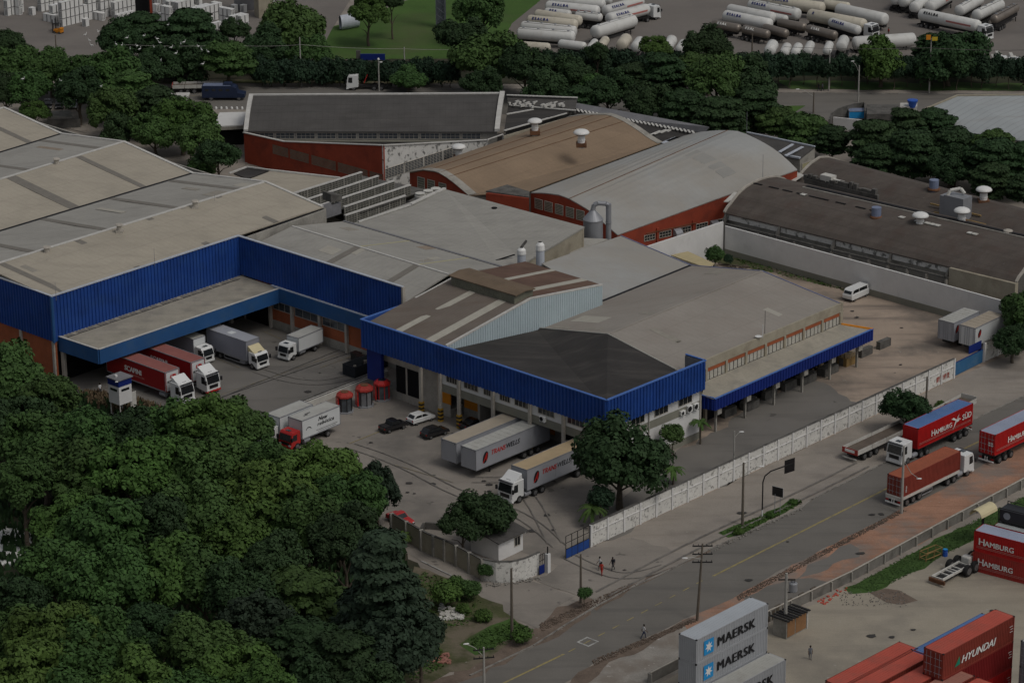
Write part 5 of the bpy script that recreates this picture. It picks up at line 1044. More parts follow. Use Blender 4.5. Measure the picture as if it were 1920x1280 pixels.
# --- the wood at the lower left
WOOD = [('wood', 20, 715, 62), ('wood', 92, 752, 50), ('wood', 168, 822, 56), ('dark', 238, 822, 52), ('wood', 315, 812, 56), ('fresh', 392, 796, 52), ('wood', 452, 800, 46), ('wood', 500, 868, 44), ('fresh', 585, 892, 58), ('wood', 640, 945, 56),
    ('dark', 5, 800, 60), ('wood', 80, 842, 62), ('wood', 165, 905, 68), ('fresh', 262, 888, 62), ('wood', 345, 882, 64), ('wood', 430, 880, 64), ('fresh', 500, 938, 66), ('wood', 575, 985, 62), ('dark', 645, 1010, 52),
    ('wood', 45, 905, 50), ('fresh', 135, 985, 54), ('wood', 205, 1000, 70), ('dark', 292, 985, 56), ('wood', 372, 975, 66), ('fresh', 450, 1010, 62), ('dark', 515, 1060, 52),
    ('wood', 125, 1080, 60), ('dark', 30, 1135, 52), ('wood', 215, 1095, 66), ('fresh', 300, 1085, 70), ('wood', 385, 1095, 66), ('dark', 455, 1120, 56), ('tierfresh', 560, 1120, 74),
    ('wood', 20, 1205, 72), ('fresh', 110, 1205, 66), ('wood', 195, 1215, 70), ('dark', 285, 1185, 54), ('grey', 480, 1180, 60), ('wood', 380, 1215, 60), ('tier', 570, 1215, 62), ('tier', 655, 1235, 60), ('grey', 740, 1215, 66),
    ('fresh', 60, 1292, 74), ('wood', 160, 1300, 72), ('fresh', 260, 1300, 70), ('fresh', 420, 1275, 66), ('wood', 340, 1310, 60), ('fresh', 495, 1300, 54), ('dark', 590, 1310, 58), ('dark', 690, 1300, 50)]
ordn = ['first', 'second', 'third', 'fourth', 'fifth', 'sixth', 'seventh', 'eighth', 'ninth', 'tenth', 'eleventh', 'twelfth', 'thirteenth', 'fourteenth', 'fifteenth', 'sixteenth', 'seventeenth', 'eighteenth', 'nineteenth', 'twentieth']
LOOK = {'wood': 'mid green', 'fresh': 'bright green', 'dark': 'dark green', 'grey': 'grey green', 'tier': 'dark tiered', 'tierfresh': 'green tiered', 'conical': 'dark cone shaped', 'shrub': 'green', 'shrubdark': 'dark', 'weed': 'fresh green'}
def rows_of(lst, bins, where, noun, group, hf, **kw):
    by = {}
    for t in lst:
        r = sum(1 for b in bins if t[2] >= b); by.setdefault(r, []).append(t)
    for r, ts in by.items():
        ts.sort(key=lambda t: t[1])
        for i, t in enumerate(ts):
            lb = f"{LOOK[t[0]]} {noun} {where}, {ordn[i]} from left in {ordn[r]} row"
            tree(t[0], t[1], t[2], t[3] * kw.get('big', 1), t[4] if len(t) > 4 else hf, lb, group=group)
rows_of(WOOD, [790, 860, 912, 1045, 1150, 1250], 'in the wood', 'tree', 'trees of the lower left wood', 12.0, big=1.22)
tree('conical', 712, 1108, 100, 17, 'big dark cone shaped tree with layered branches beside the side street', sz=1.0)
tree('grey', 788, 1185, 46, 8, 'dark grey green tree at the right foot of the cone shaped tree')
tree('grey', 707, 922, 44, 6.6, 'grey green small leaved tree standing at the wood edge by the red car', sz=1.25)
tree('dark', 868, 985, 36, 5.6, 'left half of the leafy pair, darker tree over the gatehouse yard')
tree('dark', 905, 972, 58, 6.6, 'dark leafy tree shading the white gatehouse roof')
tree('dark', 1162, 868, 84, 9.6, 'large dense dark tree in front of the office corner', sz=1.05)
tree('shrub', 1262, 814, 22, 4.6, 'small round tree planted against the office side wall')
tree('shrub', 1243, 842, 13, 1.9, 'light green clipped bush beside the office corner', 'bush', 'bush')
tree('shrubdark', 1128, 935, 24, 4, 'leafy shrub below the large dark tree', 'bush', 'bush')
tree('dark', 1700, 765, 42, 5.4, 'round young tree on the verge beside the flatbed trailers')
tree('weed', 1765, 762, 14, 1.6, 'low green bush behind the grey roofed red container', 'bush', 'bush')
tree('shrub', 1097, 1112, 13, 2.4, 'sapling with whitewashed trunk by the road pole', 'sapling', 'sapling')
tree('shrub', 1340, 478, 18, 3, 'yellowish bush growing by the white yard wall', 'bush', 'bush')
tree('shrubdark', 1366, 487, 9, 1.4, 'tiny dark bush at the white wall corner', 'bush', 'bush')
tree('wood', 1925, 590, 52, 7, 'green tree at the right edge above the two grey trailers')
tree('dark', 1900, 638, 38, 5, 'dark lower tree overhanging the white wall at the right edge')
for i, (x, y, r, h, k, lb) in enumerate(((853, 1092, 18, 2.4, 'weed', 'bluish green shrub behind the leaning post'), (838, 1112, 30, 3, 'weed', 'bright green bush at the foot of the cone shaped tree'), (880, 1104, 20, 2.2, 'shrub', 'wide bush beside the side street'), (868, 1142, 14, 1.0, 'weed', 'low green scrub on the rubbish heap'), (911, 1068, 15, 2, 'shrub', 'reedy bush against the curved white wall'), (978, 1190, 20, 1.8, 'weed', 'bright bush at the foot of the bare pole'), (905, 1155, 18, 1.2, 'weed', 'flat patch of leaves beside the dirt path'), (815, 1222, 14, .9, 'weed', 'low scrub under the bottom street lamp'), (1385, 996, 11, .8, 'weed', 'weeds around the tall pole on the verge'), (1445, 966, 9, .6, 'weed', 'weeds at the foot of the sign posts'), (1488, 941, 9, .5, 'weed', 'weed clump on the kerb beyond the signs'))):
    tree(k, x, y, r, h, lb, 'bush', 'bush')
# --- trees in the middle and far distance
RIGHTT = [('tierfresh', 1462, 226, 40, 8), ('tierfresh', 1515, 246, 52, 8), ('tier', 1560, 262, 36, 7), ('tier', 1640, 262, 52, 9), ('tier', 1700, 235, 42, 9.5), ('tier', 1752, 232, 40, 9.5), ('tier', 1715, 285, 58, 9), ('tier', 1790, 280, 56, 9.5), ('tierfresh', 1862, 268, 40, 10), ('tier', 1862, 300, 56, 9.5), ('tier', 1925, 300, 48, 9), ('tier', 1640, 298, 40, 7), ('dark', 1780, 318, 42, 7), ('tier', 1860, 338, 44, 7), ('tier', 1925, 352, 36, 7)]
rows_of(RIGHTT, [255, 293], 'behind the dark vaults', 'tree', 'trees behind the dark vaults', 9)
MID = [('dark', 868, 72, 42, 9), ('wood', 905, 22, 46, 10), ('wood', 925, 112, 62, 10), ('dark', 905, 158, 34, 7), ('dark', 985, 130, 46, 9), ('dark', 1025, 170, 46, 9), ('tier', 1085, 188, 36, 8), ('dark', 1075, 140, 40, 8), ('tierfresh', 1118, 160, 32, 8), ('dark', 1140, 175, 42, 9), ('tier', 1185, 150, 44, 10), ('tier', 1245, 135, 48, 12), ('dark', 1215, 195, 46, 9), ('tierfresh', 1300, 128, 46, 12), ('dark', 1330, 88, 44, 12), ('tier', 1285, 205, 52, 9), ('wood', 1345, 150, 56, 12), ('tier', 1350, 220, 52, 9), ('dark', 1405, 165, 56, 11), ('tier', 1415, 205, 56, 9), ('dark', 1120, 100, 22, 8), ('fresh', 1228, 92, 26, 8)]
rows_of(MID, [100, 148, 182], 'above the brown vault', 'tree', 'trees above the brown vault', 9)
TL = [('wood', 542, 62, 66, 8.5), ('dark', 500, 95, 46, 7), ('wood', 585, 100, 36, 7), ('fresh', 690, 25, 36, 9), ('dark', 735, 5, 22, 9), ('tierfresh', 428, 108, 50, 9), ('tier', 350, 62, 62, 11), ('tier', 268, 60, 48, 11), ('dark', 225, 80, 46, 10), ('dark', 330, 120, 60, 7), ('wood', 205, 140, 56, 10), ('wood', 150, 135, 38, 8), ('wood', 95, 132, 46, 8), ('wood', 25, 128, 46, 8), ('dark', 5, 82, 34, 8), ('wood', 55, 168, 42, 8), ('dark', 145, 172, 46, 9), ('tierfresh', 245, 165, 52, 10), ('dark', 285, 130, 40, 9), ('tier', 290, 195, 48, 9), ('wood', 215, 205, 50, 9), ('fresh', 340, 228, 52, 9), ('wood', 290, 252, 44, 7), ('wood', 372, 262, 46, 8), ('dark', 408, 292, 36, 7), ('fresh', 65, 212, 24, 4.5), ('dark', 230, 245, 38, 6), ('dark', 10, 170, 40, 8), ('shrub', 378, 318, 26, 2.5), ('dark', 440, 60, 26, 8)]
rows_of(TL, [90, 150, 200], 'at the upper left', 'tree', 'trees of the upper left belt', 9)
tree('wood', 765, 150, 36, 4.5, 'round mango tree beside the far road lamp', sz=.8)
tree('fresh', 1652, 118, 46, 8, 'bright green tree taller than the far hedge', sz=1.2)
tree('dark', 1780, 112, 66, 9, 'broad dark tree at the right end of the far hedge')
tree('tier', 1745, 85, 30, 9, 'small dark tree behind the yellow sign')
# far hedge: upright bushes along the tanker yard, ivy and dark bushes left of them
hd = []
for i in range(38): x = 1030 + i * 24; hd.append((x, 118 + (i * 7 % 5) * 2 + (x - 1030) * .012))
for i in range(16): x = 488 + i * 24; hd.append((x, 138 + (i * 5 % 4)))
for i, (x, y) in enumerate(hd):
    left = i >= 38; j = i - 38 if left else i; sg_ = 'left of the block wall' if left else 'along the tanker yard, ' + ('left part' if j < 19 else 'right part')
    lb = f"{ordn[j % 19]} dark hedge bush from the left {sg_}"
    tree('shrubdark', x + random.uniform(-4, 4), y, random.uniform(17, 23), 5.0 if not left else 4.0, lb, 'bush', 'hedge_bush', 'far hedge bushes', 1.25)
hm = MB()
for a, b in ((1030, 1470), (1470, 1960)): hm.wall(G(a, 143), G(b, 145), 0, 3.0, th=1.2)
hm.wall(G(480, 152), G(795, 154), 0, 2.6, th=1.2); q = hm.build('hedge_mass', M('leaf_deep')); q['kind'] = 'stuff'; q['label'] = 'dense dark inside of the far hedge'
def leaf_stuff(name, polys, dens, size, m, label, h=.5, seed=3):
    rng = random.Random(seed); V, F = [], []
    for poly_, n in polys:
        xs = [p[0] for p in poly_]; ys = [p[1] for p in poly_]
        c = 0
        while c < n:
            x, y = rng.uniform(min(xs), max(xs)), rng.uniform(min(ys), max(ys)); inside = False; j = len(poly_) - 1
            for i in range(len(poly_)):
                if (poly_[i][1] > y) != (poly_[j][1] > y) and x < (poly_[j][0] - poly_[i][0]) * (y - poly_[i][1]) / (poly_[j][1] - poly_[i][1]) + poly_[i][0]: inside = not inside
                j = i
            if not inside: continue
            c += 1; p = G(x, y); a = rng.uniform(0, 6.28); s = size * rng.uniform(.5, 1.3); hh = h * rng.uniform(.4, 1.2); d = Vector((math.cos(a), math.sin(a), 0)) * s * .5; tl_ = Vector((rng.uniform(-.3, .3), rng.uniform(-.3, .3), hh)); i = len(V)
            V += [p - d, p + d, p + tl_ + d * .3, p + tl_ - d * .3]; F.append((i, i + 1, i + 2, i + 3))
    me = bpy.data.meshes.new(name); me.from_pydata(V, [], F); me.materials.append(m); o = obj(name, me); o['kind'] = 'stuff'; o['label'] = label; return o
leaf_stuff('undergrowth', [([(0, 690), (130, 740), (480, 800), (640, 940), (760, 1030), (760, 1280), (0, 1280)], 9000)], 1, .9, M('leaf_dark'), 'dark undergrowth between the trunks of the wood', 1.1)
leaf_stuff('weeds', [([(790, 1070), (850, 1090), (900, 1130), (880, 1170), (830, 1180), (760, 1150)], 900), ([(880, 1200), (960, 1160), (990, 1180), (960, 1200), (900, 1228)], 700), ([(770, 1190), (820, 1210), (830, 1250), (770, 1280)], 500), ([(1350, 1000), (1440, 962), (1505, 936), (1500, 945), (1400, 996)], 600), ([(1360, 474), (1480, 498), (1600, 548), (1520, 530), (1400, 500)], 500)], 1, .4, M('leaf_fresh'), 'patchy weeds beside the road', .2, 5)
leaf_stuff('dry_weeds', [([(150, 735), (240, 745), (300, 765), (230, 775), (170, 765)], 1600)], 1, .5, mat('dry_leaf', (.15, .11, .065), .9, .3, .6, fine=.3), 'reddish dry scrub below the guard booth', .7, 8)
leaf_stuff('grass_tufts', [([(1590, 1103), (1700, 1042), (1800, 990), (1930, 925), (1930, 955), (1800, 1025), (1700, 1080), (1640, 1108)], 4500)], 1, .22, M('leaf_green'), 'thick green grass along the concrete barrier', .1, 6)
# palms
def palm(px, py, h, r, label):
    P = G(px, py); t = thing('palm', label, 'palm', P, random.uniform(0, 6)); k = MB(); k.cyl((0, 0, 0), (.1, .05, h), .14, .09, 8); k.build('trunk', M('bark'), t)
    V, F = [], []; rng = random.Random(int(px))
    for i in range(15):
        a = i * 2.4; el = rng.uniform(.1, 1.1); prev = None
        for j in range(9):
            f = j / 8; out = r * f; z = h + r * (math.sin(el) * f - .75 * f * f * 1.2); c = Vector((.1 + math.cos(a) * out, .05 + math.sin(a) * out, z)); sd = Vector((-math.sin(a), math.cos(a), -.5)) * (.42 * r * (1 - abs(f - .45)) * .55)
            if prev is not None:
                for s_ in (1, -1):
                    b = len(V); V.extend([prev, c, c + Vector((sd.x * s_, sd.y * s_, sd.z)), prev + Vector((sd.x * s_, sd.y * s_, sd.z)) * .6]); F.append((b, b + 1, b + 2, b + 3))
            prev = c
    me = bpy.data.meshes.new('fronds'); me.from_pydata(V, [], F); me.materials.append(M('leaf_fresh')); obj('fronds', me, t)
palm(1313, 832, 3.0, 1.5, 'small palm at the far corner of the office side wall'); palm(1262, 908, 2.2, 1.6, 'small palm right of the large dark tree'); palm(1112, 985, 2.4, 1.9, 'broad palm left of the white road wall end')
palm(752, 1022, 1.5, 1.4, 'banana-like palm against the boundary wall by the red car')
# egrets roosting in the dark trees
def egret_mesh():
    k = MB(); k.lathe([(.02, -.32), (.12, -.2), (.16, 0), (.12, .2), (.05, .3)], (0, 0, .38), 8, axis='x'); k.tube([(.25, 0, .42), (.36, 0, .6), (.3, 0, .78), (.4, 0, .86)], .045, 6); k.cyl((.4, 0, .86), (.56, 0, .83), .03, .005, 5); k.cyl((0, .05, 0), (0, .05, .3), .015, n=4); k.cyl((0, -.05, 0), (0, -.05, .3), .015, n=4); k.cyl((-.3, 0, .38), (-.5, 0, .3), .09, .02, 6); return k.mesh('egret', [M('white_paint')])
EG = egret_mesh(); rng = random.Random(12)
for i, (x, y) in enumerate(((172, 88), (185, 62), (205, 108), (228, 88), (238, 74), (218, 86), (244, 95), (251, 50), (270, 50), (295, 76), (300, 83), (257, 89), (262, 95), (290, 92), (307, 95), (311, 98), (321, 92), (339, 85), (345, 82), (372, 90), (378, 96), (390, 100), (302, 116), (380, 123), (43, 151), (190, 165), (115, 155), (330, 103), (270, 70), (315, 50), (160, 68), (168, 79))):
    o = obj('egret', EG, None, G(x, y, 9.5 if y < 110 else 8.5), rng.uniform(0, 6)); o.scale = (.8,) * 3; tag(o, 'white egret perched in the dark upper left trees', 'bird', 'egrets roosting in the trees')
# ================================================================ vehicles and containers
mat('red_curtain', (.30, .010, .012), .6, .1, .4, fine=.1); mat('red_roof', (.27, .10, .085), .7, .1, .5, fine=.1); mat('ham_red', (.42, .012, .012), .5, .1, .4, fine=.08, dirt=((.25, .03, .02), .8, .55, .75, .4))
mat('ham_red_faded', (.36, .035, .028), .6, .1, .4, fine=.1, dirt=((.25, .06, .04), .6, .5, .7, .5))
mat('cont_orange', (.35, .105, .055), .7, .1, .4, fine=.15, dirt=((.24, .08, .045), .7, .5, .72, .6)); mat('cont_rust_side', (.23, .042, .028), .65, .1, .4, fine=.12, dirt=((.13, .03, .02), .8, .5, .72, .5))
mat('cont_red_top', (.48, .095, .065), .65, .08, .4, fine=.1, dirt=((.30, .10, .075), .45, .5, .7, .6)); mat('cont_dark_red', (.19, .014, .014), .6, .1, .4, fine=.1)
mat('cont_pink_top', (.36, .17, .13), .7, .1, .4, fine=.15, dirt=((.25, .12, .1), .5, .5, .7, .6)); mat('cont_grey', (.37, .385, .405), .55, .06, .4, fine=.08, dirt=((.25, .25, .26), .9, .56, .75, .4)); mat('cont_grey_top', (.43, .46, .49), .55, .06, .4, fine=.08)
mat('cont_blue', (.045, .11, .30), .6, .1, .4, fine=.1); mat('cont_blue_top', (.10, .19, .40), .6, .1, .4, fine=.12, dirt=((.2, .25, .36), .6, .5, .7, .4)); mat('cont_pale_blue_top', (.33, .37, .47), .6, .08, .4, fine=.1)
mat('box_grey', (.30, .31, .36), .45, .08, .3, fine=.06, metal=.15); mat('box_white', (.62, .64, .64), .5, .05, .4, fine=.06); mat('box_silver', (.37, .38, .41), .45, .06, .3, fine=.08, metal=.1, dirt=((.26, .26, .27), .6, .55, .75, .5))
mat('top_tan', (.38, .33, .26), .75, .08, .5, fine=.12); mat('top_sand', (.44, .34, .21), .75, .08, .5, fine=.12); mat('top_grey', (.42, .42, .39), .75, .08, .5, fine=.12, dirt=((.3, .28, .25), .7, .5, .7, .5))
mat('truck_white', (.70, .71, .70), .35, .04, .5, fine=.05, coat=.3); mat('cream', (.60, .53, .33), .5, .05, .5); mat('truck_red', (.42, .02, .018), .35, .06, .5, coat=.3); mat('chassis', (.022, .021, .021), .8, .3, 1, fine=.2)
mat('tank_white', (.60, .60, .575), .5, .06, .3, fine=.12, dirt=((.40, .38, .33), .5, .52, .75, .5), rnd=.08); mat('tank_cream', (.55, .51, .42), .55, .08, .3, fine=.12, dirt=((.36, .32, .24), .6, .52, .72, .6)); mat('tank_steel', (.24, .21, .18), .4, .15, .6, metal=.4, fine=.2)
mat('letter_white', (.75, .75, .72), .6, .04, 1); mat('letter_black', (.012, .012, .014), .6, .1, 1); mat('letter_red', (.45, .02, .015), .6, .1, 1); mat('letter_blue', (.02, .03, .16), .6, .1, 1); mat('sign_blue', (.02, .28, .62), .6, .06, 1); mat('letter_green', (.01, .22, .14), .6, .1, 1); mat('pale_red', (.45, .17, .15), .6, .1, 1)
mat('lamp_red', (.35, .01, .01), .4, .1, 1); mat('lamp_clear', (.7, .7, .68), .2, .05, 1); mat('car_black', (.011, .011, .013), .25, .1, 1, coat=.6, spec=.5); mat('navy_armour', (.018, .028, .062), .5, .12, .5, fine=.1); mat('wood_floor', (.13, .105, .085), .9, .15, .8, fine=.3, stripe=[(90, .3, .3, .12)])
MESH = {}
def cached(key, fn):
    if key not in MESH: MESH[key] = fn()
    return MESH[key]
def wheel(parent, x, y, r=.5, w=.28, name='wheel'):
    def ty(): k = MB(); k.lathe([(r * .62, -w / 2), (r * .95, -w / 2), (r, -w * .35), (r, w * .35), (r * .95, w / 2), (r * .62, w / 2)], n=20); return k.mesh('wheel', [M('rubber')])
    def rm(): k = MB(); k.lathe([(r * .6, -w / 2 - .012), (r * .6, w / 2 + .012)], n=16); k.lathe([(r * .22, -w / 2 - .05), (r * .22, w / 2 + .05)], n=10); return k.mesh('rim', [M('rim')])
    o = obj(name, cached(('ty', r, w), ty), parent, (x, y, r), (R(90), 0, 0)); obj('rim', cached(('rm', r, w), rm), o); return o
def axle(parent, x, W, r=.5, dual=False):
    for s in (-1, 1): wheel(parent, x, s * (W / 2 - (.28 if dual else .17)), r, .52 if dual else .3)
def cab(root, x0, paint, kind='big', defl=None, W=2.46, accent=None, sun=False):
    """forward-control cab; front face at x0"""
    Lc, Hc = {'big': (2.2, 3.0), 'mid': (1.75, 2.45), 'high': (2.2, 3.35)}[kind]; h2 = W / 2; pm = M(paint); zw = Hc * .52; zt = Hc * .885
    k = MB(); k.extr([(x0 - Lc, .75), (x0 - .05, .42), (x0, .55), (x0 + .02, zw), (x0 - .22, zt + .03), (x0 - .42, Hc), (x0 - Lc, Hc + .04)], -h2, h2)
    c = k.build('cab', pm, root, bevel=.07)
    k = MB(); a, b = Vector((x0 + .045, 0, zw + .04)), Vector((x0 - .185, 0, zt - .02)); n = Vector((b.z - a.z, 0, a.x - b.x)).normalized() * .02
    k.add([(p.x + o.x, y, p.z + o.z) for o in (Vector((0, 0, 0)), n) for p, y in ((a, -h2 + .14), (a, h2 - .14), (b, h2 - .2), (b, -h2 + .2))], [(4, 5, 6, 7), (0, 1, 5, 4), (1, 2, 6, 5), (2, 3, 7, 6), (3, 0, 4, 7)]); k.build('windshield', M('glass_dark'), c)
    for s in (-1, 1):
        k = MB(); y0, y1 = sorted((s * h2, s * (h2 + .015))); k.extr([(x0 - .3, zw + .08), (x0 - .4, zt - .06), (x0 - 1.1, zt - .06), (x0 - 1.1, zw + .02), (x0 - .75, zw)], y0, y1); k.build('side_window', M('glass_dark'), c)
        k = MB(); k.box(x0 - .1, x0 + .12, min(s * (h2 + .08), s * (h2 + .3)), max(s * (h2 + .08), s * (h2 + .3)), zw + .1, zw + .65); k.build('mirror', M('black_paint'), c)
        k = MB(); k.box(x0 - .02, x0 + .05, min(s * (h2 - .5), s * (h2 - .1)), max(s * (h2 - .5), s * (h2 - .1)), .62, .86); k.build('headlight', M('lamp_clear'), c)
    k = MB(); k.box(x0 - .02, x0 + .035, -h2 + .45, h2 - .45, Hc * .3, zw - .16)
    for i in range(3): k.box(x0 + .035, x0 + .05, -h2 + .5, h2 - .5, Hc * .31 + i * .14, Hc * .31 + i * .14 + .05)
    k.build('grille', M('black_paint'), c)
    k = MB(); k.box(x0 - .35, x0 + .08, -h2 - .01, h2 + .01, .32, .62); k.build('bumper', M(accent or paint), c, bevel=.04)
    if kind != 'mid' or sun: k = MB(); k.box(x0 - .3, x0 + .02, -h2 + .1, h2 - .1, Hc - .12, Hc - .06); k.build('sun_visor', M('black_paint' if not sun else paint), c)
    k = MB(); k.box(x0 - Lc * .55, x0 - Lc * .3, -.35, .35, Hc + .03, Hc + .09); k.build('roof_hatch', M('glass_mid'), c)
    if defl: k = MB(); k.extr([(x0 - .55, Hc), (x0 - 1.1, Hc + .3), (x0 - 1.75, Hc + .72), (x0 - 2.0, Hc + .8), (x0 - 2.0, Hc + .02)], -h2 + .12, h2 - .12); k.build('wind_deflector', M(defl), c, bevel=.06)
    return c
def chassis(root, x0, x1, W=2.4, z=.95):
    k = MB(); k.box(x0, x1, -.5, .5, z - .3, z); 
    k.build('chassis', M('chassis'), root)
def tanks(root, x, W, side=(1, -1)):
    for s in side: k = MB(); k.cyl((x - .9, s * (W / 2 - .36), .72), (x + .2, s * (W / 2 - .36), .72), .33, n=14); k.build('fuel_tank', M('metal_grey'), root)
def boxbody(root, x1, L, W, z0, z1, side, top, ribs=0, label=None, trim='metal_grey', doors=True):
    """van body from x1 (front) back by L"""
    h2 = W / 2; k = MB(); k.box(x1 - L, x1, -h2, h2, z0, z1 - .02); b = k.build('box_body', M(side), root, label=label)
    k = MB(); k.box(x1 - L + .05, x1 - .05, -h2 + .05, h2 - .05, z1 - .04, z1 + .015)
    for i in range(ribs): x = x1 - L * (i + 1) / (ribs + 1); k.box(x - .025, x + .025, -h2 + .05, h2 - .05, z1 + .015, z1 + .04)
    k.build('roof', M(top), b)
    k = MB(); t = .035
    for y in (-h2, h2):
        k.box(x1 - L - t, x1 + t, y - t, y + t, z1 - .09, z1 + .03); k.box(x1 - L - t, x1 + t, y - t, y + t, z0 - .03, z0 + .1)
        for x in (x1 - L, x1): k.box(x - t, x + t, y - t, y + t, z0, z1)
    for x in (x1 - L, x1): k.box(x - t, x + t, -h2, h2, z1 - .09, z1 + .03)
    k.build('edge_trim', M(trim), b)
    if doors:
        k = MB(); k.box(x1 - L - .03, x1 - L - .01, -.03, .03, z0 + .1, z1 - .1)
        for y in (-.35, .35, -h2 + .25, h2 - .25): k.box(x1 - L - .06, x1 - L - .02, y - .02, y + .02, z0 + .1, z1 - .1)
        k.build('door_bar', M('metal_grey'), b)
    return b
SIDE_R = lambda: (R(90), 0, 0)               # reads towards +x on the -y side
SIDE_L = lambda: (R(90), 0, R(180))          # reads towards -x on the +y side
def skirt(root, x0, x1, y, z0=.45, z1=1.0):
    k = MB(); k.box(x0, x1, y - .03, y + .03, z0, z0 + .1); k.box(x0, x1, y - .03, y + .03, z1 - .1, z1); 
    for x in (x0, x1 - .08): k.box(x, x + .08, y - .03, y + .03, z0, z1)
    k.build('side_guard', M('metal_grey'), root)
def ellipse_logo(parent, x, y, z, s):
    k = MB(); n = 24; sg = 1 if y > 0 else -1
    k.add([(x + math.cos(a * 6.283 / n) * .62 * s - sg * math.sin(a * 6.283 / n) * .25 * s, y + dy, z + math.sin(a * 6.283 / n) * 1.0 * s) for dy in (0, sg * .015) for a in range(n)], [tuple(range(n)), tuple(range(n, 2 * n))]); k.build('logo_disc', M('letter_black'), parent)
    k = MB(); f = lambda u, v: (x - sg * u * s, y + sg * .022, z + v * s)
    for P_ in ([(-.75, -.95), (-.35, -.75), (.5, .75), (.25, .7)], [(.05, .35), (.5, .75), (.35, -.6), (.1, -.6)], [(-.3, -.3), (.3, -.2), (.3, 0), (-.15, -.05)]): k.poly([f(*p) for p in P_])
    k.build('logo_mark', M('letter_red'), parent)
# ---- container
def container(name, label, side, top, L=12.19, W=2.44, H=2.59, group=None, doors=None, parent=None, cat='container', ends='corr', z=0):
    if parent is None: root = thing(name, label, cat, (0, 0, 0), 0, group)
    else: root = obj(name, None, parent, (0, 0, z))
    h2 = W / 2; key = ('cont', side, L, H)
    def body():
        k = MB(); k.box(.06, L - .06, -h2 + .07, h2 - .07, .1, H - .06)
        for y in (-h2, h2):
            yy = sorted((y, y * (1 - .06 / h2))); k.box(0, L, yy[0], yy[1], 0, .16); k.box(0, L, yy[0], yy[1], H - .1, H)
            for x in (0, L - .15): k.box(x, x + .15, min(y, y * (1 - .15 / h2)), max(y, y * (1 - .15 / h2)), .16, H - .1)
        for x in (0, L - .08): k.box(x, x + .08, -h2 + .15, h2 - .15, H - .1, H - .01); k.box(x, x + .08, -h2 + .15, h2 - .15, 0, .16)
        k.corr((.15, -h2 + .055), (L - .15, -h2 + .055), .16, H - .1, pitch=.28, depth=.045, frac=.3)
        k.corr((L - .15, h2 - .055), (.15, h2 - .055), .16, H - .1, pitch=.28, depth=.045, frac=.3)
        k.corr((L - .055, -h2 + .15), (L - .055, h2 - .15), .16, H - .1, pitch=.28, depth=.045, frac=.3); k.corr((.055, h2 - .15), (.055, -h2 + .15), .16, H - .1, pitch=.28, depth=.045, frac=.3)
        return k.mesh('body', [M(side)])
    obj('body', cached(key, body), root)
    def roof():
        k = MB(); k.box(.07, L - .07, -h2 + .06, h2 - .06, H - .055, H - .02); n = int(L / .32)
        for i in range(n): x = .35 + (L - .7) * i / n; k.box(x, x + .13, -h2 + .15, h2 - .15, H - .02, H - .004)
        return k.mesh('roof', [M(top)])
    obj('roof', cached(('croof', top, L, H), roof), root)
    def cast():
        k = MB()
        for x in (-.005, L - .165):
            for y in (-h2 - .005, h2 - .165):
                for zz in (-.005, H - .11): k.box(x, x + .17, y, y + .17, zz, zz + .12)
        return k.mesh('corner_casting', [M('chassis')])
    obj('corner_castings', cached(('cast', L, W, H), cast), root)
    if doors is not None:
        for s in (-1, 1):
            sx = -1 if doors == 0 else 1; xx = 0 if doors == 0 else L; k = MB(); k.box(min(xx, xx + sx * .03), max(xx, xx + sx * .03), min(s * .02, s * (h2 - .12)), max(s * .02, s * (h2 - .12)), .14, H - .1); d = k.build('door', M(side), root)
            k = MB()
            for y in (.3, .8): k.cyl((xx + sx * .06, s * y, .15), (xx + sx * .06, s * y, H - .12), .025, n=6)
            for zz in (.5, 1.3, 2.1): k.box(min(xx + sx * .03, xx + sx * .05), max(xx + sx * .03, xx + sx * .05), min(s * .1, s * 1.05), max(s * .1, s * 1.05), zz, zz + .07)
            k.build('locking_bar', M('metal_grey'), d)
    return root
def hamburg(root, y, z, L, sg, small=False):
    """lettering of the red line, on side y; sg=+1 reads towards +x"""
    rot = SIDE_R() if sg > 0 else SIDE_L(); X = (lambda u: u * L) if sg > 0 else (lambda u: (1 - u) * L); yy = y + (-.03 if y < 0 else .03); w_ = M('letter_white')
    lettering('H', 1.22, w_, root, (X(.235 if not small else .05), yy, z), rot, bold=.009); lettering('AMBURG', .93, w_, root, (X(.235 + .068) if not small else X(.05 + .068), yy, z), rot, bold=.009, space=1.02)
    k = MB(); f = lambda u, v: (X(.60) + sg * u, yy, z + v)
    for P_ in ([(0, 1.1), (.5, 1.2), (1.15, .75), (1.0, .6)], [(1.0, .62), (1.25, .35), (1.9, .45), (1.3, .8)], [(1.1, .7), (1.55, 1.0), (1.75, 1.35), (1.35, 1.0)], [(.95, .62), (1.2, .45), (.6, -.35), (.35, -.6)], [(1.3, .75), (2.0, .55), (2.2, .6), (1.6, .85)]):
        P2 = [f(*p) for p in P_]; k.poly(P2)
    k.build('bird_emblem', w_, root)
    lettering('SÜD', 1.1, w_, root, (X(.80), yy, z + .25), rot, bold=.009)
    k = MB()
    for zz in (.25, .42): k.box(.4, L - .3, min(yy, yy + .001), max(yy, yy + .001) + .004, z - zz, z - zz + .06)
    k.build('stripe', M('pale_red'), root)
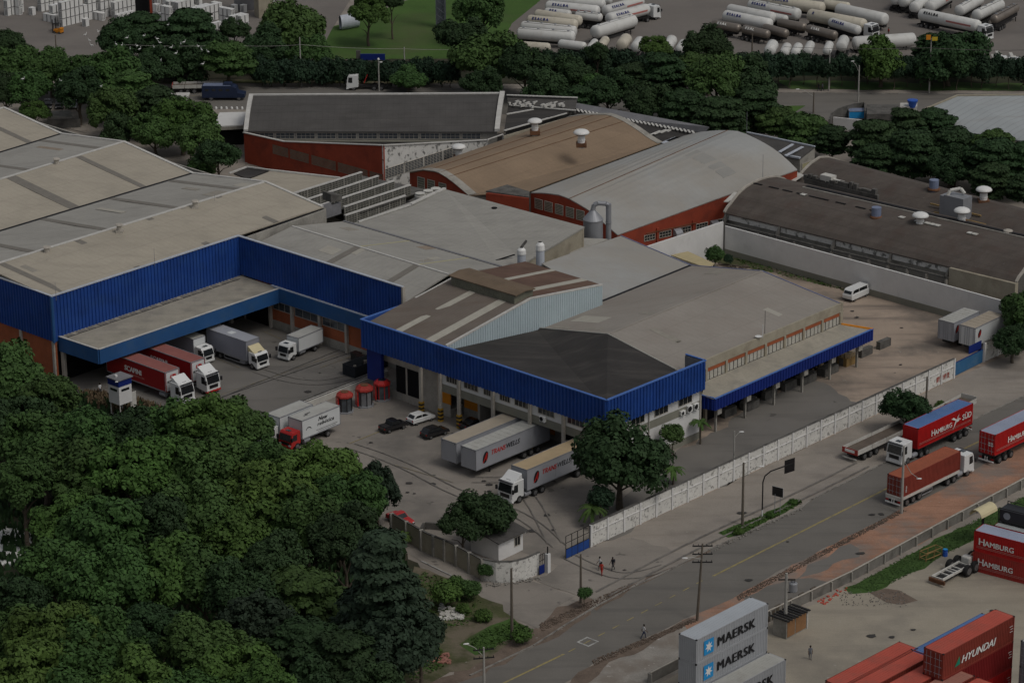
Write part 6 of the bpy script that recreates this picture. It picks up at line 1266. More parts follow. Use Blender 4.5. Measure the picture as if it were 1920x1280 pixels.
# ================= trucks on the road
def semi(label, cabpaint, kind='big', defl=None, cx=-3.4, L=12.19, W=2.5, bed='chassis', axles3=True, name='lorry', accent=None, group=None):
    root = thing(name, label, 'truck', (0, 0, 0), 0, group); cab(root, 0, cabpaint, kind, defl, accent=accent); chassis(root, -6.2, -.8, z=1.0)
    axle(root, -1.35, W); axle(root, -4.3, W, dual=True); axle(root, -5.6, W, dual=True); tanks(root, -2.6, W)
    k = MB(); k.box(cx - L, cx - .2, -.55, .55, 1.0, 1.32); k.box(cx - L, cx, -W / 2 + .04, W / 2 - .04, 1.32, 1.42); k.build('trailer_frame', M(bed), root)
    for i in range(3): axle(root, cx - L + 1.3 + i * 1.3, W, dual=True)
    k = MB(); k.box(cx - L - .12, cx - L, -W / 2 + .1, W / 2 - .1, .45, .6); k.box(cx - L - .08, cx - L, -.2, -.12, .45, 1.1); k.box(cx - L - .08, cx - L, .12, .2, .45, 1.1); k.build('rear_bumper', M('white_paint'), root)
    for s in (-1, 1): k = MB(); k.box(cx - L - .05, cx - L, min(s * .7, s * 1.1), max(s * .7, s * 1.1), .75, .92); k.build('tail_light', M('lamp_red'), root)
    k = MB(); k.box(cx - 2.3, cx - 2.1, -.9, -.75, .15, 1.0); k.box(cx - 2.3, cx - 2.1, .75, .9, .15, 1.0); k.build('landing_leg', M('chassis'), root)
    return root
HR = 46.4
t = semi('container lorry coming down the road with a red HAMBURG SÜD container with blue top', 'truck_white', 'big'); put(t, HR + 180, (-3.4, 1.22, 4.3), 1722, 804)
c = container('container', None, 'ham_red', 'cont_blue_top', H=2.9, parent=t, z=1.43); c.location = (-3.4 - 12.19, 0, 1.43); hamburg(c, 1.22, .95, 12.19, -1)
t = semi('container lorry with a plain rust orange container driving away from the camera', 'truck_white', 'big', bed='white_dirty'); put(t, HR, (-3.1 - 12.19, -1.22, 4.03), 1694, 897)
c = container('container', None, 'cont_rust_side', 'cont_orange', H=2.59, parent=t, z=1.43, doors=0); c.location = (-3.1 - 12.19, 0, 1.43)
k = MB(); k.box(-3.4 - 12.1, -3.2, -1.25, -1.2, 1.1, 1.5); k.box(-3.4 - 12.1, -3.2, 1.2, 1.25, 1.1, 1.5); k.box(-15.55, -15.5, -1.2, 1.2, .95, 1.5); k.build('side_board', M('white_dirty'), t); skirt(t, -11.4, -9.0, -1.2)
lettering('CRXU', .32, M('letter_white'), c, (.75, -1.26, .55), (R(90), R(-90), 0))
t = semi('container lorry at the right edge with red HAMBURG SÜD container with grey top', 'truck_white', 'big'); put(t, HR, (-3.4 - 12.19, -1.22, 4.33), 1866.4, 815.5)
c = container('container', None, 'ham_red', 'cont_pale_blue_top', H=2.9, parent=t, z=1.43, doors=0); c.location = (-3.4 - 12.19, 0, 1.43); hamburg(c, -1.22, .95, 12.19, 1)
k = MB()
for a in ((-.95, 1.5), (-.95, 1.2), (-.55, 1.5), (-.55, 1.2)): k.box(-.075, -.065, a[0], a[0] + .3, a[1], a[1] + .22)
k.build('placard', M('letter_white'), c)
def flatbed(label, L, group='flatbed trailers on the verge'):
    root = thing('flatbed_trailer', label, 'trailer', (0, 0, 0), 0, group); k = MB(); k.box(-L, 0, -1.2, 1.2, 1.15, 1.35); k.build('deck', M('wood_floor'), root)
    k = MB(); k.box(-L, 0, -.5, .5, .8, 1.15); k.build('chassis', M('chassis'), root)
    for s in (-1, 1):
        for i in range(4): x = -L + i * L / 4; k = MB(); k.box(x + .04, x + L / 4 - .04, min(s * 1.2, s * 1.25), max(s * 1.2, s * 1.25), 1.1, 1.78); k.build('side_board', M('white_dirty'), root)
    k = MB(); k.box(-.06, 0, -1.2, 1.2, 1.1, 1.95); k.build('headboard', M('white_dirty'), root); k = MB(); k.box(-L - .05, -L, -1.25, 1.25, 1.05, 1.78); k.build('tail_board', M('ham_red_faded'), root)
    k = MB(); k.box(-L - .12, -L - .06, -.75, .75, 1.3, 1.65); k.build('placard', M('letter_white'), root); k = MB(); k.box(-L - .15, -L, -1.1, 1.1, .4, .52); k.build('rear_bumper', M('white_dirty'), root)
    for i in range(3): axle(root, -L + 1.6 + i * 1.25, 2.5, dual=True)
    return root
f = flatbed('empty flatbed trailer with wooden deck and red tail beside the white lorry cab', 12.4); put(f, HR, (-12.4, -1.25, 1.78), 1608.6, 845)
f = flatbed('farther empty flatbed trailer with worn white sides behind the young tree', 10.5); put(f, HR + 3, (0, -1.25, 1.85), 1832, 745)
# ================= lorries in the yard
def rigid(label, paint, kind, L, W, z0, z1, side, top, ribs=0, defl=None, cx=None, axl=1, accent=None, group='lorries parked in the truck yard', name='lorry', r=.46):
    root = thing(name, label, 'truck', (0, 0, 0), 0, group); cx = cx or (-2.35 if kind != 'mid' else -1.95); cab(root, 0, paint, kind, defl, W=min(W, 2.46) - (.15 if kind == 'mid' else 0), accent=accent)
    chassis(root, cx - L, -.8, z=z0 - .02); b = boxbody(root, cx, L, W, z0, z1, side, top, ribs); axle(root, -1.1, W - .1, r); axle(root, cx - L * .68, W, r, True)
    if axl > 1: axle(root, cx - L * .68 - 1.2, W, r, True)
    tanks(root, cx - .6, W); return root, b, cx
t, b, cx = rigid('red SCAPINI lorry half hidden by the wood, nearest the guard booth', 'truck_white', 'big', 12.5, 2.55, 1.25, 4.15, 'red_curtain', 'red_roof', defl='truck_white', accent='truck_white', axl=2, cx=-3.1); put(t, VA, (cx, -1.275, 4.15), 309, 698.5)
def scapini(b, cx, W):
    lettering('SCAPINI', 1.05, M('letter_white'), b, (cx - 8.6, -W / 2 - .02, 2.45), SIDE_R(), bold=.014, sx=.95); lettering('TRANSPORTES LTDA', .36, M('pale_red'), b, (cx - 7.8, -W / 2 - .02, 1.95), SIDE_R())
    k = MB(); k.box(cx + .01, cx + .03, -1.1, 1.1, 1.35, 4.0); k.build('headboard', M('cream' if 0 else 'box_white'), b)
    k = MB(); k.lathe([(.38, -.01), (.38, .01)], (cx + .045, .35, 3.2), 14, axis='x'); k.build('logo_disc', M('letter_red'), b)
    lettering('6S', .8, M('letter_red'), b, (cx + .05, -.45, 3.05), (R(90), 0, R(90)), bold=.014); lettering('SCAPINI', .42, M('letter_black'), b, (cx + .05, -.95, 2.5), (R(90), 0, R(90)), bold=.014)
scapini(b, cx, 2.55)
t, b, cx = rigid('red SCAPINI lorry with complete white cab and red bumper beside its twin', 'truck_white', 'big', 12.5, 2.55, 1.25, 4.15, 'red_curtain', 'red_roof', defl='truck_white', accent='truck_red', axl=2, cx=-3.1); put(t, VA, (cx, -1.275, 4.15), 357.7, 679.7); scapini(b, cx, 2.55)
t, b, cx = rigid('small white box lorry tucked under the canopy between red and grey lorries', 'truck_white', 'mid', 6.5, 2.2, 1.0, 3.5, 'box_grey', 'top_grey', cx=-1.95); put(t, VA, (cx, -1.1, 3.45), 362, 637)
k = MB(); k.box(cx + .01, cx + .04, -1.05, 1.05, 1.05, 3.4); k.build('headboard', M('box_white'), b)
t, b, cx = rigid('long grey box lorry with cream wind deflector in the middle of the yard', 'truck_white', 'mid', 8.3, 2.5, 1.05, 3.95, 'box_grey', 'box_silver', defl='cream', cx=-2.05, axl=2); put(t, VA, (cx, -1.25, 3.95), 460.9, 640.6); skirt(t, cx - 4.8, cx - .5, -1.22)
k = MB(); k.box(cx - 4.8, cx - 3.8, -.6, .4, 3.97, 4.0); k.build('roof_patch', M('box_white'), b)
t, b, cx = rigid('white box lorry facing left in front of the brick wall', 'truck_white', 'mid', 5.2, 2.2, .95, 3.05, 'box_white', 'top_grey', cx=-2.1, r=.42); put(t, 52 + 180, (cx, 1.1, 3.05), 559.3, 634)
t, b, cx = rigid('white box lorry marked New robótica with red cab at the wood edge', 'truck_red', 'mid', 7.1, 2.5, 1.15, 3.75, 'box_white', 'top_grey', cx=-2.0, group='lorries parked by the ramp wall'); put(t, 49 + 180, (cx, 1.25, 3.75), 566, 789)
lettering('New', .78, M('letter_black'), b, (cx - 3.0, 1.27, 2.85), SIDE_L(), shear=.35, bold=.014, space=1.1); lettering('robótica', .72, M('letter_black'), b, (cx - 2.8, 1.27, 2.2), SIDE_L(), shear=.35, bold=.014, space=1.25)
k = MB(); k.box(cx - 6.6, cx - 2.6, 1.26, 1.27, 1.62, 1.67); k.box(cx - 6.3, cx - 2.9, 1.26, 1.27, 1.4, 1.44); k.build('small_print_line', M('letter_black'), b)
k = MB(); k.add([(cx - 1.2 - .5 * math.cos(a), 1.275, 2.2 + .38 * math.sin(a)) for a in [math.pi * i / 8 for i in range(9)]] + [(cx - 1.2 - .4 * math.cos(a), 1.275, 2.2 + .26 * math.sin(a)) for a in [math.pi * (8 - i) / 8 for i in range(9)]], [tuple(range(18))]); k.build('logo_arc', M('letter_black'), b)
k = MB(); k.box(cx - 2.9, cx - 1.9, -.2, .0, 3.77, 3.775); k.box(cx - 2.2, cx - 1.4, .1, .3, 3.77, 3.775); k.build('roof_marking', M('letter_black'), b)
t, b, cx = rigid('plain white box lorry with white cab between the wood and its marked neighbour', 'truck_white', 'mid', 6.2, 2.4, 1.1, 3.55, 'box_white', 'top_grey', cx=-2.0, group='lorries parked by the ramp wall'); put(t, 49 + 180, (cx, 1.2, 3.55), 524, 783)
# trailers at the dock
def trailer(label, side, top, ribs=0, L=14.0, W=2.6, z0=1.2, z1=4.0, logo=True, group='grey semi-trailers'):
    root = thing('semi_trailer', label, 'trailer', (0, 0, 0), 0, group); b = boxbody(root, 0, L, W, z0, z1, side, top, ribs); chassis(root, -L, -.4, z=z0 - .02)
    for i in range(3): axle(root, -L + 2.2 + i * 1.3, W, dual=True)
    k = MB()
    for s in (-1, 1): k.box(-3.1, -2.9, s * .85 - .08, s * .85 + .08, .1, z0)
    k.build('landing_leg', M('chassis'), root)
    for y in (-W / 2 + .2, W / 2 - .3): k = MB(); k.box(.02, .05, y, y + .1, z1 - .25, z1 - .15); k.build('marker_light', M('black_paint'), b)
    return root, b
def transwells(b, x1, y, z0):
    ellipse_logo(b, x1 - 1.75, y, z0 + 1.35, .78); sg = 1 if y > 0 else -1; rot = SIDE_L() if sg > 0 else SIDE_R()
    lettering('TRANS', .92, M('letter_red'), b, (x1 - 2.75, y + sg * .01, z0 + 1.35), rot, shear=.3, bold=.009, sx=.95); lettering('WELLS', .92, M('letter_black'), b, (x1 - 5.55, y + sg * .01, z0 + 1.38), rot, shear=.3, bold=.009, sx=.95)
t, b = trailer('plain tan roofed semi-trailer, farther of the two parked under the office', 'box_silver', 'top_tan'); put(t, UA + 180, (0, 1.3, 4.0), 855, 831)
t, b = trailer('semi-trailer with ribbed roof and TRANSWELLS lettering, nearer of the two under the office', 'box_silver', 'top_grey', ribs=13); put(t, UA + 180, (0, 1.3, 4.0), 892.2, 844.4); transwells(b, 0, 1.31, 1.2)
t = semi('white lorry pulling a sand roofed TRANSWELLS trailer beside the large dark tree', 'truck_white', 'big', defl='truck_white', cx=-2.7, L=13.6, W=2.6, name='lorry'); b = boxbody(t, -2.7, 13.6, 2.6, 1.25, 4.05, 'box_silver', 'top_sand'); transwells(b, -2.7, 1.31, 1.25); put(t, UA + 180, (-2.7, 1.3, 4.05), 988, 881)
k = MB(); k.box(-9.3, -8.1, 1.3, 1.33, 1.35, 3.2); k.build('side_door', M('box_silver'), b)
t, b = trailer('left of two short grey trailers near the right edge of the dirt yard', 'box_silver', 'top_grey', ribs=7, L=6.6, group='short grey trailers in the dirt yard'); put(t, 48.5, (-6.6, -1.3, 4.0), 1788.8, 606); ellipse_logo(b, -5.7, -1.31, 2.9, .6)
t, b = trailer('right of two short grey trailers, partly under the tree at the right edge', 'box_white', 'top_tan', ribs=6, L=7.6, group='short grey trailers in the dirt yard'); put(t, 48.5, (-7.6, -1.3, 4.0), 1828.8, 615.6); ellipse_logo(b, -6.4, -1.31, 2.9, .6)
# ================= cars
def car(label, paint, kind, px, py, heading, z=.7, group=None, L=3.8, W=1.62, name='car', cat='car'):
    root = thing(name, label, cat, (0, 0, 0), 0, group); h2 = W / 2; x0, x1 = L / 2, -L / 2
    if kind == 'hatch': body = [(x0, .35), (x0 + .02, .62), (x0 - .15, .78), (x0 - 1.0, .9), (x1 + .1, .95), (x1, .8), (x1, .35)]; top = [(x0 - .95, .88), (x0 - 1.55, 1.36), (x0 - 1.8, 1.42), (x1 + .55, 1.40), (x1 + .1, .93)]
    elif kind == 'sedan': body = [(x0, .35), (x0 + .02, .6), (x0 - .15, .74), (x0 - 1.1, .88), (x1 + .85, .92), (x1 + .05, .88), (x1, .7), (x1, .35)]; top = [(x0 - 1.05, .86), (x0 - 1.7, 1.34), (x0 - 2.0, 1.4), (x1 + 1.3, 1.36), (x1 + .6, .9)]
    elif kind == 'pickup': body = [(x0, .42), (x0 + .02, .7), (x0 - .12, .86), (x0 - 1.05, .98), (x1, 1.0), (x1, .45)]; top = [(x0 - .95, .95), (x0 - 1.45, 1.5), (x0 - 1.7, 1.56), (x0 - 2.5, 1.55), (x0 - 2.75, .98)]
    else: body = [(x0, .35), (x0 + .06, .95), (x0 - .02, 1.2), (x1, 1.2), (x1, .35)]; top = [(x0 - .03, 1.18), (x0 - .25, 1.72), (x0 - .6, 1.92), (x1 + .2, 1.92), (x1 + .02, 1.18)]
    k = MB(); k.extr(body, -h2, h2); b = k.build('body', M(paint), root, bevel=.07)
    k = MB(); k.extr(top, -h2 + .1, h2 - .1); g_ = k.build('greenhouse', M(paint), root, bevel=.07)
    zc_ = top[0][1]
    ins = lambda p, q, f: (p[0] + (q[0] - p[0]) * f, p[1] + (q[1] - p[1]) * f)
    cx_, cz_ = sum(p[0] for p in top) / len(top), sum(p[1] for p in top) / len(top)
    side = [(cx_ + (p[0] - cx_) * .84, cz_ + (p[1] - cz_) * .7 - .01) for p in top]
    for s in (-1, 1):
        y0, y1 = sorted((s * (h2 - .1), s * (h2 - .085))); k = MB(); k.extr(side, y0, y1); w_ = k.build('side_window', M('glass_dark'), g_)
        k = MB(); k.box(cx_ - .04, cx_ + .04, min(s * (h2 - .09), s * (h2 - .07)), max(s * (h2 - .09), s * (h2 - .07)), zc_, top[2][1] - .05); k.build('door_pillar', M(paint), g_)
        k = MB(); k.box(x0 - .02, x0 + .04, min(s * .45, s * .72), max(s * .45, s * .72), body[1][1] - .14, body[1][1]); k.build('headlight', M('lamp_clear'), b)
        k = MB(); k.box(x1 - .03, x1 + .02, min(s * .52, s * .74), max(s * .52, s * .74), .62, .82); k.build('tail_light', M('lamp_red'), b)
    for (p, q, nm) in ((top[0], top[1], 'windshield'), (top[-1], top[-2], 'rear_window')):
        a, c = ins(p, q, .12), ins(p, q, .9); o = .02 if nm == 'windshield' else -.02; k = MB()
        k.add([(a[0] + o, -h2 + .2, a[1] + .015), (a[0] + o, h2 - .2, a[1] + .015), (c[0] + o, h2 - .24, c[1] + .015), (c[0] + o, -h2 + .24, c[1] + .015)], [(0, 1, 2, 3) if nm == 'windshield' else (3, 2, 1, 0)]); k.build(nm, M('glass_dark'), g_)
    k = MB(); k.box(x0 - .1, x0 + .07, -h2 + .03, h2 - .03, .3, .47); k.box(x1 - .07, x1 + .1, -h2 + .03, h2 - .03, .3, .47); k.build('bumper', M('chassis'), b, bevel=.03)
    if kind == 'pickup': k = MB(); k.box(x1 + .08, x0 - 2.85, -h2 + .1, h2 - .1, .99, 1.02); k.build('load_bed', M('chassis'), b)
    for x in (x0 - .72, x1 + .68):
        for s in (-1, 1): wheel(root, x, s * (h2 - .1), .29, .18)
    put(root, heading, (0, 0, z), px, py); return root
car('small white hatchback parked beside the striped column', 'truck_white', 'hatch', 789, 780, 40, z=.8); car('black pickup with open bed, leftmost of the cars in the forecourt', 'car_black', 'pickup', 737, 795, 40, z=.8); car('black hatchback nearest the grey trailers in the forecourt', 'car_black', 'hatch', 815, 806, 40, z=.8)
car('black car under the office slab behind the far grey trailer', 'car_black', 'sedan', 888, 792, 40); car('red car half hidden by the wood above the boundary wall', 'truck_red', 'sedan', 750, 970, -50, z=.7)
car('white minibus parked alone against the white yard wall', 'truck_white', 'van', 1605, 547, 48 + 180, z=1.0, L=4.4, W=1.75, name='minibus', cat='minibus')
for x, lb, p in ((90, 'left of three cars parked under the upper left trees', 'car_black'), (112, 'middle of three cars parked under the upper left trees', 'car_black'), (137, 'silver car, right of three parked under the upper left trees', 'metal_grey')): car(lb, p, 'hatch', x, 195, -86, group='cars parked under the upper left trees')
# far road traffic
def flat_truck():
    root = flatbed('long empty flatbed lorry with pale side boards behind the armoured vehicle', 9.3, None)
    return root
f = flat_truck(); put(f, 2, (0, -1.25, 1.3), 416, 163)
root = thing('armoured_truck', 'navy blue armoured vehicle on the far road beside the flatbed', 'truck'); k = MB(); k.extr([(-8, .6), (-1.4, .6), (0, .65), (0, 1.3), (-1.3, 1.55), (-1.6, 2.5), (-2.2, 2.8), (-8, 2.85)], -1.2, 1.2); k.build('body', M('navy_armour'), root, bevel=.06)
k = MB(); k.box(-4.0, -2.4, -.7, .7, 2.85, 3.3); k.build('turret', M('navy_armour'), root, bevel=.08); k = MB(); k.box(-7.8, -2.6, -1.0, 1.0, 2.86, 2.9); k.build('roof_panel', M('metal_blue'), root)
for i in range(4): k = MB(); k.box(-7.4 + i * 1.3, -6.7 + i * 1.3, -1.215, -1.2, 1.9, 2.3); k.build('vision_port', M('glass_dark'), root)
axle(root, -1.1, 2.4); axle(root, -6.3, 2.4, dual=True); put(root, -2, (0, -1.2, .6), 459, 184)
root = thing('tractor_lorry', 'white tractor lorry without trailer facing left on the far road', 'truck'); cab(root, 0, 'truck_white', 'big', None); chassis(root, -8.5, -.8); axle(root, -1.3, 2.45); axle(root, -5.2, 2.45, dual=True); axle(root, -6.5, 2.45, dual=True)
k = MB(); k.tube([(-3.2, 0, 1.2), (-3.9, 0, 2.9)], .1); k.build('crane_arm', M('truck_red'), root); put(root, 178, (0, 1.2, .5), 650, 166)
root = thing('lorry', 'small light blue bodied lorry inside the round walled yard', 'truck'); cab(root, 0, 'truck_white', 'mid', W=2.1); boxbody(root, -1.9, 4.2, 2.1, .9, 2.3, 'sign_blue', 'metal_blue'); chassis(root, -6, -.8); axle(root, -1, 2.1, .42); axle(root, -4.8, 2.1, .42, True); put(root, 0, (-6.1, -1.05, 1.6), 1592, 216)
# ================= tankers
def tank_mesh(L, r, m, lines=False, rusty=False):
    k = MB(); k.lathe([(r * .25, -L / 2), (r * .62, -L / 2 + .1), (r * .9, -L / 2 + .32), (r, -L / 2 + .65), (r, L / 2 - .65), (r * .9, L / 2 - .32), (r * .62, L / 2 - .1), (r * .25, L / 2)], (0, 0, 0), 22, axis='x'); return k.mesh('tank', [M(m)], True)
NTK = [0]
def tanker(label, x0, y0, x1, y1, r=1.15, m='tank_white', text=None, hatch=False, z=2.45, cabx=None, band=None, textcol='letter_blue', L=None, heading=None):
    a, b = G(x0, y0, z), G(x1, y1, z); Lx = L or (b - a).length; h = heading if heading is not None else math.degrees(math.atan2(b.y - a.y, b.x - a.x)); c = (a + b) / 2
    root = thing('tanker' if cabx else 'tank_trailer', label, 'tanker' if cabx else 'tank trailer', (c.x, c.y, 0), R(h), 'road tankers in the far depot')
    t_ = obj('tank', cached(('tank', round(Lx), r, m), lambda: tank_mesh(round(Lx), r, m)), root, (0, 0, z))
    k = MB(); k.box(-Lx / 2 + .4, Lx / 2 - .5, -.45, .45, .85, z - r * .75); k.box(-Lx / 2, -Lx / 2 + .12, -1.1, 1.1, .45, .7); k.build('chassis', M('chassis'), root)
    for i in range(3): axle(root, -Lx / 2 + 1.2 + i * 1.2, 2.4, dual=True)
    if not cabx: k = MB(); k.box(Lx / 2 - 2.4, Lx / 2 - 2.2, -.9, -.75, .1, 1); k.box(Lx / 2 - 2.4, Lx / 2 - 2.2, .75, .9, .1, 1); k.build('landing_leg', M('chassis'), root)
    if hatch:
        k = MB()
        for i in range(4): x = -Lx / 2 + Lx * (i + .5) / 4; k.lathe([(.28, r - .05), (.28, r + .12)], (x, 0, z), 10)
        k.build('hatch', M('metal_grey'), t_, (0, 0, -z)); k = MB()
        for y in (-.5, .5): k.box(-Lx / 2 + .8, Lx / 2 - .8, y - .03, y + .03, z + r * .9, z + r * .9 + .05)
        k.build('walkway', M('chassis'), t_, (0, 0, -z))
    vis = -1 if math.cos(R(h)) > 0 else 1
    if text:
        ang = 38; yy, zz = vis * ((r + .05) * math.cos(R(ang)) + .25 * math.sin(R(ang))), (r + .05) * math.sin(R(ang)) + .25 - .25 * math.cos(R(ang)); rot = (R(90 - ang), 0, 0) if vis < 0 else (R(90 - ang), 0, R(180))
        lettering(text, .78, M(textcol), t_, ((-Lx / 2 + 1.6) if vis < 0 else (Lx / 2 - 1.6), yy, zz - .25), rot, bold=.014, space=1.5, depth=.05)
    if band: k = MB(); k.box(min(0, Lx / 2 - 1.4), Lx / 2 - 1.2, min(vis * r * 1.0, vis * (r + .02)), max(vis * r, vis * (r + .02)), -.1, .25); k.build('stripe', M('pale_red'), t_)
    if cabx: e = obj('tractor', None, root, (Lx / 2 + 2.9, 0, 0)); cab(e, 0, 'truck_white', 'big', None) if 0 else None; 
    if cabx:
        bpy.data.objects.remove(e); cab(root, Lx / 2 + 2.7, 'truck_white', 'big', None); axle(root, Lx / 2 + 1.4, 2.45); axle(root, Lx / 2 - 1.2, 2.45, dual=True); k = MB(); k.box(Lx / 2 - 2, Lx / 2 + 2, -.5, .5, .6, .95); k.build('tractor_frame', M('chassis'), root)
    return root
TX_ = 'ESALBA'
tanker('grey white tanker with two long roof rails, nearest of the left tanker rank', 968, 62, 1080, 70, hatch=True, r=1.2, heading=None)
tanker('white tanker with roof hatches, second of the left tanker rank', 978, 50, 1080, 60, hatch=True, r=1.15)
tanker('cream tanker with blue name, third of the left tanker rank', 988, 38, 1084, 48, text=TX_, m='tank_cream')
tanker('rusty topped white tanker, fourth of the left tanker rank', 1002, 27, 1092, 40, r=1.1, m='tank_cream')
tanker('slim short silver white tank trailer at the left of the fifth row', 1020, 22, 1072, 28, text='ESA', r=.9); tanker('slim short silver white tank trailer right of its twin in the fifth row', 1078, 28, 1130, 34, r=.9, hatch=True)
tanker('clean white tanker with blue name and pale red print, sixth row', 1026, 12, 1122, 22, text=TX_, band=True, r=1.2); tanker('white tanker at the top edge, seventh row of the left rank', 1034, 2, 1134, 10, r=1.15); tanker('white tanker cut by the top edge, left rank', 1060, -6, 1150, 0, r=1.1, hatch=True)
tanker('short yellowish stained tank behind the hedge, left end', 970, 86, 1030, 90, r=.95, m='tank_cream'); tanker('short white tank trailer behind the hedge tree', 1048, 82, 1098, 88, r=.9)
tanker('big white tanker angled upward, nearest of the angled group', 1112, 62, 1190, 38, r=1.35, hatch=True); tanker('white tanker with tractor cab leaving the angled group', 1140, 36, 1214, 17, text=TX_, band=True, cabx=True); tanker('white tanker with red print behind the one with the cab', 1132, 22, 1204, 2, text=TX_, band=True)
tanker('lower white tanker with blue name, left end of the middle group', 1357, 29, 1447, 47, text=TX_, r=1.2); tanker('upper plain white tanker at the left end of the middle group', 1366, 18, 1452, 35, r=1.2, text='V') if 0 else tanker('upper plain white tanker at the left end of the middle group', 1366, 18, 1452, 35, r=1.2)
tanker('white square backed tanker with red block and blue name', 1404, 9, 1500, 28, text=TX_, band=True, hatch=True, r=1.25); tanker('small white tank between the middle group rows', 1430, 28, 1478, 37, r=.8)
for a, lb in (((1337, 45, 1387, 54), 'dull steel tank trailer, leftmost of the low steel row'), ((1391, 54, 1444, 66), 'dull steel tank trailer with white end, second of the low steel row'), ((1432, 52, 1476, 64), 'dull steel tank trailer behind the second of the low steel row'), ((1459, 42, 1511, 52), 'dull steel tank trailer, upper of the right steel pair'), ((1515, 54, 1567, 67), 'dull steel tank trailer, lower of the right steel pair')): tanker(lb, *a, r=.9, m='tank_steel', text='ESAL' if a[0] in (1391, 1515, 1337) else None, textcol='letter_white', z=2.1)
tanker('long cream tanker with white cab in the middle group', 1517, 28, 1622, 48, r=1.3, m='tank_cream', text='E', cabx=True); tanker('slim white tanker with name in front of the long cream one', 1556, 41, 1612, 58, r=.95, text=TX_); tanker('long white tanker at the right end of the middle group', 1568, 17, 1664, 38, r=1.3)
tanker('cream tanker at the top edge of the middle group', 1440, 2, 1545, 16, r=1.25, m='tank_cream', text=TX_); tanker('short cream tank right of the top edge tanker', 1545, 8, 1592, 14, r=1.0, m='tank_cream'); tanker('long white tank lying behind the bright green tree', 1597, 82, 1718, 74, r=1.35, z=1.9)
tanker('clean white tanker with cab crossing the right of the depot', 1726, 27, 1836, 50, r=1.25, text=TX_, band=True, textcol='letter_black', cabx=True)
for i, (a, m_) in enumerate((((1677, 2, 1712, -22), 'tank_white'), ((1692, 6, 1730, -20), 'tank_white'), ((1712, 16, 1752, -8), 'tank_white'), ((1742, 14, 1784, -10), 'tank_white'), ((1797, 22, 1838, -2), 'tank_white'), ((1830, 30, 1876, 8), 'tank_white'), ((1862, 38, 1906, 14), 'tank_steel'))):
    tanker(f"{'dark steel' if m_ == 'tank_steel' else 'white'} tanker angled to the upper right, {ordn[i]} from the left of the right rank", *a, r=1.2 if m_ != 'tank_steel' else .95, m=m_, hatch=i > 3, band=i in (2, 3))
for i, (x, y, r_) in enumerate(((1108, 92, .8), (1128, 88, .9), (1167, 86, 1.2), (1193, 90, 1.05), (1253, 88, 1.1), (1275, 94, .9), (1443, 97, 1.15), (1470, 101, .95), (1491, 101, .95), (1514, 97, .9), (1550, 97, .85), (1577, 88, 1.1))):
    tanker(f"domed tank end peeping over the hedge, {ordn[i]} from the left", x, y, x + 6, y - 13, r=r_, m='tank_cream' if i in (2, 1) else 'tank_white', L=6.0, heading=78)
for i, (x, y) in enumerate(((1877, 128), (1903, 131))):
    root = thing('lorry', f"white flat lorry parked nose down at the right edge, {'left' if i == 0 else 'right'} one", 'truck', group='white lorries at the right edge'); cab(root, 0, 'truck_white', 'mid', W=2.2); k = MB(); k.box(-7.5, -2.1, -1.1, 1.1, .95, 1.25); k.box(-7.5, -2.1, -.35, .35, 1.25, 1.9); k.build('load_bed', M('white_dirty'), root, bevel=.1); chassis(root, -7.5, -.8); axle(root, -1.1, 2.2); axle(root, -5.6, 2.2, dual=True); put(root, -92, (0, 0, .4), x, y)
# ================================================================ container yard, walls, street furniture
def place_cont(c, hd, local, px, py, z): c.location.z = z; a = R(hd); P = G(px, py, z + local[2]); lx, ly = local[0], local[1]; c.location = (P.x - (lx * math.cos(a) - ly * math.sin(a)), P.y - (lx * math.sin(a) + ly * math.cos(a)), z); c.rotation_euler = (0, 0, a); return c
def maersk(c):
    k = MB(); k.box(1.25, 2.85, -1.265, -1.245, .6, 2.3); k.build('logo_panel', M('sign_blue'), c); k = MB(); P_ = []
    for i in range(14): a = math.pi * i / 7 + math.pi / 2; r_ = .66 if i % 2 == 0 else .3; P_.append((2.05 + r_ * math.cos(a), -1.275, 1.45 + r_ * math.sin(a)))
    ctr = (2.05, -1.275, 1.45); k.add([ctr] + P_, [(0, i + 1, (i + 1) % 14 + 1) for i in range(14)]); k.build('star_emblem', M('letter_white'), c)
    lettering('MAERSK', 1.5, M('letter_black'), c, (3.45, -1.27, .95), SIDE_R(), bold=.03, sx=1.1, space=1.1)
HM = 46.8
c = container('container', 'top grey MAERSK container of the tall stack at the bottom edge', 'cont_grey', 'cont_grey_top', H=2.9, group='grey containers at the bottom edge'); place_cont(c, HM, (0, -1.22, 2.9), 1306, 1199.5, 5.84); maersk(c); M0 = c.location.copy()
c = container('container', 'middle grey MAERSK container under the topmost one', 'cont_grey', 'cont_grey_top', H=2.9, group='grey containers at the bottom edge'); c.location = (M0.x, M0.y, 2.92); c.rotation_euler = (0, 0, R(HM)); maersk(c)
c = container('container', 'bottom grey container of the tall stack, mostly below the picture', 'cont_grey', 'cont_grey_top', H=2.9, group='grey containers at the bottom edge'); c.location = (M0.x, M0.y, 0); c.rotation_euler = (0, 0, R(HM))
d_ = Vector((math.sin(R(HM)), -math.cos(R(HM)), 0)) * 2.62
for z_, lb in ((0, 'grey MAERSK container with ribbed roof low in front of the tall stack'),):
    c = container('container', lb, 'cont_grey', 'top_grey', H=2.9, group='grey containers at the bottom edge'); c.location = (M0.x + d_.x, M0.y + d_.y, z_); c.rotation_euler = (0, 0, R(HM)); maersk(c)
HH = 45.4
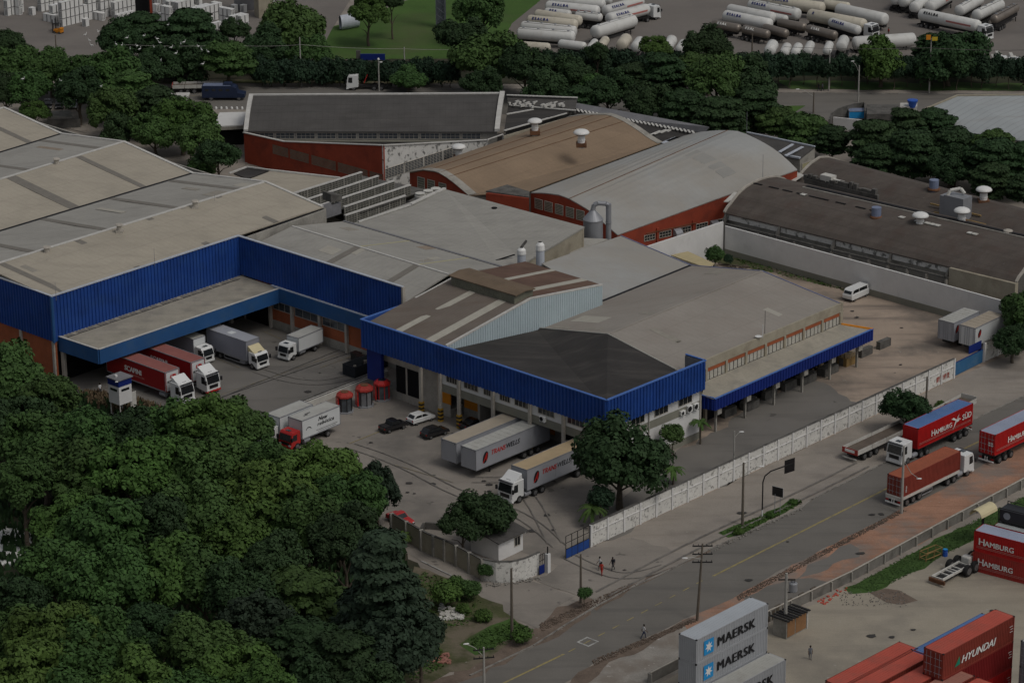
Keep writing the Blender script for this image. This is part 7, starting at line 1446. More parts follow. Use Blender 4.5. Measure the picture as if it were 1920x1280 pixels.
def stack(label, px, py, ztop, n, side, top, H=2.59, lab2='container', extra=None, local=(0, -1.22), hd=HH, g_='red containers at the lower right'):
    first = None
    for i in range(n):
        z_ = ztop - H - i * (H + .015); lb = label if i == 0 else f"{['', 'second', 'third', 'fourth', 'fifth', 'sixth', 'seventh'][i]} level under the {label}"
        c = container('container', lb, side[i % len(side)], top, H=H, group=g_, doors=0)
        if i == 0: place_cont(c, hd, (local[0], local[1], H), px, py, z_); first = c.location.copy()
        else: c.location = (first.x, first.y, z_); c.rotation_euler = (0, 0, R(hd))
        if extra: extra(c, i)
def hy(c, i):
    if i == 0: lettering('HYUNDAI', 1.15, M('letter_white'), c, (3.0, -1.27, .85), SIDE_R(), shear=.3, bold=.014, sx=1.12); k = MB(); k.poly([(1.9, -1.27, .75), (2.85, -1.27, .85), (2.75, -1.27, 1.75)]); k.build('logo_mark', M('letter_green'), c); k = MB(); k.poly([(1.85, -1.27, .75), (2.7, -1.27, 1.78), (2.55, -1.27, 1.7)]); k.build('logo_edge', M('hazard'), c)
    k = MB(); k.box(11.3, 11.9, -1.265, -1.255, 1.9, 1.95); k.box(11.5, 11.9, -1.265, -1.255, 1.6, 1.65); k.box(11.4, 11.9, -1.265, -1.255, 1.3, 1.35); k.build('id_marking', M('letter_white'), c)
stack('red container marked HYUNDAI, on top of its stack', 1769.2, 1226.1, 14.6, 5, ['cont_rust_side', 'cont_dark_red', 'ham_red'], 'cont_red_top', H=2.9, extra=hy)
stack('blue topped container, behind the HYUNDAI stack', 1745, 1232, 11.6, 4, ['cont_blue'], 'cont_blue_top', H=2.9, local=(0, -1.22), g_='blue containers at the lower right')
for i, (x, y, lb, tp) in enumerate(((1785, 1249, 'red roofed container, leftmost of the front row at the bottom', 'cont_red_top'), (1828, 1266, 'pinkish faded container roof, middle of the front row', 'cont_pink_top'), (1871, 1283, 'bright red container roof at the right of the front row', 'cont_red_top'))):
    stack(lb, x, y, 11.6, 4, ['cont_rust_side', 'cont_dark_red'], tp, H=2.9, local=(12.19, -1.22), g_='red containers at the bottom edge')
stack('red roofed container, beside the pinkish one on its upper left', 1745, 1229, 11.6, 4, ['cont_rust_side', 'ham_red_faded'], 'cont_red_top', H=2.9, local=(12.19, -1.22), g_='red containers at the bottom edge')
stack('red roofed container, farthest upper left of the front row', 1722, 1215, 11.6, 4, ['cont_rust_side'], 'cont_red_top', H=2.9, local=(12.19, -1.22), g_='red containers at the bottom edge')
stack('grey container end with blue marks, at the right edge below HYUNDAI', 1914, 1200, 14.0, 4, ['cladding_grey'], 'top_grey', H=2.9, local=(0, 1.22), g_='grey containers at the right edge')
for i, (z_, sm, lb) in enumerate(((2.6, 'ham_red', 'upper red HAMBURG container with blue grey roof at the right edge'), (0, 'ham_red_faded', 'lower faded red HAMBURG container standing on the ground at the right edge'))):
    c = container('container', lb, sm, 'cont_pale_blue_top', H=2.59, group='red HAMBURG containers at the right edge'); place_cont(c, -36, (0, -1.22, 0), 1823, 1069, 0); c.location.z = z_; hamburg(c, -1.22, .95, 12.19, 1, True)
HB = c.location.copy(); n_ = Vector((math.sin(R(36)), math.cos(R(36)), 0)); u_ = Vector((math.cos(R(36)), -math.sin(R(36)), 0))
for z_ in (2.6, 0): c = container('container', f"{'upper' if z_ else 'lower'} weathered container with patched roof behind the HAMBURG ones", 'cont_dark_red', 'roof_ribbed', H=2.59, group='weathered containers at the right edge'); p = HB + n_ * 2.6 + u_ * 1.2; c.location = (p.x, p.y, z_); c.rotation_euler = (0, 0, R(-36))
root = thing('genset', 'black framed generator box on the containers at the right edge', 'generator', G(1898, 977, 5.2) , R(-36)); k = MB(); k.box(-1.2, 3, -1.1, 1.1, .15, 1.7); k.build('housing', M('black_paint'), root, bevel=.05)
k = MB()
for x in (-1.3, 3.05):
    for y in (-1.2, 1.15): k.box(x, x + .08, y, y + .08, 0, 1.9)
for y in (-1.2, 1.15): k.box(-1.3, 3.1, y, y + .08, 1.85, 1.93); k.box(-1.3, 3.1, y, y + .08, 0, .1)
k.build('frame', M('chassis'), root); k = MB(); k.cyl((-.2, -1.13, 1), (-.2, -1.1, 1), .45, n=14); k.build('fan', M('metal_grey'), root); root.location.z = 5.2
root = thing('curved_sheet', 'cream half pipe sheet leaning beyond the HAMBURG containers', 'sheet', G(1843, 978, 2.5)); k = MB()
for j in range(8):
    t0, t1 = math.pi * j / 8, math.pi * (j + 1) / 8; f = lambda t, a: tuple(UD * a + VD * (.9 * math.cos(t)) + Vector((0, 0, .9 * math.sin(t)))); k.poly([f(t0, -1.7), f(t1, -1.7), f(t1, 1.7), f(t0, 1.7)])
    f2 = lambda t, a: tuple(UD * a + VD * (.84 * math.cos(t)) + Vector((0, 0, .84 * math.sin(t)))); k.poly([f2(t0, 1.7), f2(t1, 1.7), f2(t1, -1.7), f2(t0, -1.7)])
k.build('shell', M('cream'), root, (0, 0, 1.2)); k = MB(); k.box(-.15, .15, -.15, .15, -2.5, 1.3); k.build('prop', M('chassis'), root)
# implement with big wheels
root = thing('trailer_implement', 'stripped white front frame and wheels of a lorry lying on the container yard', 'machine'); k = MB()
for y in (-.75, .75): k.box(-1.5, 4.2, y - .1, y + .1, .75, 1.0)
for x in (-1.3, .2, 1.0, 1.6, 2.6, 4.0): k.box(x, x + .16, -.75, .75, .78, .95)
k.build('frame', M('white_dirty'), root); k = MB(); k.box(4.1, 4.4, -1.1, 1.1, .3, .8); k.build('front_beam', M('rust'), root, bevel=.05); k = MB(); k.box(-2.4, -1.4, -.6, .6, .8, 1.7); k.build('engine_cover', M('white_dirty'), root, bevel=.2); k = MB(); k.box(.3, 3.9, -.62, .62, .45, .74); k.box(-2.2, .1, -.9, .9, .5, .8); k.build('axle_beam', M('chassis'), root)
k = MB(); k.cyl((-4.4, -.3, 1.1), (-3.0, .3, 1.1), .6, n=14); k.build('drum', M('cont_orange'), root); k = MB(); k.tube([(-2.6, -.9, .9), (-3.6, -.6, 1.5), (-4.8, .2, 1.2)], .12); k.build('hose', M('chassis'), root)
for x in (-.2, -1.7):
    for s in (-1, 1): wheel(root, x, s * 1.25, .72, .5)
put(root, 227, (4.2, 0, .3), 1757, 1092)
root = thing('metal_rack', 'pale open frame rack beside the stripped machine', 'rack', G(1745, 1045)); k = MB()
for x in (-1.4, 0, 1.4):
    for y in (-.5, .5): k.box(x - .04, x + .04, y - .04, y + .04, 0, 1.1)
for z_ in (.3, 1.1):
    for y in (-.5, .5): k.box(-1.4, 1.4, y - .04, y + .04, z_ - .04, z_ + .04)
    for x in (-1.4, 1.4): k.box(x - .04, x + .04, -.5, .5, z_ - .03, z_ + .03)
k.build('frame', M('yellow_rust'), root, rz=R(40)); root2 = thing('oil_drum', 'blue drum standing by the pale rack', 'drum', G(1772, 1042)); k = MB(); k.lathe([(.3, 0), (.3, .3), (.32, .31), (.3, .33), (.3, .6), (.32, .61), (.3, .63), (.3, .9)], n=16); k.build('shell', mat('drum_blue', (.02, .09, .42), .4, .1, 1), root2); k = MB(); k.lathe([(.27, .9), (.27, .92)], n=14); k.build('lid', M('sign_blue'), root2)
# concrete barrier with pipe rail
def barrier(pts, h, th, m, label, name='wall', post=None, rail=None, cap=None):
    P = [G(*p) for p in pts]; S = Site(name, label, name.replace('_', ' '), P[0]); k = MB()
    for a, b in zip(P[:-1], P[1:]): k.wall(a, b, 0, h, th=th)
    S.part('panel', k, m)
    if rail:
        k = MB(); k.tube([p + Vector((0, 0, h + .12)) for p in P], .09, 6); S.part('rail', k, rail)
    return S, P
S, P = barrier([(1219, 1281), (1275, 1252), (1443, 1163), (1595, 1090), (1775, 991), (1886, 932), (1990, 876)], 1.2, .35, mat('barrier_grey', (.2, .19, .17), .95, .2, .6, fine=.3, dirt=((.09, .085, .075), .6, .48, .65, .7)), 'long low concrete barrier with white pipe rail between red earth and grass', 'barrier', rail=M('column'))
for a, b in zip(P[:-1], P[1:]):
    n = int((b - a).length / 3)
    for i in range(n): c = a + (b - a) * i / n; k = MB(); k.obox((c.x, c.y), b - a, .2, .42, 0, 1.22); S.part('post', k, M('concrete'))
k = MB()
for j in range(9): a = G(1447 + j * 11, 1160 - j * 5.5); k.obox((a.x, a.y), UD, .9, .25, 0, 1.1 + .3 * (j % 2))
k.obox((G(1500, 1134).x, G(1500, 1134).y), UD, 12, .2, 0, .6); S.part('timber', k, M('bark'))
# panel wall along the road
def panelwall(name, label, p0, p1, h, n, m, cap=True, posts=True, mid=True):
    a, b = G(*p0), G(*p1); S = Site(name, label, 'wall', a); f = frame(a, b); Lw = (b - a).length; k = MB(); k.fbox(f, 0, Lw, -.16, 0, 0, h); S.part('panel', k, m)
    k = MB(); k.fbox(f, 0, Lw, -.2, .1, h, h + .09); S.part('coping', k, M('concrete_dark'))
    if mid: k = MB(); k.fbox(f, 0, Lw, 0, .09, h * .62, h * .62 + .1); S.part('mid_beam', k, M('white_wall'))
    for i in range(n + 1): x = Lw * i / n; k = MB(); k.fbox(f, x - .14, x + .14, -.18, .13, 0, h + .02); S.part('post', k, M('white_wall'))
    return S, f, Lw
S, f, Lw = panelwall('boundary_wall', 'long white panel wall with peeling paint along the road', (1108, 1025), (1788, 709), 2.9, 25, M('white_panel'))
k = MB()
for x, w_ in ((.945, .012), (.962, .014), (.977, .008)): k.fbox(f, Lw * x, Lw * (x + w_), .012, .02, .5, 1.3)
S.part('graffiti', k, mat('graffiti', (.32, .09, .07), .9, .3, 1, fine=.4, dirt=((.5, .48, .45), 1.5, .45, .6, .9)))
panelwall('boundary_wall', 'white panel wall continuing right of the blue gate', (1845, 678), (1990, 612), 2.9, 6, M('white_panel'))
S = Site('gate', 'sliding blue sheet gate between the two white road walls', 'gate', G(1790, 707)); a, b = G(1790, 706), G(1842, 680); k = MB(); k.wall(a, b, 0.1, 2.0, th=.08); S.part('sheet', k, mat('gate_blue', (.03, .12, .25), .6, .1, .4, fine=.1, dirt=((.1, .19, .29), .6, .5, .7, .5)))
k = MB(); k.wall(a, b, 2.0, 2.06, th=.12, off=.02); k.wall(a + (b - a) * .55, b, 2.1, 3.3, th=.06, off=-.3); S.part('frame', k, M('blue_dark'))
# white yard wall at the back
w0, w1, w2 = G(1357, 477), G(1757, 589), G(1990, 655); S = Site('yard_wall', 'tall smooth white wall along the back of the dirt yard', 'wall', w0)
k = MB(); k.wall(w0, w1, 1.0, 4.7, 4.8, th=.3); k.wall(w1, w2, 1.0, 4.8, th=.3); S.part('white_face', k, M('white_wall')); k = MB(); k.wall(w0, w2, 0, 1.0, th=.34, off=.02); S.part('plinth', k, M('grey_band'))
k = MB(); k.wall(G(1215, 520), w0, 0, 5.0, 5.4, th=.3); S.part('side_face', k, M('white_wall')); k = MB(); k.cyl((w0.x, w0.y, 0), (w0.x, w0.y, 5.8), .16, n=8); S.part('drain_pipe', k, M('concrete_dark'))
root = thing('scaffold', 'small pipe scaffold frame against the back white wall', 'scaffold', G(1397, 478)); k = MB(); d2 = (w1 - w0).normalized(); nn = Vector((d2.y, -d2.x, 0))
def bar(a, b): k.cyl(a, b, .035, n=5)
for i in range(4):
    for o in (0, .9): p = d2 * (i * 1.4 - 2.1) + nn * o; bar(p, p + Vector((0, 0, 2.3)))
for z_ in (.4, 1.2, 2.2):
    for o in (0, .9): bar(d2 * -2.1 + nn * o + Vector((0, 0, z_)), d2 * 2.1 + nn * o + Vector((0, 0, z_)))
k.build('frame', M('chassis'), root)
root = thing('transformer_box', 'white cubicle with flat dark roof standing by the back white wall', 'cabinet', G(1548, 524), R(-42)); k = MB(); k.box(-.95, .95, -.6, .6, .3, 2.2); k.build('cubicle', M('white_dirty'), root, bevel=.03); k = MB(); k.box(-1.15, 1.15, -.8, .8, 2.2, 2.35); k.build('roof', M('concrete_dark'), root)
for x in (-.5, .5): k = MB(); k.box(x - .42, x + .42, -.63, -.6, .45, 2.05); k.build('door', M('trim_pale'), root)
k = MB(); k.box(-.1, .3, -.1, .2, 2.35, 2.6); k.build('vent', M('chassis'), root)
root = thing('lamp_post', 'short dark lamp post by the back white wall', 'lamp post', G(1497, 505)); k = MB(); k.cyl((0, 0, 0), (0, 0, 1.9), .04, n=6); k.build('pole', M('chassis'), root); k = MB(); k.lathe([(.12, 1.9), (.2, 2.0), (.2, 2.2), (.1, 2.3)], n=8); k.build('lantern', M('chassis'), root)
root = thing('shed', 'low shed with yellowish sheet roof behind the warm grey wing', 'shed', G(1300, 492)); q = [G(1262, 482, 3.2), G(1300, 472, 3.2), G(1345, 493, 2.9), G(1343, 500, 2.9)]; k = MB(); k.slab([[p - root.location for p in (G(1258, 478, 3.4), G(1290, 471, 3.4), G(1340, 494, 3.0), G(1325, 502, 3.0))]], .15); k.build('roof', mat('yellow_sheet', (.45, .38, .22), .7, .08, .5, stripe=[(VA, 1.2, .3, .1)]), root)
k = MB(); k.prism([((p - root.location).x, (p - root.location).y) for p in (G(1262, 479, 3), G(1292, 472, 3), G(1337, 494, 3), G(1324, 500, 3))], 0, 2.8); k.build('wall', M('white_wall'), root)
root = thing('debris', 'heap of broken timber and sheet by the inner yard grass', 'scrap heap', G(1375, 502)); k = MB()
for j in range(16): a = random.uniform(0, 3.14); c = (random.uniform(-2.4, 2.4), random.uniform(-.7, .7)); k.obox(c, (math.cos(a), math.sin(a)), random.uniform(.6, 2.2), .18, .05 + .1 * (j % 5), .14 + .1 * (j % 5))
k.build('scrap', M('bark'), root, rz=R(-30))
root = thing('skip', 'rusty skip full of cardboard under the canopy end', 'skip', G(1588, 682), R(UA)); k = MB(); k.prism([(-1.2, -.8), (1.2, -.8), (1.2, .8), (-1.2, .8)], 0, 1.2); k.build('bin', M('yellow_rust'), root, bevel=.03); k = MB()
for j in range(14): c = (random.uniform(-1, 1), random.uniform(-.6, .6)); a = random.uniform(0, 3); k.obox(c, (math.cos(a), math.sin(a)), random.uniform(.4, .9), .35, 1.1, random.uniform(1.3, 1.8))
k.build('cardboard', M('top_sand'), root)
for i, (x, y, w_) in enumerate(((1552, 700, 3.2), (1510, 716, 3.4), (1405, 765, 2.6))):
    root = thing('concrete_block', f"low concrete dock block under the side canopy, {['farthest', 'middle', 'nearest'][i]} one", 'block', G(x, y), R(UA), 'dock blocks under the side canopy'); k = MB(); k.box(-w_ / 2, w_ / 2, -.7, .7, 0, 1.1); k.build('block', M('concrete_dark'), root, bevel=.04)
root = thing('debris', 'cardboard pile on the dock under the side canopy', 'scrap heap', G(1530, 698), 0); k = MB()
for j in range(12): c = (random.uniform(-1, 1), random.uniform(-.6, .6)); a = random.uniform(0, 3); k.obox(c, (math.cos(a), math.sin(a)), random.uniform(.4, .9), .35, 0, random.uniform(.5, 1.4))
k.build('cardboard', M('top_sand'), root)
# boundary wall beside the side street
pts = [(735, 1000), (800, 1037), (848, 1057), (905, 1088)]; P = [G(*p) for p in pts]; S = Site('boundary_wall', 'grey beige panel wall sloping down beside the side street', 'wall', P[0]); k = MB()
for a, b in zip(P[:-1], P[1:]): k.wall(a, b, 0, 2.6, th=.2)
S.part('panel', k, M('beige_wall')); k = MB()
for a, b in zip(P[:-1], P[1:]): k.wall(a, b, 2.6, 2.7, th=.3, off=.05)
S.part('coping', k, M('concrete_dark'))
for i in range(8):
    t_ = i / 7 * 3; j = min(2, int(t_)); c = lerp3(P[j], P[j + 1], t_ - j); k = MB(); k.obox((c.x, c.y), P[j + 1] - P[j], .28, .5, 0, 2.75); S.part('post', k, M('concrete'))
pts = [(905, 1088), (930, 1093), (960, 1093), (985, 1087), (1012, 1075)]; P = [G(*p) for p in pts]; S = Site('boundary_wall', 'short curved white wall with peeling paint left of the main gate', 'wall', P[0]); k = MB()
for a, b in zip(P[:-1], P[1:]): k.wall(a, b, 0, 2.75, th=.22)
S.part('panel', k, M('white_panel')); k = MB()
for a, b in zip(P[:-1], P[1:]): k.wall(a, b, 2.75, 2.83, th=.3, off=.05)
S.part('coping', k, M('concrete_dark'))
root = thing('gate_pillar', 'white gate pillar with dark top left of the gate opening', 'pillar', G(1027, 1072)); k = MB(); k.box(-.25, .25, -.25, .25, 0, 2.4); k.build('pillar', M('white_wall'), root, rz=R(UA)); k = MB(); k.box(-.08, .08, -.08, .08, 2.4, 3.3); k.build('post', M('chassis'), root)
root = thing('gate', 'narrow blue and dark barred side gate by the white pillar', 'gate', G(1016, 1076), R(UA)); k = MB(); k.box(-.45, .45, -.03, .03, .1, 1.2); k.build('sheet', M('blue_dark'), root); k = MB()
for x in (-.45, -.15, .15, .45): k.box(x - .02, x + .02, -.03, .03, .1, 2.6)
for z_ in (1.8, 2.6): k.box(-.45, .45, -.02, .02, z_ - .03, z_ + .03)
k.build('bars', M('chassis'), root)
a, b = G(1061, 1048), G(1105, 1027); root = thing('gate', 'open barred gate with bright blue lower sheets at the main entrance', 'gate', a, math.atan2((b - a).y, (b - a).x)); Lg = (b - a).length
for i in range(2): k = MB(); k.box(Lg * i / 2 + .05, Lg * (i + 1) / 2 - .05, -.03, .03, .1, 1.25); k.build('sheet', M('blue_sheet'), root)
k = MB()
for i in range(5): x = Lg * i / 4; k.box(x - .035, x + .035, -.035, .035, 0, 3.0)
for z_ in (1.3, 2.1, 3.0): k.box(0, Lg, -.03, .03, z_ - .03, z_ + .03)
k.build('bars', M('chassis'), root)
# gatehouse
q = [G(912, 1043), G(965, 1040), G(985, 1024), G(935, 1022)]; S = Site('gatehouse', 'small white gatehouse with dark tiled roof under the leafy trees', 'gatehouse', q[0]); f = frame(G(935, 1052), G(973, 1034)); k = MB(); k.fbox(f, 0, 4.4, -4.5, 0, 0, 2.5); S.part('wall', k, M('white_wall'))
k = MB(); r0 = [f[0] + f[1] * a + f[2] * o for a, o in ((-.5, .5), (4.9, .5), (4.9, -5), (-.5, -5))]; z4 = [2.6, 2.6, 3.6, 3.6]; k.slab([[Vector((p.x, p.y, z)) for p, z in zip(r0, z4)]], .12); S.part('roof', k, M('roof_dark')); windows(S, f, [(2.9, 3.8, 1.0, 2.1)], out=.02, bars=1)
k = MB(); k.cyl((f[0] + f[1] * 4.6).to_tuple()[:2] + (2.2,), (f[0] + f[1] * 4.9).to_tuple()[:2] + (2.2,), .12, n=8); S.part('lamp', k, M('lamp_clear'))
root = thing('low_wall', 'curved low stained parapet inside the boundary wall near the leafy trees', 'wall', G(815, 995)); k = MB(); P = [G(x, y) - root.location for x, y in ((792, 1002), (797, 992), (815, 993), (840, 996))]
for a, b in zip(P[:-1], P[1:]): k.wall(a, b, 0, .9, th=.3)
k.build('parapet', M('concrete_dark'), root)
strip('kerb_line', [(790, 1052), (848, 1080)], .16, M('paint_white'))
# ramp wall between the two yards
S = Site('ramp_wall', 'low retaining wall with pale face between the truck yard and forecourt', 'wall', G(600, 740)); a, b = G(480, 803), G(728, 705); f = frame(a, b); Lw = (b - a).length; k = MB(); k.fbox(f, 0, Lw, -.2, 0, 0, .85); S.part('pale_face', k, M('white_dirty'))
k = MB(); k.fbox(f, 0, Lw, -1.0, -.6, 0, 1.05); S.part('kerb_wall', k, M('concrete_dark')); k = MB(); k.tube([tuple(f[0] + f[1] * x + f[2] * -.35 + Vector((0, 0, .95))) for x in (0, Lw)], .06); S.part('pipe', k, M('ridge_white'))
# guard booth
root = thing('guard_booth', 'raised white guard booth with blue band and flat roof by the red lorries', 'guard booth', G(228, 778, 0), R(UA)); k = MB(); k.box(-1.1, 1.1, -1.1, 1.1, 2.0, 4.6); bo = k.build('body', M('white_wall'), root)
k = MB(); k.box(-1.14, 1.14, -1.14, 1.14, 4.6, 5.5); k.build('blue_band', M('blue_dark'), root); k = MB(); k.box(-1.3, 1.3, -1.3, 1.3, 5.5, 5.65); k.build('roof', M('cladding_grey'), root)
for a in ((-.7, .7, -1.125, -1.09),): k = MB(); k.box(*a, 3.85, 4.2); k.build('window', M('glass_dark'), bo)
k = MB(); k.box(-1.125, -1.09, -.7, .7, 3.85, 4.2); k.build('window', M('glass_dark'), bo); k = MB()
for x in (-1, .9):
    for y in (-1, .9): k = MB(); k.box(x, x + .12, y, y + .12, 0, 2.0); k.build('leg', M('white_dirty'), root)
k = MB(); k.box(1.1, 1.9, -1.0, -.9, 0, 3.2); k.box(1.1, 1.9, -.9, 1.0, 2.0, 2.1)
for z_ in (.5, 1, 1.5): k.box(1.2, 1.8, -1.05, -.6, z_, z_ + .06)
k.build('stair', M('white_dirty'), root); k = MB(); k.cyl((-.4, .2, 5.65), (-.4, .2, 5.9), .2, n=10); k.cyl((-1.3, -1.2, 5.5), (-1.8, -1.4, 5.7), .1, n=8); k.build('lamp', M('lamp_clear'), root)
# dark open bin and black containers at the office corner
root = thing('open_skip', 'long dark open-topped skip behind the ramp wall by the office', 'skip', G(685, 695), R(UA)); k = MB()
for a in ((-3.2, 3.2, -1.25, -1.15), (-3.2, 3.2, 1.15, 1.25), (-3.2, -3.1, -1.15, 1.15), (3.1, 3.2, -1.15, 1.15)): k.box(*a, .2, 1.7)
k.box(-3.2, 3.2, -1.25, 1.25, .1, .22); k.build('tub', mat('skip_dark', (.02, .024, .03), .7, .3, 1, fine=.3), root); k = MB()
for j in range(10): c = (random.uniform(-2.6, 2.6), random.uniform(-.9, .9)); k.obox(c, (1, random.uniform(-1, 1)), .7, .4, .3, random.uniform(.6, 1.2))
k.build('rubbish', M('concrete_dark'), root)
for i, (x, y) in enumerate(((668, 676), (678, 682))):
    root = thing('waste_bin', f"black wheeled waste bin against the brick wall, {'left' if i == 0 else 'right'} one", 'bin', G(x, y), R(VA), 'black waste bins'); k = MB(); k.box(-.65, .65, -.5, .5, .15, 1.15); k.build('tub', M('black_paint'), root, bevel=.05); k = MB(); k.box(-.7, .7, -.55, .55, 1.15, 1.25); k.build('lid', M('black_paint'), root)
# red hexagonal kiosks
for i, (x, y, s_, lb) in enumerate(((647, 771, 1.0, 'red roofed glass kiosk, nearest the lettered lorry'), (684, 760, 1.05, 'largest red roofed glass kiosk with grey door, middle one'), (717, 748, 1.0, 'dark topped red kiosk, farthest right of the three'))):
    root = thing('kiosk', lb, 'kiosk', G(x, y), R(20), 'red roofed kiosks'); root.scale = (s_,) * 3; k = MB(); k.lathe([(1.25, 0), (1.25, .22)], n=8); k.build('base', M('metal_grey'), root); k = MB(); k.lathe([(.98, .22), (.98, 2.2)], n=8); k.build('glass_wall', M('glass_mid') if i != 1 else M('cladding_grey'), root)
    k = MB()
    for j in range(8): a = j * math.pi / 4; k.box(math.cos(a) * 1.0 - .05, math.cos(a) * 1.0 + .05, math.sin(a) * 1.0 - .05, math.sin(a) * 1.0 + .05, .22, 2.2)
    k.build('frame', M('chassis') if i < 2 else M('truck_red'), root); k = MB(); k.lathe([(1.15, 2.15), (1.25, 2.3), (1.2, 2.5), (.75, 2.85)], n=8); k.build('roof', M('ham_red_faded') if i < 2 else M('truck_red'), root); k = MB(); k.lathe([(.6, 2.8), (.55, 2.92)], n=8); k.build('roof_vent', M('rust') if i < 2 else M('glass_dark'), root)
    k = MB(); k.box(-1.15, -.95, -.5, .5, .2, 2.15); k.build('side_panel', M('truck_red'), root)
def pallet(x, y, lb):
    root = thing('pallet_stack', lb, 'pallets', G(x, y), R(UA), 'pallet stacks'); 
    for j in range(6):
        k = MB(); z_ = j * .15; k.box(-.5, .5, -.6, .6, z_ + .11, z_ + .14); k.box(-.5, .5, -.6, -.5, z_, z_ + .11); k.box(-.5, .5, -.05, .05, z_, z_ + .11); k.box(-.5, .5, .5, .6, z_, z_ + .11); k.build('pallet', M('concrete'), root)
pallet(851, 778, 'stack of pallets leaning by the striped columns'); pallet(868, 770, 'second stack of pallets nearer the orange door')
root = thing('bale', 'wrapped scrap bale behind the orange door dock', 'bale', G(893, 778), R(UA)); k = MB(); k.box(-1, 1, -.6, .6, 0, 1.3); k.build('bale', M('concrete'), root, bevel=.15)
# ================= utility hut and poles
root = thing('meter_hut', 'small hut with brown shutter doors and slatted roof at the pole foot', 'hut', G(1475, 1198), R(UA)); k = MB(); k.box(-.1, 3.6, 0, 1.9, 0, 2.3); k.build('wall', M('concrete'), root); k = MB(); k.box(.05, 1.45, -.04, -.005, .2, 2.1); k.box(1.6, 3.5, -.04, -.005, .2, 2.1); k.build('shutter', mat('shutter', (.28, .15, .07), .8, .12, 1, fine=.3, stripe=[(0, .2, .3, .2)]), root); k = MB(); k.box(3.6, 3.8, -.1, .2, 0, 2.3); k.build('post', M('white_dirty'), root)
k = MB()
for j in range(8): x = -.3 + j * .55; k.box(x, x + .3, -.4, 2.2, 2.3 + .03 * (j % 3), 2.42 + .03 * (j % 3))
k.build('roof', M('chassis'), root)
root = thing('utility_pole', 'concrete pole carrying a grey transformer above the meter hut', 'pole', G(1472, 1186)); k = MB(); k.cyl((0, 0, 0), (0, 0, 7.4), .24, .15, 8); k.build('pole', M('pole_pale'), root); k = MB(); k.lathe([(.42, 5.1), (.48, 5.2), (.48, 6.1), (.4, 6.2)], (.8, .1, 0), 14); k.build('transformer', M('metal_grey'), root)
k = MB(); k.box(-.9, 1.0, -.06, .06, 6.55, 6.68)
for x in (.55, .75, .95): k.cyl((x, .1, 6.2), (x, .1, 6.55), .05, n=6)
k.box(-.1, .6, -.05, .05, 5.0, 5.1); k.build('crossarm', M('chassis'), root)
POLES = {}
def upole(x, y, h, label, m='wood_pole', arms=2, lamp=None, ang=VA, r=.17, key=None, lean=(0, 0)):
    root = thing('utility_pole', label, 'pole', G(x, y), R(ang)); k = MB(); k.cyl((0, 0, 0), (lean[0], lean[1], h), r, r * .62, 8); k.build('pole', M(m), root); T = Vector((lean[0], lean[1], h))
    for j in range(arms):
        k = MB(); z_ = h - .35 - j * 1.0; k.box(-1.15 + T.x, 1.15 + T.x, -.06 + T.y, .06 + T.y, z_, z_ + .12)
        for xx in (-1.05, -.45, .45, 1.05): k.cyl((xx + T.x, T.y, z_ + .12), (xx + T.x, T.y, z_ + .32), .05, .03, 6)
        k.build('crossarm', M('chassis'), root)
    if lamp:
        k = MB(); lx, ly, lz = lamp; k.tube([(T.x, T.y, h * .8), (lx * .5, ly * .5, h * .8 + lz * .7), (lx, ly, h * .8 + lz)], .045, 6); a = k.build('lamp_arm', M('pole_pale'), root); k = MB(); k.lathe([(.04, -.3), (.13, -.15), (.16, .15), (.08, .35)], (lx, ly, h * .8 + lz), 10, axis='x', sy=.55); k.build('lamp_head', M('white_paint'), a)
    if key: POLES[key] = (root.location.copy() + Vector((0, 0, h)), ang)
    return root
upole(1307, 1163, 9.6, 'wooden utility pole with four crossarms beside the MAERSK containers', 'wood_pole', 3, (-1.6, -1.4, .8), 0, key='a', lean=(.5, 0))
upole(1089, 1130, 6.2, 'bare dark pole behind the whitewashed sapling', 'wood_pole', 0, None); k = 0
upole(960, 1195, 8.6, 'bare grey brown pole on the weedy verge at the street corner', 'wood_pole', 0, None, r=.19)
upole(1392, 984, 8.3, 'tall bare pole with lamp bracket on the dirt verge', 'wood_pole', 0, (2.2, .6, .9), 0, r=.19)
upole(908, 1300, 5.6, 'utility pole with two crossarms cut by the bottom edge', 'pole_pale', 2, (-1.9, .2, 1.6), 10, key='b')
upole(1690, 962, 9.0, 'pale pole with lamp standing in front of the rust orange container', 'pole_pale', 0, (2.0, .1, -2.6), 0, r=.2)
upole(1734, 812, 8.0, 'dark pole rising behind the young tree by the flatbeds', 'wood_pole', 0, None)
upole(1376, 870, 4.6, 'short grey pole with bracket lamp inside the white road wall', 'pole_pale', 0, (.9, .3, .7), 0, r=.14)
upole(547, 1300, 5, 'street pole at the bottom edge in the wood', 'wood_pole', 0, (2.0, .1, 1.0), 0)
root = thing('traffic_sign', 'tall curved gantry post holding a black sign back over the verge', 'sign', G(1429, 968)); k = MB(); k.tube([(0, 0, 0), (0, 0, 4.6), (.25, .1, 5.4), (1.0, .4, 5.9), (3.9, 1.3, 6.6)], .085, 8); k.build('post', M('chassis'), root); k = MB(); k.cyl((0, 0, 0), (0, 0, .9), .1, n=8); k.build('post_base', M('white_paint'), root)
k = MB(); d3 = Vector((.95, .3, 0)).normalized(); c0 = Vector((2.7, .9, 5.3)); k.add([tuple(c0 + d3 * a + Vector((0, 0, b)) + Vector((.3, -.95, 0)) * -o) for o in (-.02, .02) for a, b in ((0, 0), (1.35, .25), (1.35, 2.0), (0, 1.75))], [(0, 1, 2, 3), (7, 6, 5, 4), (0, 4, 5, 1), (1, 5, 6, 2), (2, 6, 7, 3), (3, 7, 4, 0)]); k.build('sign_panel', M('black_paint'), root)
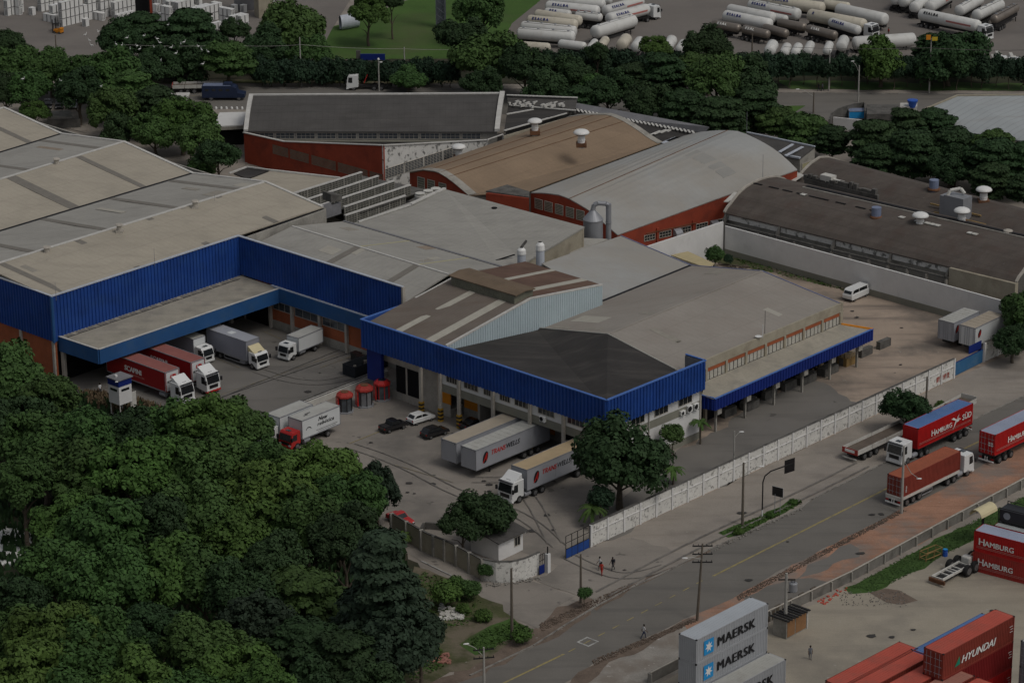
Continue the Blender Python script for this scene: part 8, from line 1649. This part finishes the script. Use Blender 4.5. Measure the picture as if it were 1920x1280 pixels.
root = thing('traffic_sign', 'small black sign back on two thin legs beside the gantry sign', 'sign', G(1457, 962)); k = MB()
for x in (-.3, .35): k.cyl((x, 0, 0), (x, 0, 2.6), .04, n=6)
k.build('leg', M('metal_grey'), root); k = MB(); k.box(-.75, .75, -.03, .03, 2.3, 3.5); k.build('sign_panel', M('black_paint'), root, rz=R(-35)); k = MB(); k.box(-.79, .79, .03, .05, 2.26, 3.54); k.build('rim_edge', M('white_paint'), root, rz=R(-35))
for x, y, h, lb, lamp, m_ in ((565, 163, 9.6, 'pale pole with insulators at the left of the far road', None, 'pole_pale'), (711, 172, 6.0, 'far road street lamp beside the mango tree', (.4, 0, .9), 'pole_pale'), (759, 140, 5.4, 'grey pole behind the mango tree', None, 'pole_pale'), (1742, 176, 10.6, 'tall pale pole at the right of the far road', None, 'pole_pale'), (1554, 171, 7.6, 'thin pale pole with globe lamp by the far pavement', None, 'pole_pale'), (1609, 192, 7.0, 'street lamp with curved arm over the far road', (-1.3, 0, 2.2), 'pole_pale'), (1525, 213, 4.0, 'dark post with long lamp arm by the traffic island', (-3.0, 0, 1.4), 'wood_pole'), (289, 112, 3.6, 'pale pole between the egret trees', None, 'pole_pale'), (107, 118, 5.6, 'dark pole at the lower edge of the crate yard', None, 'wood_pole'), (1340, 126, 2.4, 'short pale pole above the hedge trees', None, 'pole_pale'), (22, 202, 3.5, 'thin post left of the three parked cars', None, 'pole_pale'), (1410, 100, 4, 'thin dark pole in front of the steel tank row', None, 'wood_pole')):
    o = upole(x, y, h, lb, m_, 0, lamp, 0, r=.16)
    if x in (1554, 711): k = MB(); k.lathe([(.05, h), (.22, h + .15), (.22, h + .35), (.05, h + .5)], n=10); k.build('globe', M('lamp_clear'), o)
root = thing('road_sign', 'orange and yellow twin sign on top of the tall far pole', 'sign', G(1742, 176) + Vector((0, -.3, 0))); k = MB(); k.box(-1.0, -.15, -.05, .05, 10.4, 11.3); k.build('orange_panel', M('orange_paint'), root); k = MB(); k.box(.1, 1.1, -.05, .05, 10.2, 10.9); k.build('yellow_panel', mat('sign_yellow', (.5, .36, .03), .6, .1, 1), root)
def wire(name, label, pts, m='chassis', r=.022, sag=.5):
    k = MB(); pp = []
    for a, b in zip(pts[:-1], pts[1:]): pp += [lerp3(a, b, i / 10) - Vector((0, 0, 4 * sag * (i / 10) * (1 - i / 10))) for i in range(10)]
    pp.append(pts[-1]); k.tube(pp, r, 4); tag(k.build(name, M(m)), label, 'power line', 'power lines')
wire('power_line', 'pale power line crossing in front of the upper left trees', [G(230, 84, 8.3), G(430, 85, 8.3), G(565, 84, 9.4), G(759, 92, 8), G(930, 90, 8)], 'pole_pale', .03, .25)
wire('power_line', 'dark power line over the far hedge to the tall pale pole', [G(1470, 88, 10), G(1742, 90, 9.6), G(1960, 93, 9.6)], 'concrete_dark', .04, .3)
# pylon foot, pipe, forklift, crates
root = thing('pylon', 'tall dark lattice column cut by the top edge above the lawn', 'pylon', G(827, 52)); k = MB()
for x in (-.9, .9):
    for y in (-.9, .9): k.box(x - .12, x + .12, y - .12, y + .12, 0, 22)
for i in range(14): z_ = i * 1.5; k.cyl((-.9, -.9, z_), (.9, -.9, z_ + 1.5), .05, n=4); k.cyl((.9, -.9, z_), (-.9, -.9, z_ + 1.5), .05, n=4)
k.box(-.75, .75, -.5, .5, 0, 22); k.build('column', mat('pylon', (.10, .11, .13), .6, .1, 1), root)
a, b = G(638, 44, 1.4), G(672, 38, 1.4); root = thing('concrete_pipe', 'huge white concrete pipe lying on the lawn edge', 'pipe', G(655, 48)); k = MB(); n = 24
for r_, s_ in ((1.5, 1), (1.28, -1)):
    vs = [tuple(p - root.location + (Vector((0, 0, 0)) if 0 else Vector((0, 0, .1))) + Vector((0.25 * math.cos(t), -.95 * math.cos(t), math.sin(t))) * r_) for p in (a, b) for t in [6.283 * i / n for i in range(n)]]
    k.add(vs, [((i, (i + 1) % n, n + (i + 1) % n, n + i) if s_ < 0 else (n + i, n + (i + 1) % n, (i + 1) % n, i)) for i in range(n)])
k.v = k.v; o = k.build('shell', M('trim_pale'), root); k = MB(); k.add([tuple(a - root.location + Vector((0, 0, .1)) + Vector((0.25 * math.cos(t), -.95 * math.cos(t), math.sin(t))) * 1.28 + UD * .6) for t in [6.283 * i / n for i in range(n)]], [tuple(range(n))]); k.build('bore', M('void'), root)
root = thing('forklift', 'yellow forklift carrying a white crate in the crate yard', 'forklift', G(108, 63), R(150)); k = MB(); k.box(-1.2, .6, -.55, .55, .3, .95); k.box(-1.3, -.7, -.5, .5, .95, 1.3); k.build('body', M('orange_paint'), root, bevel=.08); k = MB()
for y in (-.45, .45): k.box(-.6, -.52, y - .04, y + .04, .9, 2.1); k.box(.5, .58, y - .04, y + .04, .9, 2.1); k.box(.75, .9, y - .06, y + .06, .1, 2.9)
k.box(-.6, .58, -.45, .45, 2.08, 2.14); k.build('mast', M('chassis'), root); k = MB(); k.box(.9, 2.0, -.4, -.28, .5, .56); k.box(.9, 2.0, .28, .4, .5, .56); k.build('fork', M('chassis'), root)
for x in (-.85, .35):
    for s in (-1, 1): wheel(root, x, s * .5, .28, .2)
def crate_mesh():
    k = MB(); k.box(-.55, .55, -.55, .55, 0, .1, 1); k.box(-.52, .52, -.52, .52, .1, 1.62, 0); k.box(-.55, .55, -.55, .55, 1.62, 1.7, 0)
    for s in (-1, 1):
        for y in (-.3, .1): k.box(min(s * .52, s * .535), max(s * .52, s * .535), y, y + .16, .25, 1.5, 1)
        k.box(-.53, -.5, min(s * .5, s * .55), max(s * .5, s * .55), .1, 1.62, 1); k.box(.5, .53, min(s * .5, s * .55), max(s * .5, s * .55), .1, 1.62, 1)
    return k.mesh('crate', [M('white_paint'), M('black_paint')])
CR = crate_mesh(); first = None; nrow = 0
def crates(x, y, n, lev, desc, ang=52, m=None, back=1):
    global nrow; P = G(x, y); d = Vector((math.cos(R(ang)), math.sin(R(ang)), 0)); e = Vector((-d.y, d.x, 0))
    for i in range(n):
        for j in range(lev):
            for b_ in range(back):
                if j == lev - 1 and lev > 1 and random.random() < .12: continue
                o = obj('crate', CR, None, P + d * 1.2 * i + e * 1.2 * b_ + Vector((0, 0, 1.72 * j)), R(ang))
                lv = '' if lev == 1 else [', on the ground', ', second level', ', third level'][j]
                dp = '' if back == 1 else [', front file', ', back file'][b_]
                tag(o, f"{ordn[i]} white crate {desc}{lv}{dp}", 'crate', 'white crates in the yard')
crates(15, 30, 4, 3, 'of the leftmost stack'); crates(28, 27, 2, 2, 'beside the leftmost stack', -35); crates(61, 29, 1, 1, 'standing alone near the left stack'); crates(88, 40, 3, 1, 'of the low row behind the forklift', -38); crates(100, 40, 2, 2, 'of the pair behind the forklift'); crates(78, 22, 5, 3, 'of the rank behind the forklift', 50)
crates(118, 50, 9, 3, 'of the tall rank right of the forklift', 50); crates(161, 50, 1, 1, 'standing alone before the egret trees'); crates(176, 36, 3, 1, 'of the short row above the egret trees', -38); crates(190, 34, 6, 3, 'of the second tall rank', 50); crates(216, 34, 5, 2, 'of the third rank', 50); crates(222, 42, 4, 1, 'at the foot of the third rank', 50)
crates(288, 22, 4, 2, 'of the rank by the red post', -38); crates(294, 38, 4, 2, 'of the rank under the red post rank', -38); crates(318, 32, 5, 2, 'of the central rank', 50); crates(335, 34, 6, 2, 'of the central second rank', 50, back=2); crates(372, 46, 6, 2, 'of the long right rank', 50, back=2); crates(402, 58, 2, 1, 'lying low at the right rank foot', 50); crates(418, 44, 3, 2, 'of the narrow rank', -38); crates(440, 24, 1, 1, 'alone near the beige wall'); crates(457, 24, 1, 2, 'in the pair by the beige wall'); crates(430, 50, 3, 1, 'beside the slotted rank', 50); crates(445, 62, 3, 2, 'of the slotted rank by the big tree', 50, back=2)
# ================= people
mat('skin', (.12, .065, .045), .6, .1, 2); mat('cloth_red', (.38, .03, .02), .85, .1, 2); mat('cloth_white', (.6, .6, .6), .85, .08, 2); mat('cloth_dark', (.02, .022, .03), .85, .15, 2); mat('cloth_grey', (.16, .17, .19), .85, .1, 2); mat('cloth_navy', (.02, .03, .07), .85, .1, 2); mat('hair', (.01, .008, .007), .8, .2, 2)
def person(x, y, heading, label, shirt, legs, stride=.32, h=1.72, arm=.3, hold=None):
    s = h / 1.72; V, E, Rd = [], [], []
    def v(p, r): V.append(tuple(c * s for c in p)); Rd.append(r * s); return len(V) - 1
    def ch(a, pts):
        for p, r in pts: b = v(p, r); E.append((a, b)); a = b
        return a
    pel = v((0, 0, .93), .135); chest = ch(pel, [((.01, 0, 1.12), .125), ((.02, 0, 1.32), .15)]); nk = ch(chest, [((.02, 0, 1.46), .07), ((.03, 0, 1.52), .058)]); hd_ = ch(nk, [((.04, 0, 1.6), .095), ((.03, 0, 1.68), .09)])
    for sd, st in ((1, stride), (-1, -stride)):
        ch(pel, [((0, sd * .09, .88), .105), ((st * .55, sd * .095, .5), .068), ((st * .8 - .08, sd * .095, .1), .045), ((st * .8 - .06, sd * .095, .05), .045), ((st * .8 + .1, sd * .1, .035), .035)])
        w_ = ch(chest, [((.02, sd * .17, 1.4), .062), ((-st * arm * .8, sd * .24, 1.12), .043), ((-st * arm * 2 + .08, sd * .23, .9), .032), ((-st * arm * 2 + .12, sd * .225, .83), .034)])
        bx, bz = -st * arm * 2 + .12, .83
        for q in range(4): ch(w_, [((bx + .02 + q * .012, sd * (.225 - .02 + q * .012), bz - .055), .010), ((bx + .035 + q * .01, sd * (.222 - .02 + q * .012), bz - .1 + q * .004), .008)])
        ch(w_, [((bx + .055, sd * .2, bz - .03), .011), ((bx + .075, sd * .195, bz - .06), .009)])
    me = bpy.data.meshes.new('body'); me.from_pydata(V, E, []); o = bpy.data.objects.new('body', me); COL.objects.link(o); o.modifiers.new('skin', 'SKIN'); sv = me.skin_vertices[0].data
    for i, r in enumerate(Rd): sv[i].radius = (r, r)
    sv[0].use_root = True; sb = o.modifiers.new('sub', 'SUBSURF'); sb.levels = 1; sb.render_levels = 1; bpy.context.view_layer.update()
    m2 = bpy.data.meshes.new_from_object(o.evaluated_get(bpy.context.evaluated_depsgraph_get())); bpy.data.objects.remove(o)
    m2.materials.clear()
    for n_ in ('skin', shirt, legs, 'cloth_dark'): m2.materials.append(M(n_))
    for p in m2.polygons:
        z_ = p.center.z / s; y_ = abs(p.center.y / s); p.material_index = 3 if z_ < .09 else 2 if z_ < .98 and y_ < .19 and not (z_ < .95 and y_ > .185) else 1 if .95 < z_ < 1.46 and (y_ < .2 or z_ > 1.15) else 0
        p.use_smooth = True
    root = thing('person', label, 'person', G(x, y), R(heading), None); obj('body', m2, root)
    k = MB(); k.lathe([(.04, 1.60), (.1, 1.63), (.108, 1.68), (.085, 1.74), (.03, 1.775)], (.022, 0, 0), 12); hh = k.build('hair', M('hair'), root, smooth=True); hh.scale = (s,) * 3
    k = MB(); 
    for y_ in (-.035, .035): k.box(.125, .134, y_ - .012, y_ + .012, 1.625, 1.635)
    k.box(.128, .15, -.01, .01, 1.585, 1.615); k.box(.124, .132, -.025, .025, 1.562, 1.57); f_ = k.build('face', M('hair'), root); f_.scale = (s,) * 3
    for y_ in (-.1, .1): k = MB(); k.lathe([(.008, -.02), (.02, 0), (.008, .02)], (.035, y_, 1.61), 8); e_ = k.build('ear', M('skin'), root); e_.scale = (s,) * 3
    if hold == 'bag': k = MB(); k.box(-.28, -.12, -.14, .14, 1.05, 1.42); k.build('backpack', M('cloth_dark'), root, bevel=.04)
    return root
person(1125, 1068, 200, 'person in a white top with dark trousers walking behind the red one', 'cloth_white', 'cloth_dark'); person(1128, 1078, 250, 'person in a bright red top and trousers outside the gate', 'cloth_red', 'cloth_red', .3); person(1149, 1069, 215, 'person in dark clothes walking alone right of the red clad one', 'cloth_dark', 'cloth_dark', .34, hold='bag')
person(1207, 1196, 20, 'person in a white shirt and navy trousers crossing the road edge', 'cloth_white', 'cloth_navy', .4); person(1519, 1236, 270, 'person in grey clothes standing in the container yard', 'cloth_grey', 'cloth_grey', .12)
person(1535, 172, 190, 'left of two dark clad walkers on the far pavement', 'cloth_dark', 'cloth_dark', .35); person(1542, 172, 190, 'right of two dark clad walkers on the far pavement', 'cloth_grey', 'cloth_dark', .3); person(1666, 68, 200, 'person in red standing by the long white tanker', 'cloth_red', 'cloth_dark', .1)
person(188, 740, 300, 'person in dark clothes under the left end of the canopy', 'cloth_white', 'cloth_dark', .1)
# rubble, glinting water and small litter
def rubble(name, label, poly_, n, sz, m, seed=1, flat=.4):
    rng = random.Random(seed); k = MB(); xs = [p[0] for p in poly_]; ys = [p[1] for p in poly_]
    for _ in range(n):
        t, u = rng.random(), rng.random(); a = (poly_[0][0] + (poly_[1][0] - poly_[0][0]) * t, poly_[0][1] + (poly_[1][1] - poly_[0][1]) * t); b = (poly_[3][0] + (poly_[2][0] - poly_[3][0]) * t, poly_[3][1] + (poly_[2][1] - poly_[3][1]) * t)
        p = G(a[0] + (b[0] - a[0]) * u, a[1] + (b[1] - a[1]) * u); s = sz * rng.uniform(.4, 1.3); ang = rng.uniform(0, 3); k.obox((p.x, p.y), (math.cos(ang), math.sin(ang)), s, s * rng.uniform(.4, .9), 0.0, .1 + s * flat * rng.uniform(.3, 1))
    o = k.build(name, m); o['kind'] = 'stuff'; o['label'] = label; return o
rubble('rubble', 'white chips painted as glinting water in the gap of the wood', [(0, 985), (60, 1000), (50, 1060), (0, 1060)], 1400, .3, M('letter_white'), 2, .2)  # white chips stand in for glinting water, the glint put into their colour
rubble('rubble', 'pale debris seen in a gap between the lower wood trees', [(40, 1110), (80, 1105), (85, 1160), (45, 1160)], 300, .3, M('letter_white'), 3, .2)
rubble('rubble', 'heap of white and brown rubbish on the weedy verge', [(825, 1135), (870, 1145), (868, 1160), (822, 1165)], 160, .4, M('white_dirty'), 4); rubble('rubble', 'brown broken kerb stones along the far side of the road', [(1110, 1238), (1300, 1160), (1304, 1166), (1114, 1248)], 700, .13, M('brown_dirt'), 5); rubble('rubble', 'broken red brown kerb clods along the red earth', [(1380, 1118), (1690, 955), (1700, 958), (1386, 1126)], 1300, .11, M('brown_dirt'), 6)
rubble('rubble', 'stones and clods along the near road edge by the gate', [(1010, 1170), (1180, 1095), (1184, 1104), (1016, 1184)], 700, .12, M('brown_dirt'), 7); rubble('rubble', 'brown litter scattered under the bottom street lamp', [(790, 1215), (840, 1225), (845, 1245), (795, 1240)], 120, .3, M('cont_pink_top'), 8); rubble('rubble', 'grey stones around the dark mud patch', [(1570, 1110), (1700, 1108), (1700, 1140), (1580, 1135)], 160, .1, M('kerb'), 9)
rubble('rubble', 'small stones on the gate apron edge', [(910, 1095), (1010, 1082), (1015, 1088), (915, 1103)], 90, .25, M('kerb'), 10); rubble('rubble', 'litter on the verge by the kerb', [(1330, 1030), (1500, 952), (1503, 957), (1334, 1036)], 120, .22, M('kerb'), 11); rubble('rubble', 'orange plastic netting and scraps by the barrier', [(1530, 1125), (1585, 1098), (1590, 1104), (1545, 1135)], 30, .3, M('cont_red_top'), 12, .08)
for i, (x, y) in enumerate(((1258, 1168), (1340, 1087 - 500), )): pass
# stains, tyre marks and cracks on the paving
mat('oil', (.05, .047, .044), .7, .2, 1, fine=.3); mat('tyre_mark', (.15, .14, .128), .9, .2, 1, fine=.4, dirt=((.2, .185, .165), .8, .4, .55, .95))
ZC[0] += 1; rng = random.Random(4); k = MB()
for (x0, x1, y0, y1, n) in ((330, 640, 690, 760, 9), (650, 950, 790, 960, 16), (980, 1060, 900, 1000, 6), (1420, 1700, 560, 700, 14), (1140, 1700, 900, 1090, 10), (1540, 1880, 1140, 1210, 6)):
    for _ in range(n):
        c = G(rng.uniform(x0, x1), rng.uniform(y0, y1)); r_ = rng.uniform(.15, .6); k.poly([(c.x + math.cos(a * .7854) * r_ * rng.uniform(.6, 1.3), c.y + math.sin(a * .7854) * r_ * rng.uniform(.5, 1), .002 * ZC[0]) for a in range(8)])
struct('oil_stains', k, M('oil'))
def track(pts, w=.16, gap=1.7):
    P = [G(*p) for p in pts]; Q = []
    for i in range(len(P) - 1):
        for j in range(6): Q.append(lerp3(P[i], P[i + 1], j / 6))
    Q.append(P[-1]); Q = [sum((Q[min(max(i + d, 0), len(Q) - 1)] for d in (-3, -2, -1, 0, 1, 2, 3)), Vector()) / 7 for i in range(len(Q))]; ZC[0] += 1; k = MB(); z_ = .002 * ZC[0]
    for s in (-gap / 2, gap / 2):
        L_ = []
        for i, p in enumerate(Q): d = (Q[min(i + 1, len(Q) - 1)] - Q[max(i - 1, 0)]).normalized(); n = Vector((-d.y, d.x, 0)); L_.append((p + n * (s - w / 2), p + n * (s + w / 2)))
        for a, b in zip(L_[:-1], L_[1:]): k.poly([(v.x, v.y, z_) for v in (a[0], b[0], b[1], a[1])])
    struct('tyre_marks', k, M('tyre_mark'))
track([(470, 690), (560, 720), (640, 715), (700, 690)]); track([(640, 830), (760, 870), (860, 930), (980, 960), (1060, 1035)]); track([(1050, 1040), (980, 900), (920, 900), (880, 900)])
track([(1100, 1130), (1300, 1022), (1480, 940), (1640, 860)], .3, 1.9); track([(1060, 1040), (1120, 1070), (1180, 1085), (1260, 1060)])
